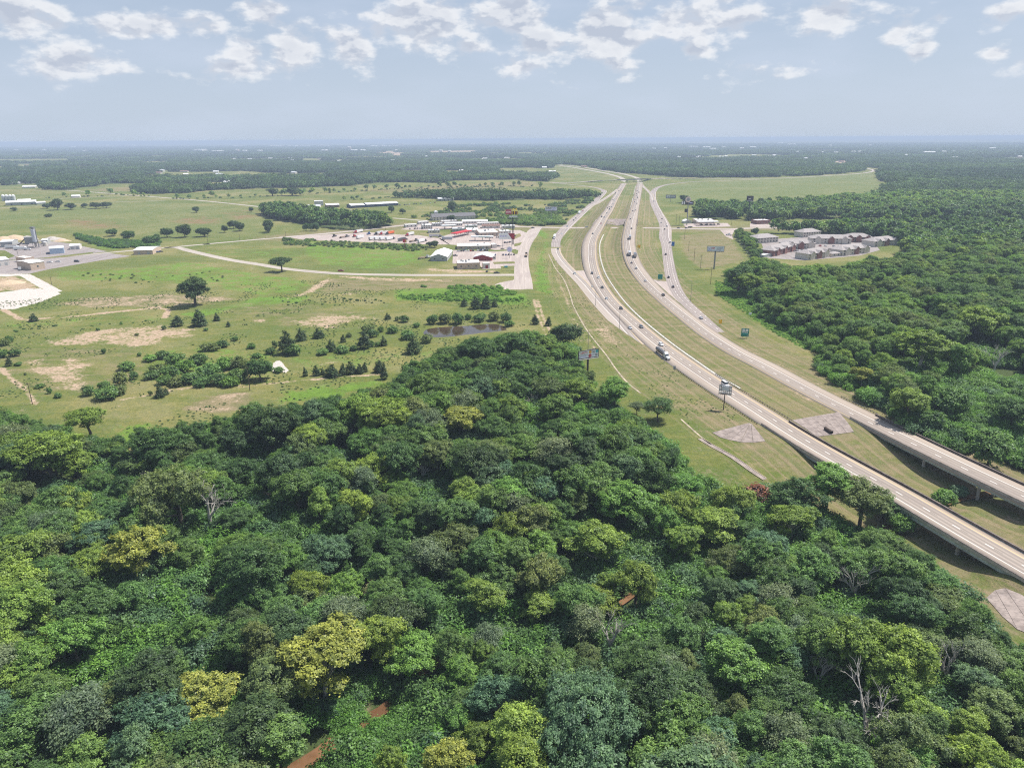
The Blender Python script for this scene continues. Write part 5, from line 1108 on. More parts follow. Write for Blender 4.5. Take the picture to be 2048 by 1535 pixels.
FS = {'shrub on the bare left meadow': [(255,740,722,34),(245,770,741,29),(268,758,740,18),(213,797,770,46),(210,777,759,25),(240,788,767,28),(178,790.5,769,24),(100,786.7,773,10),(115.6,795,784,15),(302,790,779,8),(208,706.7,695,10),(279,711.8,703,9),(195.6,661,654.6,8),(274,671,665,8),(329,659,649.5,9),(412.7,661,654.6,10),(81,775,766,18)],
      'shrub at the left edge of the meadow': [(20,685,670,15),(8,691,676,20),(29,712,696.5,22),(8,714,696.5,20),(37,731,723,14),(51,750,743.5,5)],
      'shrub of the thicket above the mown track': [(421.6,700,684,36),(470,681,671,13),(503,696.5,685,18),(447,694,677.5,23),(515,715,703.5,20),(505,696,684.5,13),(558,744,733,22),(300,722,708,26),(325,716,700,28),(350,725,703,34),(318,745,724,34),(345,752,728,36),(372,742,716,36),(398,728,706,36),(385,765,740,40),(352,770,750,34),(420,752,724,44),(450,738,712,40),(440,768,744,42),(475,762,736,40),(480,735,710,34),(405,770,752,36),(460,772,752,34),(305,757,740,30),(330,768,750,30),(500,742,716,34)],
      'shrub on the green meadow left of the pond': [(589,710,687,28),(551,694.6,679,13),(543,707,692,19),(683,704.8,689.5,27),(645,709,696,23),(698,674,664,13),(707,701,689.5,16),(744,693,679,13),(756.5,692,682,13),(736,664,646,28),(746,674,656.5,20),(761.6,664,651,12),(784.5,665,651,24),(794.6,641,631,10),(808.6,644,628.6,20),(832.7,654,644,14),(815,677,659,30),(853,684.5,665,24)],
      'shrub on the far bank of the pond': [(866,647.6,627,23),(891,646,623.5,28),(916.6,647.6,623.5,26),(935.6,638.7,626.5,15),(960,642.6,625,28),(987.7,641,622,26),(1010.5,644,623.5,24),(1020,652,640,20)]}
SZ = lambda w_: 'small' if w_ < 14 else ('mid-sized' if w_ < 26 else 'large')
for reg, L in FS.items():
    for j, t in enumerate(L):
        ck = ('olive', 'mid', 'fresh', 'deep', 'mid')[j % 5] if 'thicket' in reg else ('mid', 'olive', 'deep', 'mid')[j % 4]
        by_px(*t, 'bush', ck, 'shrub', f'{SZ(t[3])} round {WORDS[ck]} {reg}', 'bush', 'shrubs: ' + reg)
CD = {'on the green meadow left of the pond': [(573.6,707,661.6,30),(603,680.6,656.5,19),(638,675.6,656.5,19),(662.6,702,679,18),(686.7,684,669,10),(728.6,697,663,22),(768,691,672,12),(775.6,638,626,13)], 'beside the mown track above the wood': [(321,794,769,19),(332.7,789,775,9),(610.5,751.8,734,10),(633,750.5,731.5,14),(646,749,736.5,9),(665,751.8,729,28),(685.5,749,726.5,15),(702,746.7,722.6,20),(719.7,746.7,726.5,13),(730,743,724,11),(759,744,720,20),(769,758,725,15)],
      'in the little clump behind the pond': [(929,612,598,13),(951,617,593,20),(972.5,616,592,20),(989,613,598,12)], 'by the farm tracks left of the highway': [(1070,648,629,13),(1096.5,651,633,12)], 'on the bare left meadow': [(19,731.6,712,12),(457,653,642,8)]}
for reg, L in CD.items():
    for t in L: by_px(*t, 'cedar', 'cedar', 'cedar_tree', f'{SZ(t[3])} dark cedar {reg}', 'tree', 'cedars: ' + reg)
by_px(523,760,712,48,'round','deep','field_tree','dark tree at the right end of the meadow thicket','tree'); by_px(826,706,670,29,'cedar','dark','cedar_tree','tall brownish cedar below the pond','tree')
by_px(1367,406,390,23,'oak','dark','field_tree','dark oak left of the station trees','tree'); by_px(545,392,376,24,'oak','dark','field_tree','large dark tree in the far hedgerow left of centre','tree'); by_px(585,391,375,34,'oak','dark','field_tree','wide dark oak in the far hedgerow','tree')
for t, lb in (((660,431,421,16),'round dark tree beside the long blue shed'),((783,425,410,14),'dark tree left of the scrub, by the blue shed'),((805,428,416,13),'dark tree at the left end of the scrub'),((905,424,402,20),'tall dark tree behind the motel'),((903,441,430,17),'round dark tree in front of the motel'),((1510,470,455,15),'dark tree behind the apartment houses'),((948,436,428,20),'low dark tree right of the motel'),((870,495,480,16),'dark shrub tree by the truck park corner'),((860,493,483,16),'round green tree below the truck park')): by_px(*t, 'round', 'dark', 'field_tree', lb, 'tree')

# ------------------------------------------------------------------ buildings
def paintm(name, color, rough=0.7, **k):
    if name not in M: M[name] = plain(name, color, rough, **k)
    return M[name]
WHT = paintm('white_membrane', (0.80, 0.80, 0.79), var=0.07, scale=0.2); MET = paintm('pale_metal', (0.62, 0.63, 0.65), 0.45, var=0.08); TAN = paintm('tan_stucco', (0.52, 0.41, 0.32)); GRY = paintm('grey_siding', (0.40, 0.41, 0.40))
RED = paintm('red_siding', (0.27, 0.030, 0.035)); BLU = paintm('pale_blue_metal', (0.42, 0.53, 0.66)); NAVY = paintm('dark_blue_metal', (0.085, 0.105, 0.165)); SHG = paintm('grey_shingle', (0.330, 0.300, 0.290), 0.9, var=0.22, scale=1.2)
SLATE = paintm('dark_shingle', (0.15, 0.145, 0.15), 0.9); BRK = paintm('red_brick', (0.27, 0.135, 0.115), 0.9, var=0.2, scale=2.0); CRM = paintm('cream_siding', (0.62, 0.57, 0.50)); OFFW = paintm('off_white_wall', (0.66, 0.63, 0.58)); DRK = paintm('dark_panel', (0.045, 0.04, 0.045))
CANR = paintm('red_canopy', (0.50, 0.035, 0.045)); TEAL = paintm('green_fascia', (0.03, 0.19, 0.13)); ORG = paintm('orange_panel', (0.75, 0.17, 0.05)); ROOFR = paintm('brown_roof', (0.21, 0.13, 0.105), 0.9)
def glassm():
    m, b, out = new_mat('window_glass'); bsdf(b, out, (0.035, 0.045, 0.055), 0.08, 0.6); return m
M['glass'] = glassm()
def building(name, label, cat, bl, br, depth, h, roof='flat', wall=None, rmat=None, rise=2.0, win=(0, 1), side=(0, 1), door=0, group=None, over=0.5, ridge='x', units=0, wsize=(1.5, 1.4), front=None, dormers=0):
    """front foot from pixel bl to pixel br; depth runs away from the camera"""
    a, b_ = ground_at(*bl), ground_at(*br); v = b_-a; W_ = float(np.hypot(v[0], v[1])); yaw = math.atan2(v[1], v[0])
    root = empty(name, (a[0], a[1], min(a[2], b_[2])), yaw); wall = wall or CRM; rmat = rmat or WHT
    mb = MB(); mb.box(0, W_, 0, depth, -0.3, h)
    if roof == 'gable':
        if ridge == 'x': mb.raw([(0,0,h),(0,depth,h),(0,depth/2,h+rise),(W_,0,h),(W_,depth,h),(W_,depth/2,h+rise)], [(0,1,2),(5,4,3)])
        else: mb.raw([(0,0,h),(W_,0,h),(W_/2,0,h+rise),(0,depth,h),(W_,depth,h),(W_/2,depth,h+rise)], [(0,1,2),(5,4,3)])
    mb.build('wall', wall, root); rb = MB(); o = over
    if roof == 'flat':
        rb.box(0.25, W_-0.25, 0.25, depth-0.25, h+0.02, h+0.10); R_ = rb.build('roof', rmat, root)
        pp = MB(); 
        for (x0, x1, y0, y1) in ((-.1, W_+.1, -.1, .24), (-.1, W_+.1, depth-.24, depth+.1), (-.1, .24, .245, depth-.245), (W_-.24, W_+.1, .245, depth-.245)): pp.box(x0, x1, y0, y1, h-0.25, h+0.45)
        pp.build('parapet', wall, R_)
        for k in range(units):
            ux, uy = W_*(0.15+0.7*rnd.random()), depth*(0.2+0.6*rnd.random()); u = MB().box(-.9, .9, -.9, .9, 0, 1.1).box(-.6, .6, -.6, .6, 1.103, 1.3).build('roof_unit', M['steel'], root); u.location = (ux, uy, h+0.1)
    elif roof == 'gable':
        t = 0.18
        if ridge == 'x':
            e = rise*o/(depth/2)
            for s_ in (0, 1):
                y0, y1 = (-o, depth/2) if s_ == 0 else (depth+o, depth/2)
                rb.hexa([(-o,y0,h-e+.03),(W_+o,y0,h-e+.03),(W_+o,y1,h+rise+.03),(-o,y1,h+rise+.03)], [(-o,y0,h-e+t),(W_+o,y0,h-e+t),(W_+o,y1,h+rise+t),(-o,y1,h+rise+t)])
        else:
            e = rise*o/(W_/2)
            for s_ in (0, 1):
                x0, x1 = (-o, W_/2) if s_ == 0 else (W_+o, W_/2)
                rb.hexa([(x0,-o,h-e+.03),(x0,depth+o,h-e+.03),(x1,depth+o,h+rise+.03),(x1,-o,h+rise+.03)], [(x0,-o,h-e+t),(x0,depth+o,h-e+t),(x1,depth+o,h+rise+t),(x1,-o,h+rise+t)])
        rb.build('roof', rmat, root)
    else:                                                                          # hip
        q = min(W_, depth)/2; rb.raw([(-o,-o,h+.02),(W_+o,-o,h+.02),(W_+o,depth+o,h+.02),(-o,depth+o,h+.02),(-o,-o,h+.2),(W_+o,-o,h+.2),(W_+o,depth+o,h+.2),(-o,depth+o,h+.2)] + ([(q,depth/2,h+rise),(W_-q,depth/2,h+rise)] if W_ >= depth else [(W_/2,q,h+rise),(W_/2,depth-q,h+rise)]),
            [(3,2,1,0),(0,1,5,4),(1,2,6,5),(2,3,7,6),(3,0,4,7)] + ([(4,5,9,8),(5,6,9),(6,7,8,9),(7,4,8)] if W_ >= depth else [(4,5,8),(5,6,9,8),(6,7,9),(7,4,8,9)]))
        R_ = rb.build('roof', rmat, root)
        for k in range(dormers):                                                   # front gables breaking the long eaves
            c = W_*(k+0.5)/dormers; gw = 3.4
            MB().raw([(c-gw,-1.3,0),(c+gw,-1.3,0),(c+gw,-1.3,h),(c,-1.3,h+2.6),(c-gw,-1.3,h),(c-gw,1.0,0),(c+gw,1.0,0),(c+gw,1.0,h),(c,1.0,h+2.6),(c-gw,1.0,h)], [(0,1,2,3,4),(9,8,7,6,5),(0,5,6,1),(1,6,7,2),(4,9,5,0)]).build('bay', BRK if k % 2 else wall, root)
            MB().raw([(c-gw-.5,-1.8,h-.25),(c,-1.8,h+2.8),(c+gw+.5,-1.8,h-.25),(c-gw-.5,depth*.45,h-.25),(c,depth*.45,h+2.8),(c+gw+.5,depth*.45,h-.25)], [(0,1,4,3),(1,2,5,4)]).build('gable_roof', rmat, R_)
    def windows(n, rows, length, place):
        if not n: return
        for r in range(rows):
            z0 = h/rows*(r+0.38)
            for k in range(n):
                c = length*(k+0.5)/n; w_ = place(MB(), c, z0, wsize[0]/2, min(wsize[1], h/rows*0.55)); 
    def pf(m_, c, z0, hw, hh):
        f_ = m_.box(c-hw-.12, c+hw+.12, -.07, -.003, z0-.12, z0+hh+.12).build('window', OFFW, root); MB().box(c-hw, c+hw, -.10, -.072, z0, z0+hh).build('pane', M['glass'], f_)
    def ps(m_, c, z0, hw, hh):
        f_ = m_.box(W_+.003, W_+.07, c-hw-.12, c+hw+.12, z0-.12, z0+hh+.12).build('window', OFFW, root); MB().box(W_+.072, W_+.10, c-hw, c+hw, z0, z0+hh).build('pane', M['glass'], f_)
    windows(win[0], win[1], W_, pf); windows(side[0], side[1], depth, ps)
    for k in range(door):
        c = W_*(0.5+k)/max(1, door)+0.02*W_; MB().box(c-1.3, c+1.3, -.12, -.004, 0, min(3.2, h*0.8)).build('door', front or GRY, root)
    return tag(root, label, cat, group)
B = building
B('restaurant', 'tan flat-roofed restaurant with white roof at the corner of the side road', 'restaurant', (914.9,538.6), (960,537.5), 20, 5.8, 'flat', TAN, WHT, win=(3,1), side=(2,1), units=5)
B('restaurant_entrance', 'pale square entrance porch with red panel right of the tan restaurant', 'porch', (967,537), (979.5,536.5), 8, 4.6, 'flat', OFFW, WHT, door=1, front=RED)
B('shop', 'dark red gabled shop with grey roof behind the tan restaurant', 'shop', (947,521), (983,521.5), 22, 3.6, 'gable', RED, MET, 2.6, win=(0,1), side=(1,1), ridge='y')
B('annex', 'small white flat annex beside the dark red shop', 'shed', (984.5,519.5), (992,519), 10, 3.2, 'flat', OFFW, MET, win=(1,1))
B('warehouse', 'long grey metal warehouse with bright white gable roof', 'warehouse', (861,522), (894.5,522), 46, 4.4, 'gable', GRY, WHT, 2.8, win=(2,1), side=(5,1), ridge='y', door=0)
B('shop', 'long low tan shop block with white roof north of the car park', 'shop', (914,499), (982,498), 26, 3.6, 'flat', TAN, WHT, win=(4,1), side=(2,1), door=2, units=3)
B('canopy', 'white covered drive-through at the right end of the long tan shop block', 'canopy', (984,496), (994,495.6), 14, 3.6, 'flat', OFFW, WHT)
B('truck_stop_store', 'truck stop store with big white roof and tan walls', 'store', (959,473), (997,472), 40, 4.6, 'flat', TAN, WHT, win=(5,1), side=(2,1), door=1, units=8)
B('store_wing', 'lower white-roofed wing left of the truck stop store', 'store', (934,465.5), (958,465), 26, 3.4, 'flat', OFFW, WHT, win=(3,1), units=2)
B('store', 'long low building with dark red roof behind the truck stop store', 'store', (964,456.5), (1000,456.2), 16, 3.4, 'gable', OFFW, ROOFR, 1.6, win=(3,1))
B('office', 'white box-shaped office at the left of the apron', 'office', (847,458), (865,457.2), 16, 5.0, 'flat', OFFW, WHT, win=(4,2), units=2)
B('motel', 'long two-storey motel with grey shingle roof in front of the scrub', 'motel', (866,441.5), (951,438), 18, 5.6, 'gable', CRM, SLATE, 4.2, win=(14,2), ridge='x', over=0.9)
B('motel_tower', 'small pale tower at the left end of the long motel', 'tower', (870,438.5), (876,438.3), 7, 11.5, 'hip', OFFW, MET, 1.8, win=(1,2))
for i, (a, b_, d_, lb) in enumerate((((925,447.5),(975,446.5),12,'long white-roofed row building in front of the motel'),((955,451),(998,449.8),10,'long low white-roofed block with dark doors along the cross street'),((889,452),(925,451.5),20,'grey-roofed block beside the apron'))):
    B('row_building', lb, 'building', a, b_, d_, 3.4, 'flat' if i else 'gable', OFFW, WHT if i < 2 else MET, 1.6, win=(9,1), group='row buildings by the cross street')
for i, (a, b_, lb) in enumerate((((811,455),(835,453.8),'white parked caravan-like hall left of the apron'),((838,449),(858,448),'small white hall at the left end of the apron'))): B('hall', lb, 'building', a, b_, 10, 3.6, 'flat', OFFW, WHT, win=(3,1))
B('shed', 'long dark blue storage shed with pale roof in the far field', 'shed', (734,414.5), (797,411), 24, 4.8, 'gable', NAVY, MET, 2.4, door=6, front=DRK)
B('shed', 'shorter dark blue shed with white roof, left of the long storage shed', 'shed', (703,416.5), (730,415), 26, 4.8, 'gable', NAVY, WHT, 2.2, door=3, front=DRK)
B('shed', 'open brown shed with white roof left of the dark blue sheds', 'shed', (653,415), (679,414), 20, 4.4, 'gable', ROOFR, WHT, 1.8, door=2, front=DRK); B('hall', 'white two-storey hall among the trees left of the sheds', 'building', (629,411.5), (647,411), 16, 8.5, 'flat', OFFW, WHT, win=(4,2))
B('barn', 'pale barn below the white hall among the trees', 'barn', (611,416), (640,415.5), 18, 3.4, 'gable', OFFW, MET, 1.6); B('shed', 'grey-roofed open shed behind the scrub', 'shed', (876,402), (908,401.5), 22, 4.4, 'gable', GRY, MET, 1.8, door=4, front=DRK)
B('metal_building', 'pale blue metal building in the plant yard', 'building', (100.5,508.5), (129,506.5), 22, 6.2, 'gable', BLU, MET, 1.3, door=0, over=0.3)
B('depot', 'tan depot with bright white roof at the yard corner', 'building', (63,541), (91,537), 26, 7.2, 'gable', TAN, WHT, 1.0, over=0.3, win=(1,1))
B('depot', 'lean-to with white roof behind the tan depot', 'building', (52,526), (70,523.5), 18, 5.0, 'flat', TAN, WHT)
B('warehouse', 'tan warehouse with white roof beside the plant road', 'warehouse', (268,509.5), (306,508.5), 30, 4.8, 'gable', TAN, WHT, 1.4, over=0.3, door=2); B('barn', 'long white-roofed farm barn at the far left', 'barn', (12,411.5), (73,409), 26, 6, 'gable', GRY, WHT, 2.4, door=3, front=DRK)
B('barn', 'white-roofed farm shed behind the long barn', 'barn', (36,406), (62,405), 18, 5, 'gable', GRY, WHT, 2.0)
B('farm_shed', 'small white farm sheds by the farm lane', 'shed', (143,395.5), (160,395), 14, 4, 'gable', OFFW, WHT, 1.6); B('farm_shed', 'pale farm office right of the long barn', 'shed', (74,409.5), (92,408.5), 16, 4, 'gable', OFFW, WHT, 1.6)
B('house', 'brown-roofed country house among trees at the far left', 'house', (74,368), (96,367.5), 20, 4, 'hip', OFFW, ROOFR, 5, over=1); B('house', 'white-roofed country house left of the brown-roofed one', 'house', (52,366.5), (69,366), 16, 4, 'hip', OFFW, WHT, 3, over=1); B('house', 'white bungalow among dark trees at the far left edge', 'house', (16,369), (40,368.5), 16, 4.5, 'hip', OFFW, WHT, 3)
for i, (x, y, wd, lb) in enumerate(((65,350,24,'brown-roofed house in a clearing at the far left'),(103,343,22,'tan-roofed house beyond the first clearing'),(168,347,14,'small house beside the curving lane'),(163,330,10,'far house above the clearing'),(400,377,14,'white-roofed house at the far wood edge'),(418,378,24,'brown-roofed house at the far wood edge'),(343,374,8,'little white house in the far trees'),(590,372,16,'pale house in the far wood left of centre'),(715,342,9,'pale shed in a far clearing'))):
    B('house', lb, 'house', (x, y), (x+wd, y-0.1), 18 if y > 340 else 30, 4.5, 'hip', OFFW, ROOFR if i in (0, 1, 2, 5) else WHT, 4.5, over=1)
for i, (a, b_, d_, mw, mr, lb) in enumerate((((905,463.5),(930,463),16,GRY,MET,'grey flat shop between the apron and the store wing'),((1001,468.5),(1022,467.6),14,OFFW,WHT,'small white shop right of the truck stop store'),((866,452.8),(885,452.2),16,GRY,WHT,'grey workshop right of the white office'),((931,457.2),(955,456.6),12,OFFW,MET,'pale shop behind the store wing'),((884,447.6),(915,446.4),12,CRM,WHT,'cream row building left of the long white-roofed row'),((1004,457.4),(1030,457),12,OFFW,WHT,'low white shop by the cross street junction'),((858,466.6),(880,465.8),12,OFFW,MET,'pale wash hall on the lawn by the truck park'))):
    B('shop', lb, 'shop', a, b_, d_, 3.8, 'flat', mw, mr, win=(4,1), door=1, units=3)
for a, b_, d_, h_, mw, mr, lb in (((2,495),(26,494),22,6.5,GRY,MET,'grey mixer shed left of the batching plant'),((-8,533),(20,530),26,6.0,OFFW,WHT,'white-roofed workshop at the left picture edge'),((140,499.5),(160,498.5),14,4.5,OFFW,WHT,'small white store at the right of the plant yard'),((84,489),(96,488.5),12,5.0,GRY,MET,'grey pump house behind the cement silo')): B('shed', lb, 'shed', a, b_, d_, h_, 'gable', mw, mr, 1.4, over=.3, door=2)
def pile(px, py, r, h, mat, label):
    rg_ = np.random.default_rng(int(px*7)); n, V = 22, [(0, 0, h)]
    for k in range(1, 5):
        for i in range(n): a = 2*math.pi*i/n; q = r*k/4*(1+rg_.normal(0, .06)); V.append((math.cos(a)*q*1.4, math.sin(a)*q, h*max(0, 1-k/4)**0.9*(1+rg_.normal(0, .08)) if k < 4 else -.2))
    fs = [(0, 1+i, 1+(i+1) % n) for i in range(n)] + [(1+k*n+i, 1+(k+1)*n+i, 1+(k+1)*n+(i+1) % n, 1+k*n+(i+1) % n) for k in range(3) for i in range(n)]
    o = MB().raw(V, fs).build('aggregate_pile', mat, smooth=True); o.location = ground_at(px, py); tag(o, label, 'pile', 'aggregate piles of the plant')
SAND, GRAV = paintm('heaped_sand', (0.50, 0.38, 0.26), .95, var=.15), paintm('heaped_gravel', (0.42, 0.38, 0.34), .95, var=.2, scale=1.5)
for px, py, r, h, mt, lb in ((8,480,12,5,SAND,'leftmost sand heap behind the plant yard'),(30,478.5,14,6,SAND,'large sand heap behind the batching plant'),(55,478,10,4.5,GRAV,'grey gravel heap left of the silo top'),(105,479.5,11,4.5,GRAV,'grey gravel heap right of the silo'),(124,482,8,3.2,SAND,'small sand heap at the right of the gravel heap'),(20,566,10,3,SAND,'low sand heap beside the white gravel yard')): pile(px, py, r, h, mt, lb)
# petrol station and diner right of the highway
B('station_store', 'tan station store with white roof right of the highway', 'store', (1392,447.5), (1429,447), 20, 5.0, 'flat', TAN, WHT, win=(4,1), door=1, units=4); B('kiosk', 'small white gabled kiosk left of the station store', 'kiosk', (1369,446.5), (1383,446), 9, 3.2, 'gable', OFFW, WHT, 2.0, ridge='y', win=(1,1))
B('diner', 'dark brick diner with white roof right of the station', 'restaurant', (1514,448.5), (1540,447.5), 16, 5.2, 'flat', BRK, WHT, win=(4,1), side=(2,1), units=2)
AP = [((1616,520),(1658,514),16,'apartment house nearest the wood, left of the lush lawn'),((1684,512),(1739,505),18,'long apartment house above the lush lawn'),((1547,513),(1591,501),16,'red brick apartment house at the left front'),((1572,499),(1630,497),17,'long apartment house in the middle row, left'),
      ((1622,487),(1702,488),18,'longest apartment house, middle of the complex'),((1690,484),(1744,485),18,'apartment house at the back with three gables'),((1748,494),(1796,489),17,'apartment house at the right end by the wood'),((1606,475),(1641,472.5),16,'small apartment house at the rear'),((1514,487),(1556,484),18,'apartment house at the left rear by the hedge'),
      ((1664,513.5),(1681,512),8,'low dark-roofed pavilion between two front apartment houses')]
for i, (a, b_, d_, lb) in enumerate(AP): B('apartment_house' if i < 9 else 'pavilion', 'grey-roofed ' + lb if i < 9 else lb, 'apartment house' if i < 9 else 'pavilion', a, b_, d_, 6.0 if i < 9 else 3.0, 'hip', (CRM, CRM, BRK, CRM, CRM, BRK, CRM, CRM, CRM, CRM)[i], SHG, 4.0 if i < 9 else 1.8, win=(7 if i < 9 else 2, 2 if i < 9 else 1), side=(2 if i < 9 else 0, 2), group='apartment houses', over=0.8, wsize=(1.8, 1.5), dormers=3 if i < 7 else 0)
B('carport', 'white flat carport at the left front of the apartments', 'carport', (1527,515.5), (1551,511), 7, 2.6, 'flat', GRY, WHT)
# fuel canopies on columns
def canopy(a, b_, depth, h, fas, top, label, band=None):
    A_, B_ = ground_at(*a), ground_at(*b_); v = B_-A_; W_ = float(np.hypot(v[0], v[1])); root = empty('fuel_canopy', A_, math.atan2(v[1], v[0]))
    f_ = MB().box(0, W_, 0, depth, h, h+1.1).build('fascia', fas, root); MB().box(.3, W_-.3, .3, depth-.3, h+1.103, h+1.16).build('roof_sheet', top, f_)
    n = max(2, int(W_/8))
    for i in range(n):
        for y in (depth*0.28, depth*0.72): MB().box(-.22, .22, -.22, .22, -0.2, h).build('column', M['conc'], root).location = (W_*(i+.5)/n, y, 0)
    for i in range(n): MB().box(-.35, .35, -.6, .6, 0, 1.9).build('fuel_pump', OFFW, root).location = (W_*(i+.5)/n, depth*0.5, 0)
    if band: MB().box(W_*.35, W_*.85, -.06, -.004, h+.1, h+1.0).build('sign_band', band, f_)
    return tag(root, label, 'canopy', 'fuel canopies')
canopy((913,475.5), (944,468.5), 9, 4.6, CANR, CANR, 'long red diesel canopy of the truck stop'); canopy((942,482), (986,482), 10, 4.4, MET, MET, 'pale petrol canopy with green fascia below the truck stop store', TEAL)
canopy((1396,451.5), (1438,451), 12, 4.6, OFFW, WHT, 'white petrol canopy in front of the station store'); canopy((884,459.5), (914,458.2), 12, 4.4, GRY, MET, 'grey canopy on the apron left of the truck stop store')
# concrete plant
def silo_plant():
    p = ground_at(73, 495); r = empty('cement_silo', p)
    MB().tube((0, 0, 7), (0, 0, 21.5), 2.6, n=24).tube((0, 0, 21.5), (0, 0, 22.6), 2.6, 0.8, n=24).build('silo_body', paintm('silo_paint', (0.52, 0.54, 0.58), 0.5), r, smooth=False); MB().tube((0, 0, 3.8), (0, 0, 7.0), 0.7, 2.55, n=24).build('hopper', M['steel'], r)
    for x in (-2.2, 2.2):
        for y in (-2.2, 2.2): MB().box(x-.2, x+.2, y-.2, y+.2, -.2, 7.5).build('leg', M['steel'], r)
    MB().box(-1.6, 1.6, -1.6, 1.6, 22.6, 24.6).build('dust_filter', M['steel'], r); g = MB()
    for x in (-2.4, 2.4): g.box(x-.05, x+.05, -2.4, 2.4, 22.6, 23.8)
    for y in (-2.4, 2.4): g.box(-2.35, 2.35, y-.05, y+.05, 22.6, 23.8)
    g.build('guard_frame', M['steel'], r); MB().box(2.75, 3.3, -.3, .3, 0, 22).build('ladder', M['steel'], r); tag(r, 'tall grey cement silo of the concrete plant', 'silo')
    q = ground_at(63, 494); r2 = empty('batching_plant', q, 0.4); MB().box(-5, 5, -4, 4, 5, 12).build('mixer_house', M['steel'], r2); MB().hexa([(-15,-1.2,0.2),(-4.9,-1.2,9.5),(-4.9,1.2,9.5),(-15,1.2,0.2)], [(-15,-1.2,1.6),(-4.9,-1.2,11),(-4.9,1.2,11),(-15,1.2,1.6)]).build('conveyor', M['rust'], r2)
    for x in (-4.5, 4.5):
        for y in (-3.5, 3.5): MB().box(x-.25, x+.25, y-.25, y+.25, -.2, 5).build('leg', M['steel'], r2)
    MB().hexa([(-22,-4,0),(-14,-4,0),(-14,4,0),(-22,4,0)], [(-24,-5,4),(-13,-5,4),(-13,5,4),(-24,5,4)]).build('aggregate_bin', M['rust'], r2); tag(r2, 'grey batching plant with conveyor left of the cement silo', 'plant')
    r3 = empty('water_tank', ground_at(91, 491.5)); MB().tube((0, 0, 0), (0, 0, 4.5), 2.6, n=20).build('tank_shell', M['mow'], r3); MB().tube((0, 0, 4.503), (0, 0, 5.4), 2.65, 0.3, n=20).build('tank_lid', MET, r3); tag(r3, 'squat white water tank right of the cement silo', 'tank')
    for i, x in enumerate((8, 15, 22, 28.5)):
        p = ground_at(x, 401.5); r4 = empty('grain_bin', p); k = 3.6
        MB().tube((0, 0, -.2), (0, 0, 11), k, n=20).build('bin_wall', MET, r4); MB().tube((0, 0, 11.003), (0, 0, 13.2), k+.15, 0.4, n=20).build('bin_roof', WHT, r4); tag(r4, ['first', 'second', 'third', 'fourth'][i] + ' white grain bin from the left behind the far left barn', 'silo', 'grain bins')
silo_plant()
# buildings near the horizon: white roofs above the trees; x, y, width px, height m, wall tone
HZ = [(262,294,7,28),(205,292.5,16,14),(240,292.5,22,14),(395,304,18,20),(430,305,16,12),(474,305,5,24),(488,304.5,7,12),(518,304,8,10),(468,294,8,14),(482,293.5,6,14),(543,294,10,16),(558,293.8,8,16),(583,294,18,14),(608,293.6,20,14),(640,293,14,14),(653,293,6,14),(647,304,10,12),(698,300,5,30),(706,303,10,10),(724,303,8,10),(745,294,12,14),(768,293.6,16,14),(786,293.5,12,14),(803,290.6,3,34),(792,303,4,10),(881,304,6,10),(898,305,5,10),(852,317,4,8),(785,325,6,6),(944,291,6,18),(168,304,6,10),(86,302,5,10),(30,303,5,10),(140,296,8,12),(1307,300,7,10),(1330,299,5,10),(1350,287,16,14),(1385,296,16,12),(1412,297,14,10),(1425,300,12,8),(1447,296,8,10),(1483,299,8,10),(1505,297,12,10),(1560,288,8,12),(1580,291,16,12),(1595,307,5,8),(1645,308,4,8),(1660,294,6,14),(1672,309,8,8),(1707,307,9,8),(1720,307,8,8),(1740,293.5,6,12),(1812,314,5,7),(1860,308,22,8),(1888,307,9,8),(1908,307,4,8),(1906,320,4,7),(1913,320,5,7),(1985,300,12,10),(2040,318,8,7)]
for i, (x, y, wd, hh) in enumerate(HZ):
    a, b_ = at_z(x-wd/2, y), at_z(x+wd/2, y); W_ = np.linalg.norm(b_-a); root = empty('distant_building', a, math.atan2(b_[1]-a[1], b_[0]-a[0])); dp = min(W_*0.8, 90)
    MB().box(0, W_, 0, dp, -2, hh+6).build('wall', (OFFW, CRM, TAN)[i % 3], root); MB().hexa([(-1,-1,hh+6.02),(W_+1,-1,hh+6.02),(W_+1,dp+1,hh+6.02),(-1,dp+1,hh+6.02)], [(W_*.06,dp*.3,hh+9.5),(W_*.94,dp*.3,hh+9.5),(W_*.94,dp*.7,hh+9.5),(W_*.06,dp*.7,hh+9.5)]).build('roof', WHT, root)
    tag(root, 'pale building among the hazy woods below the horizon', 'building', 'distant buildings below the horizon')

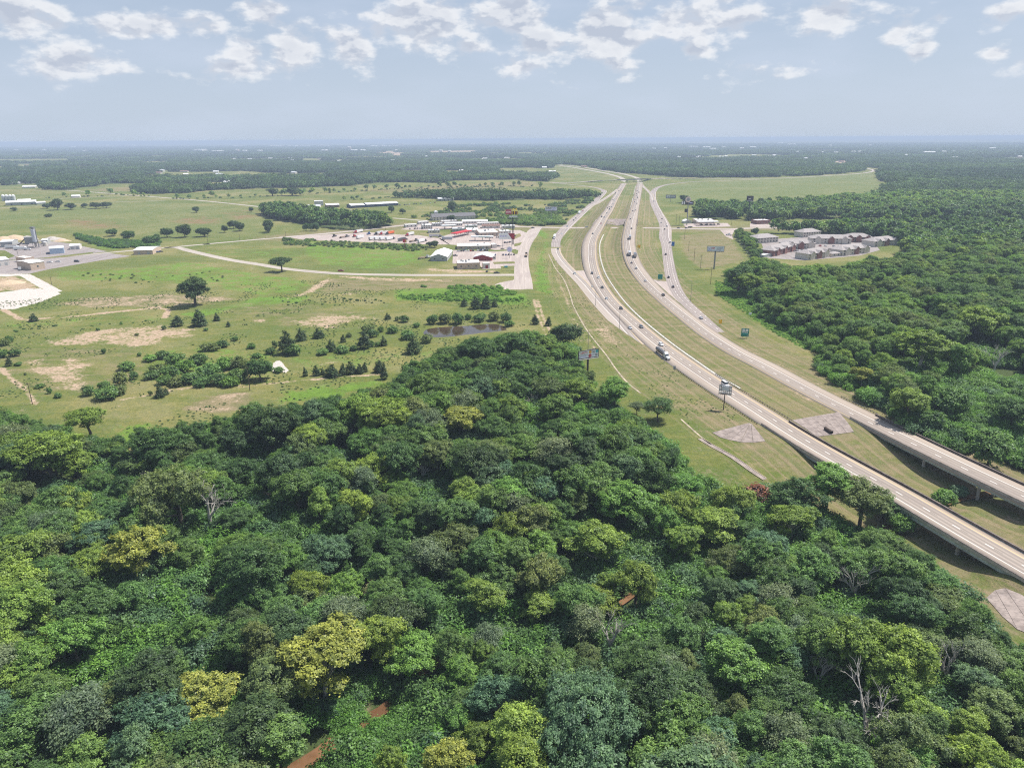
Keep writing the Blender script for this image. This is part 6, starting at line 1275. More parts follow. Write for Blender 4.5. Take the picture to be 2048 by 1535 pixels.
# farmhouses in the clearings of the far woods
rg_h = np.random.default_rng(314); HX, HY = rg_h.uniform(-2600, 3000, 9000), rg_h.uniform(1700, 5200, 9000); k = in_view(HX, HY, 0, -20) & ~wood_mask(HX, HY) & (poly_sd(HX, HY, FAR) > 20)
for f_ in (0.975, 0.95): k &= ~wood_mask(HX*f_, HY*f_)
hs = []
for x, y in zip(HX[k], HY[k]):
    if all((x-a)**2+(y-b_)**2 > 110**2 for a, b_ in hs): hs.append((x, y))
for i, (x, y) in enumerate(hs[:46]):
    r = empty('farmhouse', (x, y, 0), rg_h.uniform(-.5, .5)); L_, D_, h_ = rg_h.uniform(16, 34), rg_h.uniform(11, 16), rg_h.uniform(3.5, 6); MB().box(-L_/2, L_/2, -D_/2, D_/2, -.3, h_).build('wall', (OFFW, CRM, TAN)[i % 3], r)
    MB().raw([(-L_/2-.6,-D_/2-.6,h_+.02),(L_/2+.6,-D_/2-.6,h_+.02),(L_/2+.6,D_/2+.6,h_+.02),(-L_/2-.6,D_/2+.6,h_+.02),(-L_/2-.6,0,h_+3),(L_/2+.6,0,h_+3)], [(0,1,5,4),(3,4,5,2),(0,4,3),(1,2,5),(3,2,1,0)]).build('roof', (WHT, MET, ROOFR, WHT)[i % 4], r); tag(r, 'small farm building in a clearing of the far woods', 'house', 'farm buildings in the far clearings')

# ------------------------------------------------------------------ vehicles (x forward, foot at z = 0)
def car_paint():
    m, b, out = new_mat('car_paint'); p = bsdf(b, out, b.n('ShaderNodeObjectInfo').outputs['Color'], 0.32, 0.5); p.inputs['Coat Weight'].default_value = 0.5; p.inputs['Coat Roughness'].default_value = 0.1; return m
M['paint'] = car_paint(); M['tyre'] = plain('tyre_rubber', (0.022, 0.022, 0.024), 0.9); M['rim'] = plain('wheel_rim', (0.42, 0.42, 0.44), 0.4, 0.5, 0.6); M['lamp'] = plain('headlamp_glass', (0.75, 0.76, 0.74), 0.15, 0.6); M['tail'] = plain('tail_lamp', (0.42, 0.02, 0.02), 0.3); M['trim'] = plain('black_trim', (0.03, 0.03, 0.033), 0.6)
def wheel_mesh(r, w_): return MB().tube((0, -w_/2, 0), (0, w_/2, 0), r, n=14).mesh('wheel', M['tyre'])
def rim_mesh(r, w_): return MB().tube((0, -w_/2-.01, 0), (0, w_/2+.01, 0), r*.62, n=10).mesh('rim', M['rim'])
WH, RIM = wheel_mesh(.34, .24), rim_mesh(.34, .24); WHB, RIMB = wheel_mesh(.52, .30), rim_mesh(.52, .30)
def add_wheels(root, xs, half, r=0.34, big=False):
    for x in xs:
        for y in (-half, half):
            w_ = link('wheel', WHB if big else WH, root, (x, y, .52 if big else r)); link('rim', RIMB if big else RIM, w_)
def body_prism(prof, w_, inset=0.12):
    """side profile (x, z) carried across the width, pinched in at the outer faces"""
    n = len(prof); vs = []; cx = sum(p[0] for p in prof)/n; cz = sum(p[1] for p in prof)/n
    for y, k in ((-w_/2, 1-inset*.35), (-w_/2+inset, 1.0), (w_/2-inset, 1.0), (w_/2, 1-inset*.35)): vs += [(cx+(a-cx)*k, y, cz+(b_-cz)*k) for a, b_ in prof]
    fs = [tuple(range(n)), tuple(range(4*n-1, 3*n-1, -1))]
    for s_ in range(3): fs += [(s_*n+(i+1) % n, s_*n+i, (s_+1)*n+i, (s_+1)*n+(i+1) % n) for i in range(n)]
    return vs, fs
def car_proto(kind):
    root = empty(kind)
    if kind == 'sedan': L, W_, prof, cab, ct = 4.7, 1.84, [(-2.35,.35),(-2.3,.85),(-1.75,.98),(1.0,.95),(2.1,.78),(2.33,.6),(2.35,.32),(1.9,.22),(-2.0,.22)], [(-1.75,.97),(1.05,.94)], [(-1.05,1.43),(.35,1.43)]
    elif kind == 'suv': L, W_, prof, cab, ct = 4.8, 1.95, [(-2.4,.45),(-2.38,1.1),(-2.2,1.18),(1.0,1.12),(2.2,1.0),(2.38,.8),(2.4,.42),(1.95,.28),(-2.0,.28)], [(-2.2,1.16),(1.1,1.1)], [(-2.0,1.72),(.45,1.72)]
    elif kind == 'van': L, W_, prof, cab, ct = 5.5, 2.0, [(-2.75,.45),(-2.75,1.25),(1.5,1.22),(2.5,1.05),(2.72,.75),(2.75,.42),(2.2,.3),(-2.3,.3)], [(-2.72,1.22),(1.75,1.18)], [(-2.6,2.2),(1.0,2.2)]
    else: L, W_, prof, cab, ct = 5.8, 2.0, [(-2.9,.5),(-2.9,1.02),(-.75,1.06),(.9,1.08),(2.5,1.0),(2.85,.85),(2.9,.5),(2.3,.34),(-2.4,.34)], [(-.72,1.05),(1.35,1.06)], [(-.5,1.78),(.75,1.78)]
    vs, fs = body_prism(prof, W_); MB().raw(vs, fs).build('body', M['paint'], root, bevel=0.05)
    wi, wt = W_/2-.10, W_/2-.32; (x0, z0), (x1, z1) = cab; (x2, z2), (x3, z3) = ct
    MB().hexa([(x0,-wi,z0-.02),(x1,-wi,z1-.02),(x1,wi,z1-.02),(x0,wi,z0-.02)], [(x2,-wt,z2-.06),(x3,-wt,z3-.06),(x3,wt,z3-.06),(x2,wt,z2-.06)]).build('windows', M['glass'], root)
    MB().hexa([(x2-.06,-wt-.02,z2-.058),(x3+.06,-wt-.02,z3-.058),(x3+.06,wt+.02,z3-.058),(x2-.06,wt+.02,z2-.058)], [(x2,-wt+.06,z2+.03),(x3,-wt+.06,z3+.03),(x3,wt-.06,z3+.03),(x2,wt-.06,z2+.03)]).build('roof', M['paint'], root)
    if kind == 'pickup':
        MB().box(-2.75, -.85, -.82, .82, 1.07, 1.085).build('bed', M['trim'], root)
        for y in (-.93, .93): MB().box(-2.88, -.78, y-.07, y+.07, 1.03, 1.32).build('bed_side', M['paint'], root)
        MB().box(-2.9, -2.80, -.86, .86, 1.03, 1.32).build('tailgate', M['paint'], root)
    add_wheels(root, (L*.30, -L*.30), W_/2-.10)
    for y in (-W_/2+.32, W_/2-.32): MB().box(L/2-.10, L/2+.02, y-.2, y+.2, .58, .76).build('headlight', M['lamp'], root); MB().box(-L/2-.02, -L/2+.10, y-.16, y+.16, .68, .90).build('tail_light', M['tail'], root)
    return root
def simple_mesh(root, name):
    """the same vehicle joined for the far distance, where its parts are below a pixel"""
    bm = bmesh.new(); mats = []
    def walk(o, mw):
        for ch in o.children:
            lw = mw @ Matrix.Translation(ch.location) @ ch.rotation_euler.to_matrix().to_4x4()
            n0 = len(bm.verts); f0 = len(bm.faces); bm.from_mesh(ch.data); bm.verts.ensure_lookup_table(); bm.faces.ensure_lookup_table()
            for v_ in bm.verts[n0:]: v_.co = lw @ v_.co
            mt = ch.data.materials[0]
            if mt not in mats: mats.append(mt)
            for f_ in bm.faces[f0:]: f_.material_index = mats.index(mt)
            walk(ch, lw)
    walk(root, Matrix()); me = bpy.data.meshes.new(name); bm.to_mesh(me); bm.free()
    for mt in mats: me.materials.append(mt)
    return me
PROTO = {k: car_proto(k) for k in ('sedan', 'suv', 'van', 'pickup')}; SIMPLE = {k: simple_mesh(PROTO[k], k) for k in PROTO}
CC = dict(white=(0.78, 0.78, 0.77), silver=(0.45, 0.46, 0.48), dark=(0.035, 0.036, 0.042), grey=(0.16, 0.165, 0.175), red=(0.36, 0.025, 0.025), blue=(0.04, 0.08, 0.22), tan=(0.35, 0.30, 0.22))
def set_color(o, c):
    o.color = (*c, 1)
    for ch in o.children: set_color(ch, c)
ORD = ['first', 'second', 'third', 'fourth', 'fifth', 'sixth', 'seventh', 'eighth', 'ninth', 'tenth', 'eleventh', 'twelfth', 'thirteenth', 'fourteenth', 'fifteenth', 'sixteenth', 'seventeenth', 'eighteenth', 'nineteenth', 'twentieth', '21st', '22nd', '23rd', '24th', '25th']
def spot(px, py, C=None, z=None):
    """place and heading on a road"""
    zz = zr(py) if C is LC or C is RC else 0.0
    p = at_z(px, py, zz); yaw = 0.0
    if C is not None:
        i = near_idx(C, p); yaw = yaw_of(C, i)
    return p, yaw
def put_car(kind, color, px, py, C=None, rev=False, yaw=None, label=None, group=None, full=None, name=None):
    p, yw = spot(px, py, C); yw = yaw if yaw is not None else yw + (math.pi if rev else 0); z = p[2] + (0.09 if C is not None else 0.05)
    full = py > 500 if full is None else full
    if full: o = copy_tree(PROTO[kind]); set_color(o, CC[color])
    else: o = link(kind, SIMPLE[kind]); o.color = (*CC[color], 1)
    o.name = name or {'sedan': 'car', 'suv': 'car', 'van': 'van', 'pickup': 'pickup_truck'}[kind]; o.location = (p[0], p[1], z); o.rotation_euler = (0, 0, yw)
    return tag(o, label, {'sedan': 'car', 'suv': 'car', 'van': 'van', 'pickup': 'pickup'}[kind], group)
WK = {'sedan': 'car', 'suv': 'tall car', 'van': 'van', 'pickup': 'pickup'}
def column(cars, C, rev, phrase, group):
    cars = sorted(cars, key=lambda c: -c[1])
    for i, (px, py, kd, co) in enumerate(cars): put_car(kd, co, px, py, C, rev, label=f'{co} {WK[kd]}, {ORD[i]} {phrase}', group=group)
column([(1450,771,'van','white'),(1322,690.5,'suv','white'),(1260,657,'sedan','silver'),(1282.5,655,'suv','grey'),(1242,618,'suv','dark'),(1213,598,'sedan','silver'),(1204.5,576,'pickup','dark'),(1197,556,'pickup','white'),(1184,547.5,'suv','dark'),(1185.5,468,'sedan','dark'),(1202,447.7,'sedan','red'),(1203.4,434,'suv','dark'),(1208.5,435,'sedan','grey'),(1213.6,427,'sedan','dark'),(1219,418.8,'suv','dark'),(1215.5,417,'suv','dark'),(1218.3,414.5,'sedan','dark'),(1222.6,414.8,'suv','grey'),(1226,407.8,'sedan','silver'),(1229,401,'sedan','white'),(1226,400.4,'suv','grey'),(1233.7,393,'sedan','white'),(1231,387,'van','dark'),(1237.7,382,'suv','dark')], LC, False, 'vehicle up the left carriageway from the creek bridge', 'traffic on the left carriageway')
column([(1402,637,'sedan','silver'),(1326.3,591,'suv','dark'),(1290.4,562.6,'sedan','silver'),(1272,537.4,'pickup','white'),(1263,526.5,'sedan','dark'),(1263.2,457.4,'sedan','dark'),(1260.5,438.7,'sedan','dark'),(1265.5,422.7,'suv','dark'),(1271,421,'sedan','dark'),(1269.5,404.7,'suv','grey'),(1273.8,407.4,'sedan','grey'),(1270,400,'sedan','silver'),(1275.3,395.7,'van','dark'),(1272.8,392.8,'sedan','dark'),(1272.8,388.4,'suv','dark'),(1277.7,385.4,'van','dark'),(1274.3,382,'suv','dark')], RC, True, 'vehicle up the right carriageway from the creek bridge', 'traffic on the right carriageway')
column([(1149.5,548,'pickup','white'),(1116,498.5,'sedan','dark')], onr, False, 'vehicle up the left slip road', 'traffic on the slip and frontage roads')
column([(1123.8,468,'sedan','white'),(1134.6,454,'van','white'),(1147.3,441,'suv','dark'),(1151.7,437,'sedan','dark'),(1165.7,422.5,'sedan','red'),(1162,424,'sedan','grey'),(1200,388.5,'sedan','grey')], fw, False, 'vehicle up the left frontage road from the slip road', 'traffic on the slip and frontage roads')
column([(1346,574.7,'suv','dark'),(1337,555.4,'suv','dark'),(1331.4,509.5,'suv','dark'),(1340,485.5,'van','white'),(1329.4,459,'suv','dark'),(1333.5,453,'van','white'),(1324,438,'sedan','dark'),(1322.5,446,'sedan','silver'),(1307.5,403,'sedan','dark'),(1306,381,'sedan','tan')], fe, True, 'vehicle up the right frontage road from the merge', 'traffic on the slip and frontage roads')
column([(1357,456.6,'sedan','dark'),(1372.7,456.8,'sedan','dark'),(1379,455.4,'suv','dark'),(1382,454.6,'sedan','dark'),(1174,455.6,'van','white'),(1066,456.5,'suv','dark')], CROSSC, False, 'vehicle along the cross street', 'traffic on the cross street')
for (px, py, kd, co, yw, lb) in ((682,542.5,'pickup','red',0.05,'red pickup parked beside the pale side road'),(993.5,546.7,'pickup','dark',0.1,'dark pickup entering the side road below the restaurant'),(974,543.8,'sedan','dark',1.4,'dark car behind the tan restaurant porch'),(910.5,512,'pickup','dark',0.2,'dark pickup beside the grey warehouse'),(917,503,'sedan','white',0.2,'white car parked between warehouse and long shop'),(928,501,'sedan','dark',1.2,'dark car in front of the long tan shop, left end'),(964,500.2,'suv','dark',1.4,'dark tall car in front of the long tan shop'),(969,499.6,'suv','silver',1.4,'silver tall car in front of the long tan shop'),(996,493,'pickup','dark',0.1,'dark pickup right of the drive-through'),(1018,499,'suv','grey',0.5,'grey tall car by the white round sign'),(1005,498.5,'sedan','tan',0.1,'tan car in the car park near the street'),
      (1010,486,'suv','dark',1.2,'dark car first from the left under the tall sign'),(1015,485.6,'sedan','grey',1.2,'grey car second from the left under the tall sign'),(1020,485,'suv','dark',1.2,'dark tall car third from the left under the tall sign'),(99.7,525,'pickup','white',0.05,'white pickup left of two beside the tan depot'),(116.5,524.4,'pickup','white',0.05,'white pickup right of two beside the tan depot'),(154,524,'van','dark',0.0,'dark van alone in the depot yard'),(322,504,'suv','dark',0.5,'dark car beside the tan warehouse'),(316,505,'suv','blue',0.5,'blue car between the tan warehouse and a dark car'),(1403,450.3,'suv','dark',0.1,'dark car at the left pump of the station'),(1412,450.3,'sedan','dark',0.1,'dark car at the middle pump of the station'),(1422,450.3,'suv','silver',0.1,'silver car at the right pump of the station'),(1437,449.5,'suv','dark',0.1,'dark car right of the station canopy'),
      (1550,450,'suv','grey',0.3,'grey car in the diner lot'),(1560,451,'sedan','dark',0.3,'dark car in the diner lot'),(1545,451.5,'sedan','white',0.3,'white car in the diner lot')): put_car(kd, co, px, py, None, yaw=yw, label=lb, group='parked vehicles')
def row(p0, p1, n, phrase, yaw, seed, gap=0.25):
    r_ = random.Random(seed)
    for i in range(n):
        if r_.random() < gap: continue
        t_ = i/max(1, n-1); kd = r_.choice(['sedan', 'suv', 'suv', 'pickup', 'sedan']); co = r_.choice(['white', 'silver', 'dark', 'grey', 'dark', 'white', 'red', 'blue'])
        put_car(kd, co, p0[0]+(p1[0]-p0[0])*t_, p0[1]+(p1[1]-p0[1])*t_, None, yaw=yaw+r_.uniform(-.05, .05), label=f'{co} {WK[kd]}, {ORD[i]} from left, parked {phrase}', group='parked vehicles', full=False)
row((872,444.6),(945,441.2),16,'before the motel',1.5,1); row((918,502.8),(975,501.5),13,'before the long tan shop',1.5,2); row((985,511),(1028,510),9,'in the middle of the car park',1.5,3,.4); row((963,476.2),(998,475),9,'before the truck stop store',1.5,4); row((1005,478),(1030,473),7,'beside the pylon sign',1.2,5)
row((1560,503.5),(1620,501.5),12,'between the left apartment houses',1.5,6); row((1640,492.5),(1700,493.5),12,'before the longest apartment house',1.5,7); row((1660,506),(1690,502),7,'behind the lush lawn houses',1.5,8); row((690,420.5),(735,419),9,'before the dark blue sheds',1.4,9); row((800,411),(870,405.5),16,'in the yard right of the blue sheds',1.4,10); row((1550,448.6),(1590,451),8,'along the diner lot',1.2,11,.4); row((965,517.5),(985,517),5,'beside the red shop',1.5,12,.3); row((20,487),(60,489),8,'at the back of the plant yard',0.4,13,.3); row((815,458.5),(850,457),8,'on the apron before the white office',1.5,14,.3)
# lorries
def tractor(root, x, color, sleeper=True):
    P_ = []
    P_.append(MB().hexa([(x+1.6,-1.0,.7),(x+4.1,-.95,.7),(x+4.1,.95,.7),(x+1.6,1.0,.7)], [(x+1.6,-.95,1.95),(x+4.0,-.8,1.65),(x+4.0,.8,1.65),(x+1.6,.95,1.95)]).build('hood', M['paint'], root, bevel=.08))
    P_.append(MB().hexa([(x-1.4 if sleeper else x,-1.22,.9),(x+1.6,-1.22,.9),(x+1.6,1.22,.9),(x-1.4 if sleeper else x,1.22,.9)], [(x-1.4 if sleeper else x,-1.15,3.6),(x+.7,-1.1,3.05),(x+.7,1.1,3.05),(x-1.4 if sleeper else x,1.15,3.6)]).build('cab', M['paint'], root, bevel=.08))
    MB().hexa([(x+1.62,-1.0,1.98),(x+1.68,-1.0,1.98),(x+1.68,1.0,1.98),(x+1.62,1.0,1.98)], [(x+.78,-.95,2.92),(x+.86,-.95,2.92),(x+.86,.95,2.92),(x+.78,.95,2.92)]).build('windscreen', M['glass'], root)
    MB().box(x-3.4, x+4.0, -.45, .45, .6, .95).build('chassis', M['trim'], root)
    for y in (-.75, .75): MB().box(x+4.0, x+4.14, y-.2, y+.2, .95, 1.2).build('headlight', M['lamp'], root)
    MB().box(x+4.05, x+4.25, -1.15, 1.15, .45, .85).build('bumper', M['rim'], root)
    add_wheels(root, (x+2.9,), 1.05, big=True); add_wheels(root, (x-1.6, x-2.8), 1.0, big=True)
    for p in P_: p.color = (*color, 1)
def box_trailer(root, x0, x1, color):
    o = MB().box(x0, x1, -1.3, 1.3, 1.2, 4.05).build('trailer_box', M['paint'], root); o.color = (*color, 1); MB().box(x0+.05, x1-.05, -.5, .5, .85, 1.19).build('trailer_frame', M['trim'], root); MB().box(x0-.03, x0-.003, -1.2, 1.2, 1.3, 3.95).build('rear_door', M['rim'], root)
    add_wheels(root, (x0+1.4, x0+2.7), 1.0, big=True)
def lorry(px, py, yaw, cab=None, trailer=None, label='', name='semi_truck', group='lorries in the truck park', kind='box', z=0.05, C=None, rev=False, cat='truck'):
    p, yw = spot(px, py, C); yw = yaw if yaw is not None else yw + (math.pi if rev else 0); root = empty(name, (p[0], p[1], p[2]+z), yw)
    if cab: tractor(root, 5.2 if trailer or kind != 'box' else 0.0, CC[cab] if isinstance(cab, str) else cab)
    if trailer: box_trailer(root, -9.5, 3.6, CC[trailer] if isinstance(trailer, str) else trailer)
    if kind == 'tank':
        MB().tube((-9.3, 0, 2.15), (3.4, 0, 2.35), 1.12, n=22).build('tank', paintm('tank_steel', (0.17, 0.15, 0.15), 0.35, metal=0.4), root, smooth=False)
        for y in (-.45, .45): MB().box(-9.0, 3.2, y-.12, y+.12, 3.2, 3.42).build('walkway', M['rim'], root)
        for x in (-7, -3, 1): MB().tube((x, 0, 3.3), (x, 0, 3.65), .35, n=12).build('hatch', M['rim'], root)
        MB().box(-9.3, 3.0, -.5, .5, .8, 1.2).build('trailer_frame', M['trim'], root); add_wheels(root, (-8.2, -6.9), 1.0, big=True)
    if kind == 'flat': MB().box(-9.5, 3.6, -1.25, 1.25, 1.15, 1.4).build('flat_bed', M['rust'], root); MB().box(-8, 1.5, -1.0, 1.0, 1.41, 2.1).build('load', paintm('lumber', (0.30, 0.22, 0.16)), root); add_wheels(root, (-8.2, -6.9), 1.0, big=True)
    return tag(root, label, cat, group)
lorry(1325.5, 712, None, 'white', None, 'tank lorry with white cab and dark tank on the left carriageway', 'tank_truck', 'lorries on the highway', 'tank', .09, LC)
lorry(1260, 477, None, 'dark', (.30,.30,.31), 'grey lorry on the right carriageway just past the cross street bridge', 'semi_truck', 'lorries on the highway', 'box', .09, RC, True)
lorry(1258.5, 509.5, None, 'grey', (.42,.42,.43), 'grey-backed lorry in the left lane of the right carriageway', 'semi_truck', 'lorries on the highway', 'box', .09, RC, True); lorry(1269.5, 513, None, 'dark', (.07,.07,.075), 'dark lorry beside the grey-backed lorry on the right carriageway', 'semi_truck', 'lorries on the highway', 'box', .09, RC, True)
lorry(1109, 476, None, 'white', 'white', 'white box lorry on the left slip road', 'box_truck', 'lorries on the highway', 'box', .07, fw); lorry(1158.5, 427.5, None, 'white', 'white', 'white lorry on the left frontage road', 'box_truck', 'lorries on the highway', 'box', .07, fw)
lorry(1052.5, 512, 1.52, 'dark', None, 'dark flatbed lorry driving on the wide business street', 'flatbed_truck', 'lorries on the highway', 'flat', .07)
pa, pb = ground_at(720, 475.5), ground_at(737, 472.3); TY = math.atan2(pb[1]-pa[1], pb[0]-pa[0])
TL = [(668.6,473.5,'dark',None,'black lorry cab without trailer at the left end of the truck park','box'),(689,475,'grey',None,'grey lorry with brown flatbed load, second from the left','flat'),(709,474,'red',None,'red lorry cab without trailer near the brown flatbed','box'),(716,465.5,'red','white','red cab with white trailer in the back row, left','box'),(738,469,'blue',None,'blue and white lorry cab in the back row','box'),(723,476.5,None,'white','white trailer alone in the front row, left','box'),(748,479,None,'white','second white trailer from the left in the front row','box'),(758.5,479.3,None,'white','third white trailer from the left in the front row','box'),(769,479.5,None,'white','fourth white trailer from the left in the front row','box'),(781,479.5,'dark','white','white trailer with dark cab in the front row','box'),
      (757,468.8,'dark','white','black cab with white trailer in the back row','box'),(767,468.8,'red','white','red cab with white trailer in the back row, middle','box'),(779,468.6,'dark',(.80,.16,.05),'black cab with orange trailer in the back row','box'),(806,481.3,'dark',(.05,.05,.055),'black trailer in the front row','box'),(819,471,'red','white','red cab with white trailer alone at the right of the back row','box'),(828,483,'grey',None,'car carrier lorry with white and dark cars in the front row','flat'),(845,484,'dark','white','white trailer at the right end of the front row','box')]
for (px, py, cb, tr_, lb, kd) in TL: lorry(px, py, TY + math.pi*(0 if py > 472 else 1), cb, tr_, lb, kind=kd)
lorry(873,474.5,0.0,'grey',(.52,.52,.53),'grey trailer lorry driving across the right of the truck park'); lorry(899,480,0.0,None,(.40,.42,.46),'grey-blue trailer beside the red diesel canopy'); lorry(849,517,0.9,'white',None,'white service lorry left of the grey warehouse', kind='flat'); lorry(40,540.5,2.2,'white',None,'white mixer lorry beside the tan depot', kind='box'); lorry(1458,471,2.6,'white',None,'white lorry cab parked on the drive by the hedge'); lorry(28,497,0.1,'white','white','white trailer lorry in the concrete plant yard'); lorry(45,500,0.1,'white','white','second white trailer lorry in the concrete plant yard, right')
def drop(o):
    for ch in list(o.children): drop(ch)
    bpy.data.objects.remove(o)
for o in PROTO.values(): drop(o)

# ------------------------------------------------------------------ signs, billboards, poles
SGN = dict(green=paintm('sign_green', (0.015, 0.22, 0.15), 0.5, var=.05), white=paintm('sign_white', (0.82, 0.82, 0.80), 0.5, var=.04), yellow=paintm('sign_yellow', (0.85, 0.50, 0.02), 0.5, var=.04), blue=paintm('sign_blue', (0.03, 0.14, 0.42), 0.5), red=paintm('sign_red', (0.62, 0.03, 0.05), 0.5), navy=paintm('sign_navy', (0.03, 0.035, 0.10), 0.5), lilac=paintm('sign_lilac', (0.55, 0.53, 0.78), 0.5), black=DRK, orange=paintm('sign_orange', (0.85, 0.42, 0.05), 0.5), teal=paintm('sign_teal', (0.05, 0.40, 0.42), 0.5), grey=paintm('sign_grey', (0.33, 0.34, 0.36), 0.5), gold=paintm('sign_gold', (0.90, 0.62, 0.02), 0.4))
def words(text, size, mat, parent, loc, name='lettering', shear=0.0, align='CENTER'):
    cu = bpy.data.curves.new(name, 'FONT'); cu.body = text; cu.size = size; cu.extrude = 0.015; cu.align_x = align; cu.align_y = 'CENTER'; cu.shear = shear; cu.offset = 0.02*size; cu.materials.append(mat)
    tmp = bpy.data.objects.new('tmp', cu); COL.objects.link(tmp); me = bpy.data.meshes.new_from_object(tmp.evaluated_get(bpy.context.evaluated_depsgraph_get())); bpy.data.objects.remove(tmp); bpy.data.curves.remove(cu)
    o = bpy.data.objects.new(name, me); COL.objects.link(o); o.parent = parent; o.location = loc; o.rotation_euler = (math.pi/2, 0, 0); return o
def disc(r, mat, parent, loc, name='disc', n=24, th=0.03): 
    o = MB().tube((0, 0, 0), (0, -th, 0), r, n=n).build(name, mat, parent); o.location = loc; return o
def facing(p): return math.atan2(p[0], -p[1]) * 0 - math.atan2(p[0], p[1])
def spot_px(x, y): return ground_at(x, y)
# green exit sign beside the right carriageway
def road_sign(px, yb, yt, wpx, mat, label, posts=2, cat='road sign', name='road_sign', rot=0.0, deco=None, low=None):
    p = ground_at(px, yb); k = mpp(p); W_ = wpx*k; H = (yb-yt)*k*1.05; root = empty(name, p, facing(p)+rot); b0 = low*k if low else H*0.38
    MB().box(-W_/2, W_/2, -.05, .05, b0, H).build('panel', mat, root); MB().box(-W_/2-.06, W_/2+.06, .06, .10, b0-.06, H+.06).build('panel_frame', SGN['white'], root)
    for i in range(posts):
        x = 0 if posts == 1 else (-W_*.3 if i == 0 else W_*.3); MB().box(x-.10, x+.10, .11, .31, -.4, H-.2).build('post', M['steel'], root)
    if deco: deco(root, W_, b0, H)
    return tag(root, label, cat)
def exit_deco(r, W_, b0, H):
    for x in (-W_*.20, W_*.22): MB().box(x-W_*.17, x+W_*.17, -.08, -.053, H-(H-b0)*.36, H-(H-b0)*.08).build('route_shield', SGN['white'], r)
    for z, k in ((.47, .78), (.63, .66)): MB().box(-W_*k/2, W_*k/2, -.08, -.053, H-(H-b0)*(z+.06), H-(H-b0)*(z-.04)).build('lettering', SGN['teal'] if z > .6 else SGN['white'], r)
    a = MB(); a.raw([(W_*.22,-.08,b0+.25*(H-b0)),(W_*.40,-.08,b0+.14*(H-b0)),(W_*.22,-.08,b0+.05*(H-b0)),(W_*.27,-.08,b0+.14*(H-b0))], [(0,1,2,3),(3,2,1,0)]); a.build('arrow', SGN['white'], r)
road_sign(1489, 676, 657, 14.5, SGN['green'], 'green exit sign with white shields and arrow beside the right carriageway', deco=exit_deco, low=3.5)
road_sign(1440, 652, 639, 6.5, SGN['yellow'], 'yellow warning sign right of the right carriageway', 1); road_sign(1277.5, 499.5, 490, 6, SGN['yellow'], 'yellow warning sign in the grass between right carriageway and slip road', 1)
road_sign(1320, 561, 549, 9, SGN['green'], 'small green sign in the tip of grass before the merge', 2, low=3); road_sign(1345.5, 495, 484, 6, SGN['blue'], 'blue service sign right of the right frontage road', 2, low=3); road_sign(1348.5, 742.5, 731.5, 4.5, SGN['grey'], 'grey back of a road sign at the start of the left guard rail', 1)
road_sign(1500, 632, 625, 5, SGN['white'], 'small white marker in the grass right of the highway', 1); road_sign(1184, 577, 571, 3.2, SGN['white'], 'small white sign on the left verge', 1)
def billboard(px, yb, zc_, W_, H, label, rot=0.0, pole_r=0.45, face=None, vee=False, back=False, mats=('white', 'grey')):
    """single-pole billboard: foot pixel, height of the panel centre (m)"""
    p = ground_at(px, yb); root = empty('billboard', p, facing(p)+rot)
    MB().tube((0, .5, -.5), (0, .5, zc_-H/2+.3), pole_r, n=14).build('pole', M['rust'] if mats[1] == 'dark' else M['steel'], root)
    if not back:
        f_ = MB().box(-W_/2, W_/2, -.15, .15, zc_-H/2, zc_+H/2).build('panel', SGN[mats[0]], root)
        fr = MB()
        for (a, b_, c_, d_) in ((-W_/2-.25, W_/2+.25, zc_+H/2+.003, zc_+H/2+.25), (-W_/2-.25, W_/2+.25, zc_-H/2-.35, zc_-H/2-.003), (-W_/2-.25, -W_/2-.003, zc_-H/2, zc_+H/2), (W_/2+.003, W_/2+.25, zc_-H/2, zc_+H/2)): fr.box(a, b_, -.22, .22, c_, d_)
        fr.build('panel_frame', M['rust'], root)
        if face: face(root, f_, W_, H, zc_)
        MB().box(-W_/2, W_/2, -1.3, -.25, zc_-H/2-.55, zc_-H/2-.42).build('catwalk', M['steel'], root)
    if vee or back:
        th = 0.0 if back else 0.16; 
        if back:
            for k in range(8): z0 = zc_-H/2+H*k/8; MB().box(-W_/2, W_/2, 1.2, 1.3, z0, z0+H/8*0.62).build('slat', paintm('board_back', (0.66, 0.71, 0.76)), root)
        else: MB().box(-W_/2, W_/2, 1.2, 1.35, zc_-H/2, zc_+H/2).build('rear_panel', SGN['grey'], root).rotation_euler = (0, 0, th)
        fr = MB()
        for k in range(7): x = -W_/2+W_*k/6; fr.box(x-.09, x+.09, .85, 1.197, zc_-H/2-.3, zc_+H/2+.1)
        for z in (zc_-H*.38, zc_, zc_+H*.38): fr.box(-W_/2, W_/2, .70, .847, z-.08, z+.08)
        q = fr.build('rear_frame', M['steel'] if back else M['rust'], root); q.rotation_euler = (0, 0, th)
        if back: MB().box(-W_*.28, W_*.28, .50, .69, zc_-H*.05, zc_+H*.42).build('walkway_guard', MET, root); MB().box(-W_*.30, W_*.30, .1, .69, zc_-H*.42, zc_-H*.36).build('catwalk', M['rust'], root)
    return tag(root, label, 'billboard')
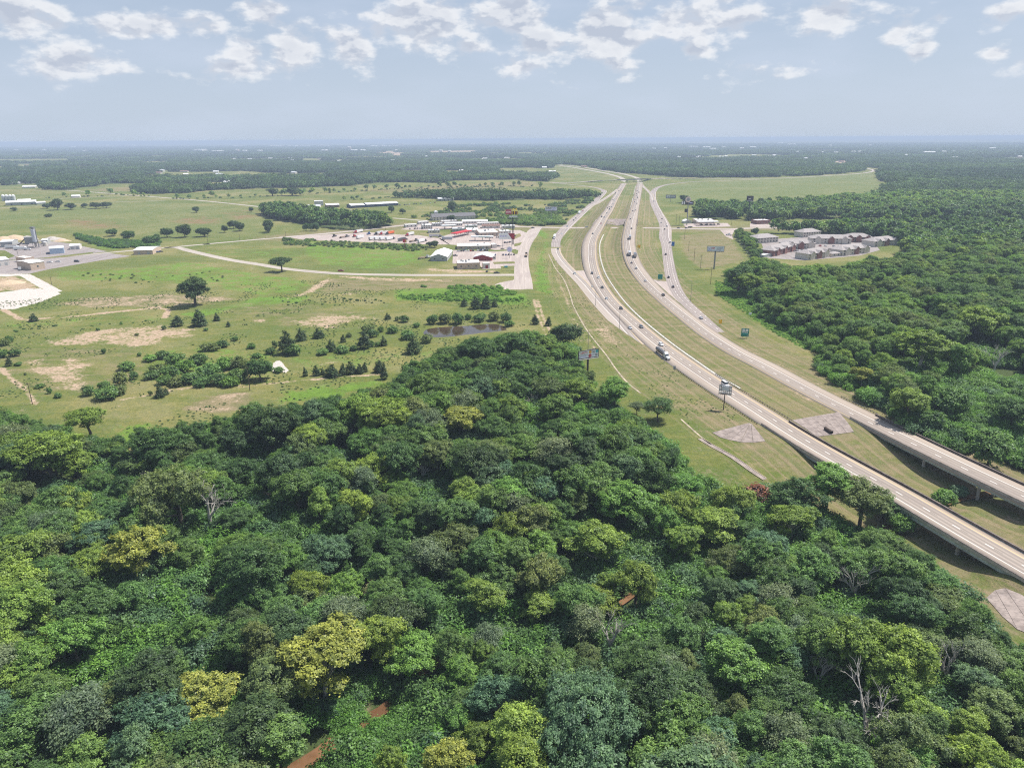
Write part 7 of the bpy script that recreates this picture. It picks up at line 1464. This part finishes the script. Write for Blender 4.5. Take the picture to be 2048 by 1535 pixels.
def ad_food(root, f_, W_, H, z):
    words('CEFCO', H*.34, SGN['red'], f_, (-W_*.25, -.17, z+H*.24), shear=0.2)
    for i, (zz, w_) in enumerate(((-.04, .42), (-.20, .36), (-.33, .40))): MB().box(-W_*.46, -W_*.46+W_*w_, -.19, -.153, z+H*(zz-.035), z+H*(zz+.035)).build('lettering', SGN['lilac'] if i else SGN['grey'], f_)
    disc(H*.22, SGN['orange'], f_, (W_*.08, -.155, z+H*.26)); disc(H*.24, SGN['red'], f_, (W_*.07, -.155, z-H*.25)); disc(H*.22, SGN['teal'], f_, (W_*.42, -.155, z+H*.26)); disc(H*.19, SGN['grey'], f_, (W_*.40, -.155, z-H*.22))
    MB().box(W_*.19, W_*.31, -.19, -.153, z+H*.10, z+H*.36).build('picture', SGN['grey'], f_); MB().raw([(W_*.03,-.20,z-H*.34),(W_*.11,-.20,z-H*.34),(W_*.07,-.20,z-H*.18)], [(0,1,2),(2,1,0)]).build('emblem', SGN['white'], f_)
    for i in range(3): MB().box(W_*.18, W_*.33, -.19, -.153, z-H*(.06+.10*i), z-H*(.03+.10*i)).build('lettering', SGN['lilac'], f_)
billboard(1176, 744, 10.3, 12.2, 4.0, 'colourful food billboard on a dark pole at the wood edge', rot=0.55, face=ad_food, vee=True, pole_r=.55, mats=('white', 'dark'))
billboard(1446.5, 820, 9.6, 5.6, 4.6, 'grey back of a billboard on a slim pole beside the left carriageway', rot=-0.1, back=True, pole_r=.22, mats=('white', 'dark'))
def ad_white(root, f_, W_, H, z):
    words('447', H*.5, SGN['red'], f_, (-W_*.16, -.17, z+H*.08)); 
    for i in range(3): MB().box(W_*.05, W_*(.44-.05*i), -.19, -.153, z+H*(.20-.2*i), z+H*(.28-.2*i)).build('lettering', SGN['grey'], f_)
    for x in (-.44, -.38, -.31): MB().box(W_*x, W_*(x+.04), -.19, -.153, z-H*.3, z+H*.2).build('lettering', SGN['lilac'], f_)
billboard(1428, 538, 19.5, 15.5, 4.6, 'long white billboard on a tall grey pole in the yellow grass right of the highway', rot=0.12, face=ad_white, pole_r=.75)
def ad_navy(root, f_, W_, H, z): words('DIEM', H*.62, SGN['navy'], f_, (-W_*.20, -.17, z+H*.12)); MB().box(W_*.08, W_*.45, -.19, -.153, z-H*.05, z+H*.32).build('picture', SGN['lilac'], f_); MB().box(-W_*.42, W_*.40, -.19, -.153, z-H*.36, z-H*.24).build('lettering', SGN['lilac'], f_)
billboard(1102, 446, 21, 17.5, 5.6, 'white billboard with dark blue letters left of the frontage road', face=ad_navy, pole_r=.5)
def ad_grey(root, f_, W_, H, z): MB().box(-W_*.42, -W_*.12, -.19, -.153, z-H*.3, z+H*.35).build('picture', SGN['white'], f_); disc(H*.16, SGN['black'], f_, (-W_*.27, -.20, z)); MB().box(-W_*.02, W_*.42, -.19, -.153, z-H*.08, z+H*.12).build('lettering', SGN['white'], f_)
billboard(1341, 404, 10.5, 19, 6.2, 'low grey billboard with white square beyond the right frontage road', face=ad_grey, pole_r=.35, mats=('grey', 'grey'))
# tall pole signs
def tall_sign():
    p = ground_at(1026, 489); r = empty('tall_sign', p, facing(p)); k = mpp(p)
    MB().tube((0, 0, -.5), (0, 0, 32), .75, .6, n=14).build('pole', M['trim'], r)
    a = MB().box(-8.6, -1.6, -.3, .3, 35.4, 41.0).build('red_panel', paintm('sign_maroon', (0.36, 0.05, 0.06)), r); MB().box(-8.0, -2.2, -.36, -.303, 37.2, 39.2).build('lettering', paintm('sign_pink', (0.70, 0.42, 0.42)), a)
    MB().box(-1.4, 6.2, -.25, .25, 35.2, 39.0).build('dark_panel', paintm('maroon', (0.10, 0.02, 0.02)), r)
    ar = MB(); pts = []
    for s_ in (-1, 1):
        P_ = []
        for t in np.linspace(0, math.pi, 11): P_.append((2.2+s_*1.55+math.cos(t)*1.5, -.34, 35.2+math.sin(t)*7.0))
        ar.path(P_, [.36]*11, 6)
    ar.build('yellow_arches', SGN['gold'], r)
    MB().box(-6.5, 6.5, -1.2, 1.2, 30.2, 31.2).build('crossarm', M['trim'], r); MB().box(-4.5, 5.5, -.3, .3, 32.0, 33.6).build('small_panel', MET, r)
    tag(r, 'tall black-poled roadside sign with red panel and yellow arches', 'sign')
    q = ground_at(1014, 494); r2 = empty('pylon_sign', q, facing(q))
    for x in (-5.5, 5.5): MB().box(x-.25, x+.25, -.25, .25, -.4, 9).build('post', M['mow'], r2)
    f_ = MB().box(-9.5, 9.0, -.4, .4, 9.0, 16.0).build('panel', SGN['white'], r2); MB().raw([(1.2,-.43,16),(9.0,-.43,16),(9.0,-.43,9),(6.0,-.43,9)], [(3,2,1,0),(0,1,2,3)]).build('red_field', SGN['red'], f_); MB().box(5.6, 8.0, -.47, -.433, 11.4, 14.2).build('emblem', paintm('deep_red', (0.42, 0.0, 0.02)), f_)
    for i, x in enumerate((-7, -4.2, -1.4)): MB().box(x-.9, x+.9, -.45, -.403, 11.8, 13.6).build('lettering', SGN['lilac'], f_)
    tag(r2, 'white and red price sign below the tall black-poled sign', 'sign')
    q = ground_at(1019, 516); r3 = empty('round_sign', q, facing(q)); MB().tube((0, .2, -.4), (0, .2, 7), .22, n=10).build('pole', M['steel'], r3); disc(3.2, SGN['white'], r3, (0, 0, 9.2), 'panel', 28, .3); disc(2.2, SGN['lilac'], r3, (0, -.31, 9.2), 'ring', 28, .02); tag(r3, 'round white sign on a pole in the car park', 'sign')
    q = ground_at(810, 498); r4 = empty('pole_sign', q, facing(q)); MB().tube((0, .3, -.4), (0, .3, 8), .2, n=10).build('pole', SGN['red'], r4); MB().box(-2.2, 2.2, -.2, .2, 7.6, 11.2).build('panel', SGN['red'], r4); MB().box(.6, 2.0, -.24, -.203, 8.2, 10.6).build('emblem', SGN['orange'], r4); tag(r4, 'small red sign on a red pole at the truck park edge', 'sign')
    q = ground_at(1373.5, 450); r5 = empty('tall_sign', q, facing(q)); MB().tube((0, .3, -.4), (0, .3, 33), .7, n=12).build('pole', M['steel'], r5); f_ = MB().box(-9.5, 7.5, -.3, .3, 28.5, 34).build('panel', DRK, r5); disc(4.0, paintm('sign_cream', (0.80, 0.66, 0.55)), r5, (-.5, -.33, 36), 'shell_disc', 28, .3); disc(2.3, SGN['grey'], r5, (-.5, -.65, 36), 'shell_core', 20, .05)
    for x in (-8.2, -5.4): MB().box(x-.9, x+.9, -.36, -.303, 29.3, 33.2).build('lettering', SGN['white'], f_)
    MB().box(1.5, 6.0, -.36, -.303, 30.5, 32.0).build('lettering', SGN['lilac'], f_); MB().box(-4.5, .5, -.25, .25, 18, 23).build('price_panel', DRK, r5); tag(r5, 'tall station sign with round cream disc above a black panel', 'sign')
    q = ground_at(1496, 440); r6 = empty('tall_sign', q, facing(q)); MB().tube((0, .3, -.4), (0, .3, 30), .6, n=12).build('pole', M['trim'], r6); f_ = MB().box(-5, 5, -.4, .4, 27.5, 36).build('panel', DRK, r6); words('wz', 3.4, SGN['white'], f_, (-.4, -.44, 32.0), 'lettering'); MB().box(-4, 4, -.43, -.403, 28.2, 29.4).build('lettering', SGN['grey'], f_); tag(r6, 'tall black sign with small white letters above the dark trees', 'sign')
tall_sign()
# lamp posts and utility poles
def lamp(px, yb, yt, label, arm=1):
    p = ground_at(px, yb); k = mpp(p); H = (yb-yt)*k*1.04; r = empty('lamp_post', p, facing(p)); MB().tube((0, 0, -.5), (0, 0, H), .16, .09, n=8).build('pole', M['steel'], r); MB().path([(0, 0, H-.3), (arm*1.2, 0, H+.25), (arm*2.6, 0, H+.3)], [.07, .06, .05], 6).build('arm', M['steel'], r); MB().box(arm*2.5-.1, arm*2.5+.6, -.16, .16, H+.18, H+.36).build('lamp_head', M['rim'], r); tag(r, label, 'lamp post', 'highway lamp posts')
lamp(1191,611,575,'lamp post on the left slip road, farther up'); lamp(1238.5,659,624,'lamp post on the left edge of the highway below the merge'); lamp(1328,726,693,'lamp post beside the tank lorry'); lamp(1381,603,563,'lamp post on the right verge before the merge', -1); lamp(1153.5,463,442,'lamp post at the left frontage junction'); lamp(1306,456,443,'lamp post at the right frontage junction', -1); lamp(1176,700,663,'slim lamp post behind the colourful billboard', -1)
def upole(px, yb, yt, label, light=False, arms=1):
    p = ground_at(px, yb); k = mpp(p); H = (yb-yt)*k*1.04; r = empty('utility_pole', p, facing(p)+rnd.uniform(-.4, .4)); MB().tube((0, 0, -.6), (0, 0, H), .2, .13, n=8).build('pole', M['bark'], r)
    for i in range(arms):
        c = MB().box(-1.2, 1.2, -.09, .09, H-.6-i*.9, H-.42-i*.9).build('crossarm', M['bark'], r)
        for x in (-1.0, 0, 1.0): MB().tube((x, 0, H-.419-i*.9), (x, 0, H-.15-i*.9), .06, n=6).build('insulator', M['rim'], c)
    if light: MB().path([(0, 0, H-.2), (1.2, 0, H-.05)], [.06, .05], 6).build('lamp_arm', M['steel'], r)
    return tag(r, label, 'utility pole', 'utility poles')
for px, yb, yt, lb in ((65,808,765,'utility pole at the left edge of the wood'),(500,781,733,'utility pole standing at the end of the mown brown patch'),(1593,680,630,'utility pole with transformer at the edge of the right wood'),(1401,537,511,'utility pole left of the white billboard foot'),(1421,568,536,'utility pole among the bushes below the white billboard'),(1388,522,497,'utility pole in the yellow grass, middle'),(1377,502,483,'utility pole in the yellow grass, nearest the street'),(1369,478,455,'utility pole at the corner of the yellow field'),(1358,452,432,'first utility pole by the station'),(1352,450,430,'second utility pole by the station, left'),(416,487,474,'utility pole beside the lane left of the truck park'),(480,481,469,'second utility pole along the lane left of the truck park'),(572,477,464,'utility pole near the left end of the truck park'),(771,461,449,'utility pole north of the truck park'),(833,502,480,'light pole at the lower edge of the truck park'),(39,523,503,'light pole in the plant yard'),(104,571,554,'pole at the gravel yard corner'),(1463,450,436,'utility pole right of the station'),(1578,452,438,'first pole in the diner lot'),(1584,453,439,'second pole in the diner lot')): upole(px, yb, yt, lb)
# drift of wires is left to the eye; masts on the horizon
for px, yb, yt, lb in ((384,291,262,'thin radio mast on the horizon, left of centre'),(653,292,271,'thin radio mast on the horizon beside white roofs'),(1267,289,279,'short radio mast on the horizon above the highway')):
    p = at_z(px, yb); k = mpp(p); H = (yb-yt)*k; H = min(H, 110.0); r = empty('radio_mast', p); MB().tube((0, 0, -2), (0, 0, H), 2.6, 1.2, n=6).build('lattice', M['steel'], r); MB().tube((0, 0, H), (0, 0, H+6), .5, n=6).build('antenna', M['steel'], r); tag(r, lb, 'mast')
def rubble():
    """raked brush and a small kiosk by the mown track"""
    p = ground_at(451, 772); r = empty('deer_feeder', p, 0.2)
    MB().box(-1.3, 1.3, -.9, .9, 1.2, 2.4).build('hopper', paintm('brown_box', (0.26, 0.17, 0.14)), r); MB().box(-1.4, 1.4, -1.0, 1.0, 2.403, 2.55).build('lid', MET, r)
    for x in (-1.1, 1.1):
        for y in (-.7, .7): MB().box(x-.08, x+.08, y-.08, y+.08, -.2, 1.2).build('leg', M['bark'], r)
    tag(r, 'small brown hut on legs in front of the meadow thicket', 'hut')
    q = ground_at(1012, 535); r2 = empty('utility_box', q); MB().box(-1.6, 1.6, -1, 1, 0, 2.0).build('cabinet', SGN['teal'], r2); MB().box(-1.7, 1.7, -1.1, 1.1, 2.003, 2.1).build('lid', MET, r2); tag(r2, 'green utility cabinet on the lawn before the wide street', 'cabinet')
rubble()

# ------------------------------------------------------------------ summer haze: one even volume round the camera and the land
def haze_mat():
    m = bpy.data.materials.new('haze'); m.use_nodes = True; t = m.node_tree; t.nodes.clear()
    out = t.nodes.new('ShaderNodeOutputMaterial'); v = t.nodes.new('ShaderNodeVolumePrincipled')
    v.inputs['Color'].default_value = (0.60, 0.72, 0.90, 1); v.inputs['Density'].default_value = 1.25e-4; v.inputs['Anisotropy'].default_value = 0.0
    t.links.new(v.outputs[0], out.inputs['Volume']); return m
hz = MB().box(-47000, 47000, -300, 47000, -11.0, CAM_H+4.0).build('haze', haze_mat()); tag(hz, 'thin blue summer haze over the land', 'haze', kind='stuff')

# ------------------------------------------------------------------ shared labels: tell look-alikes apart by their order from the left
def ordinal(n): return ['first', 'second', 'third', 'fourth', 'fifth', 'sixth', 'seventh', 'eighth', 'ninth', 'tenth'][n] if n < 10 else f"{n+1}{'th' if 10 <= (n+1) % 100 <= 20 else {1: 'st', 2: 'nd', 3: 'rd'}.get((n+1) % 10, 'th')}"
byl = {}
for o in S.objects:
    if o.parent is None and o.get('label') and o.get('category') and o.get('kind') is None: byl.setdefault(o['label'], []).append(o)
for lab, L in byl.items():
    if len(L) > 1:
        for i, o in enumerate(sorted(L, key=lambda q: to_px(q.location.x, q.location.y, q.location.z)[0])): o['label'] = f'{lab}, {ordinal(i)} from left'
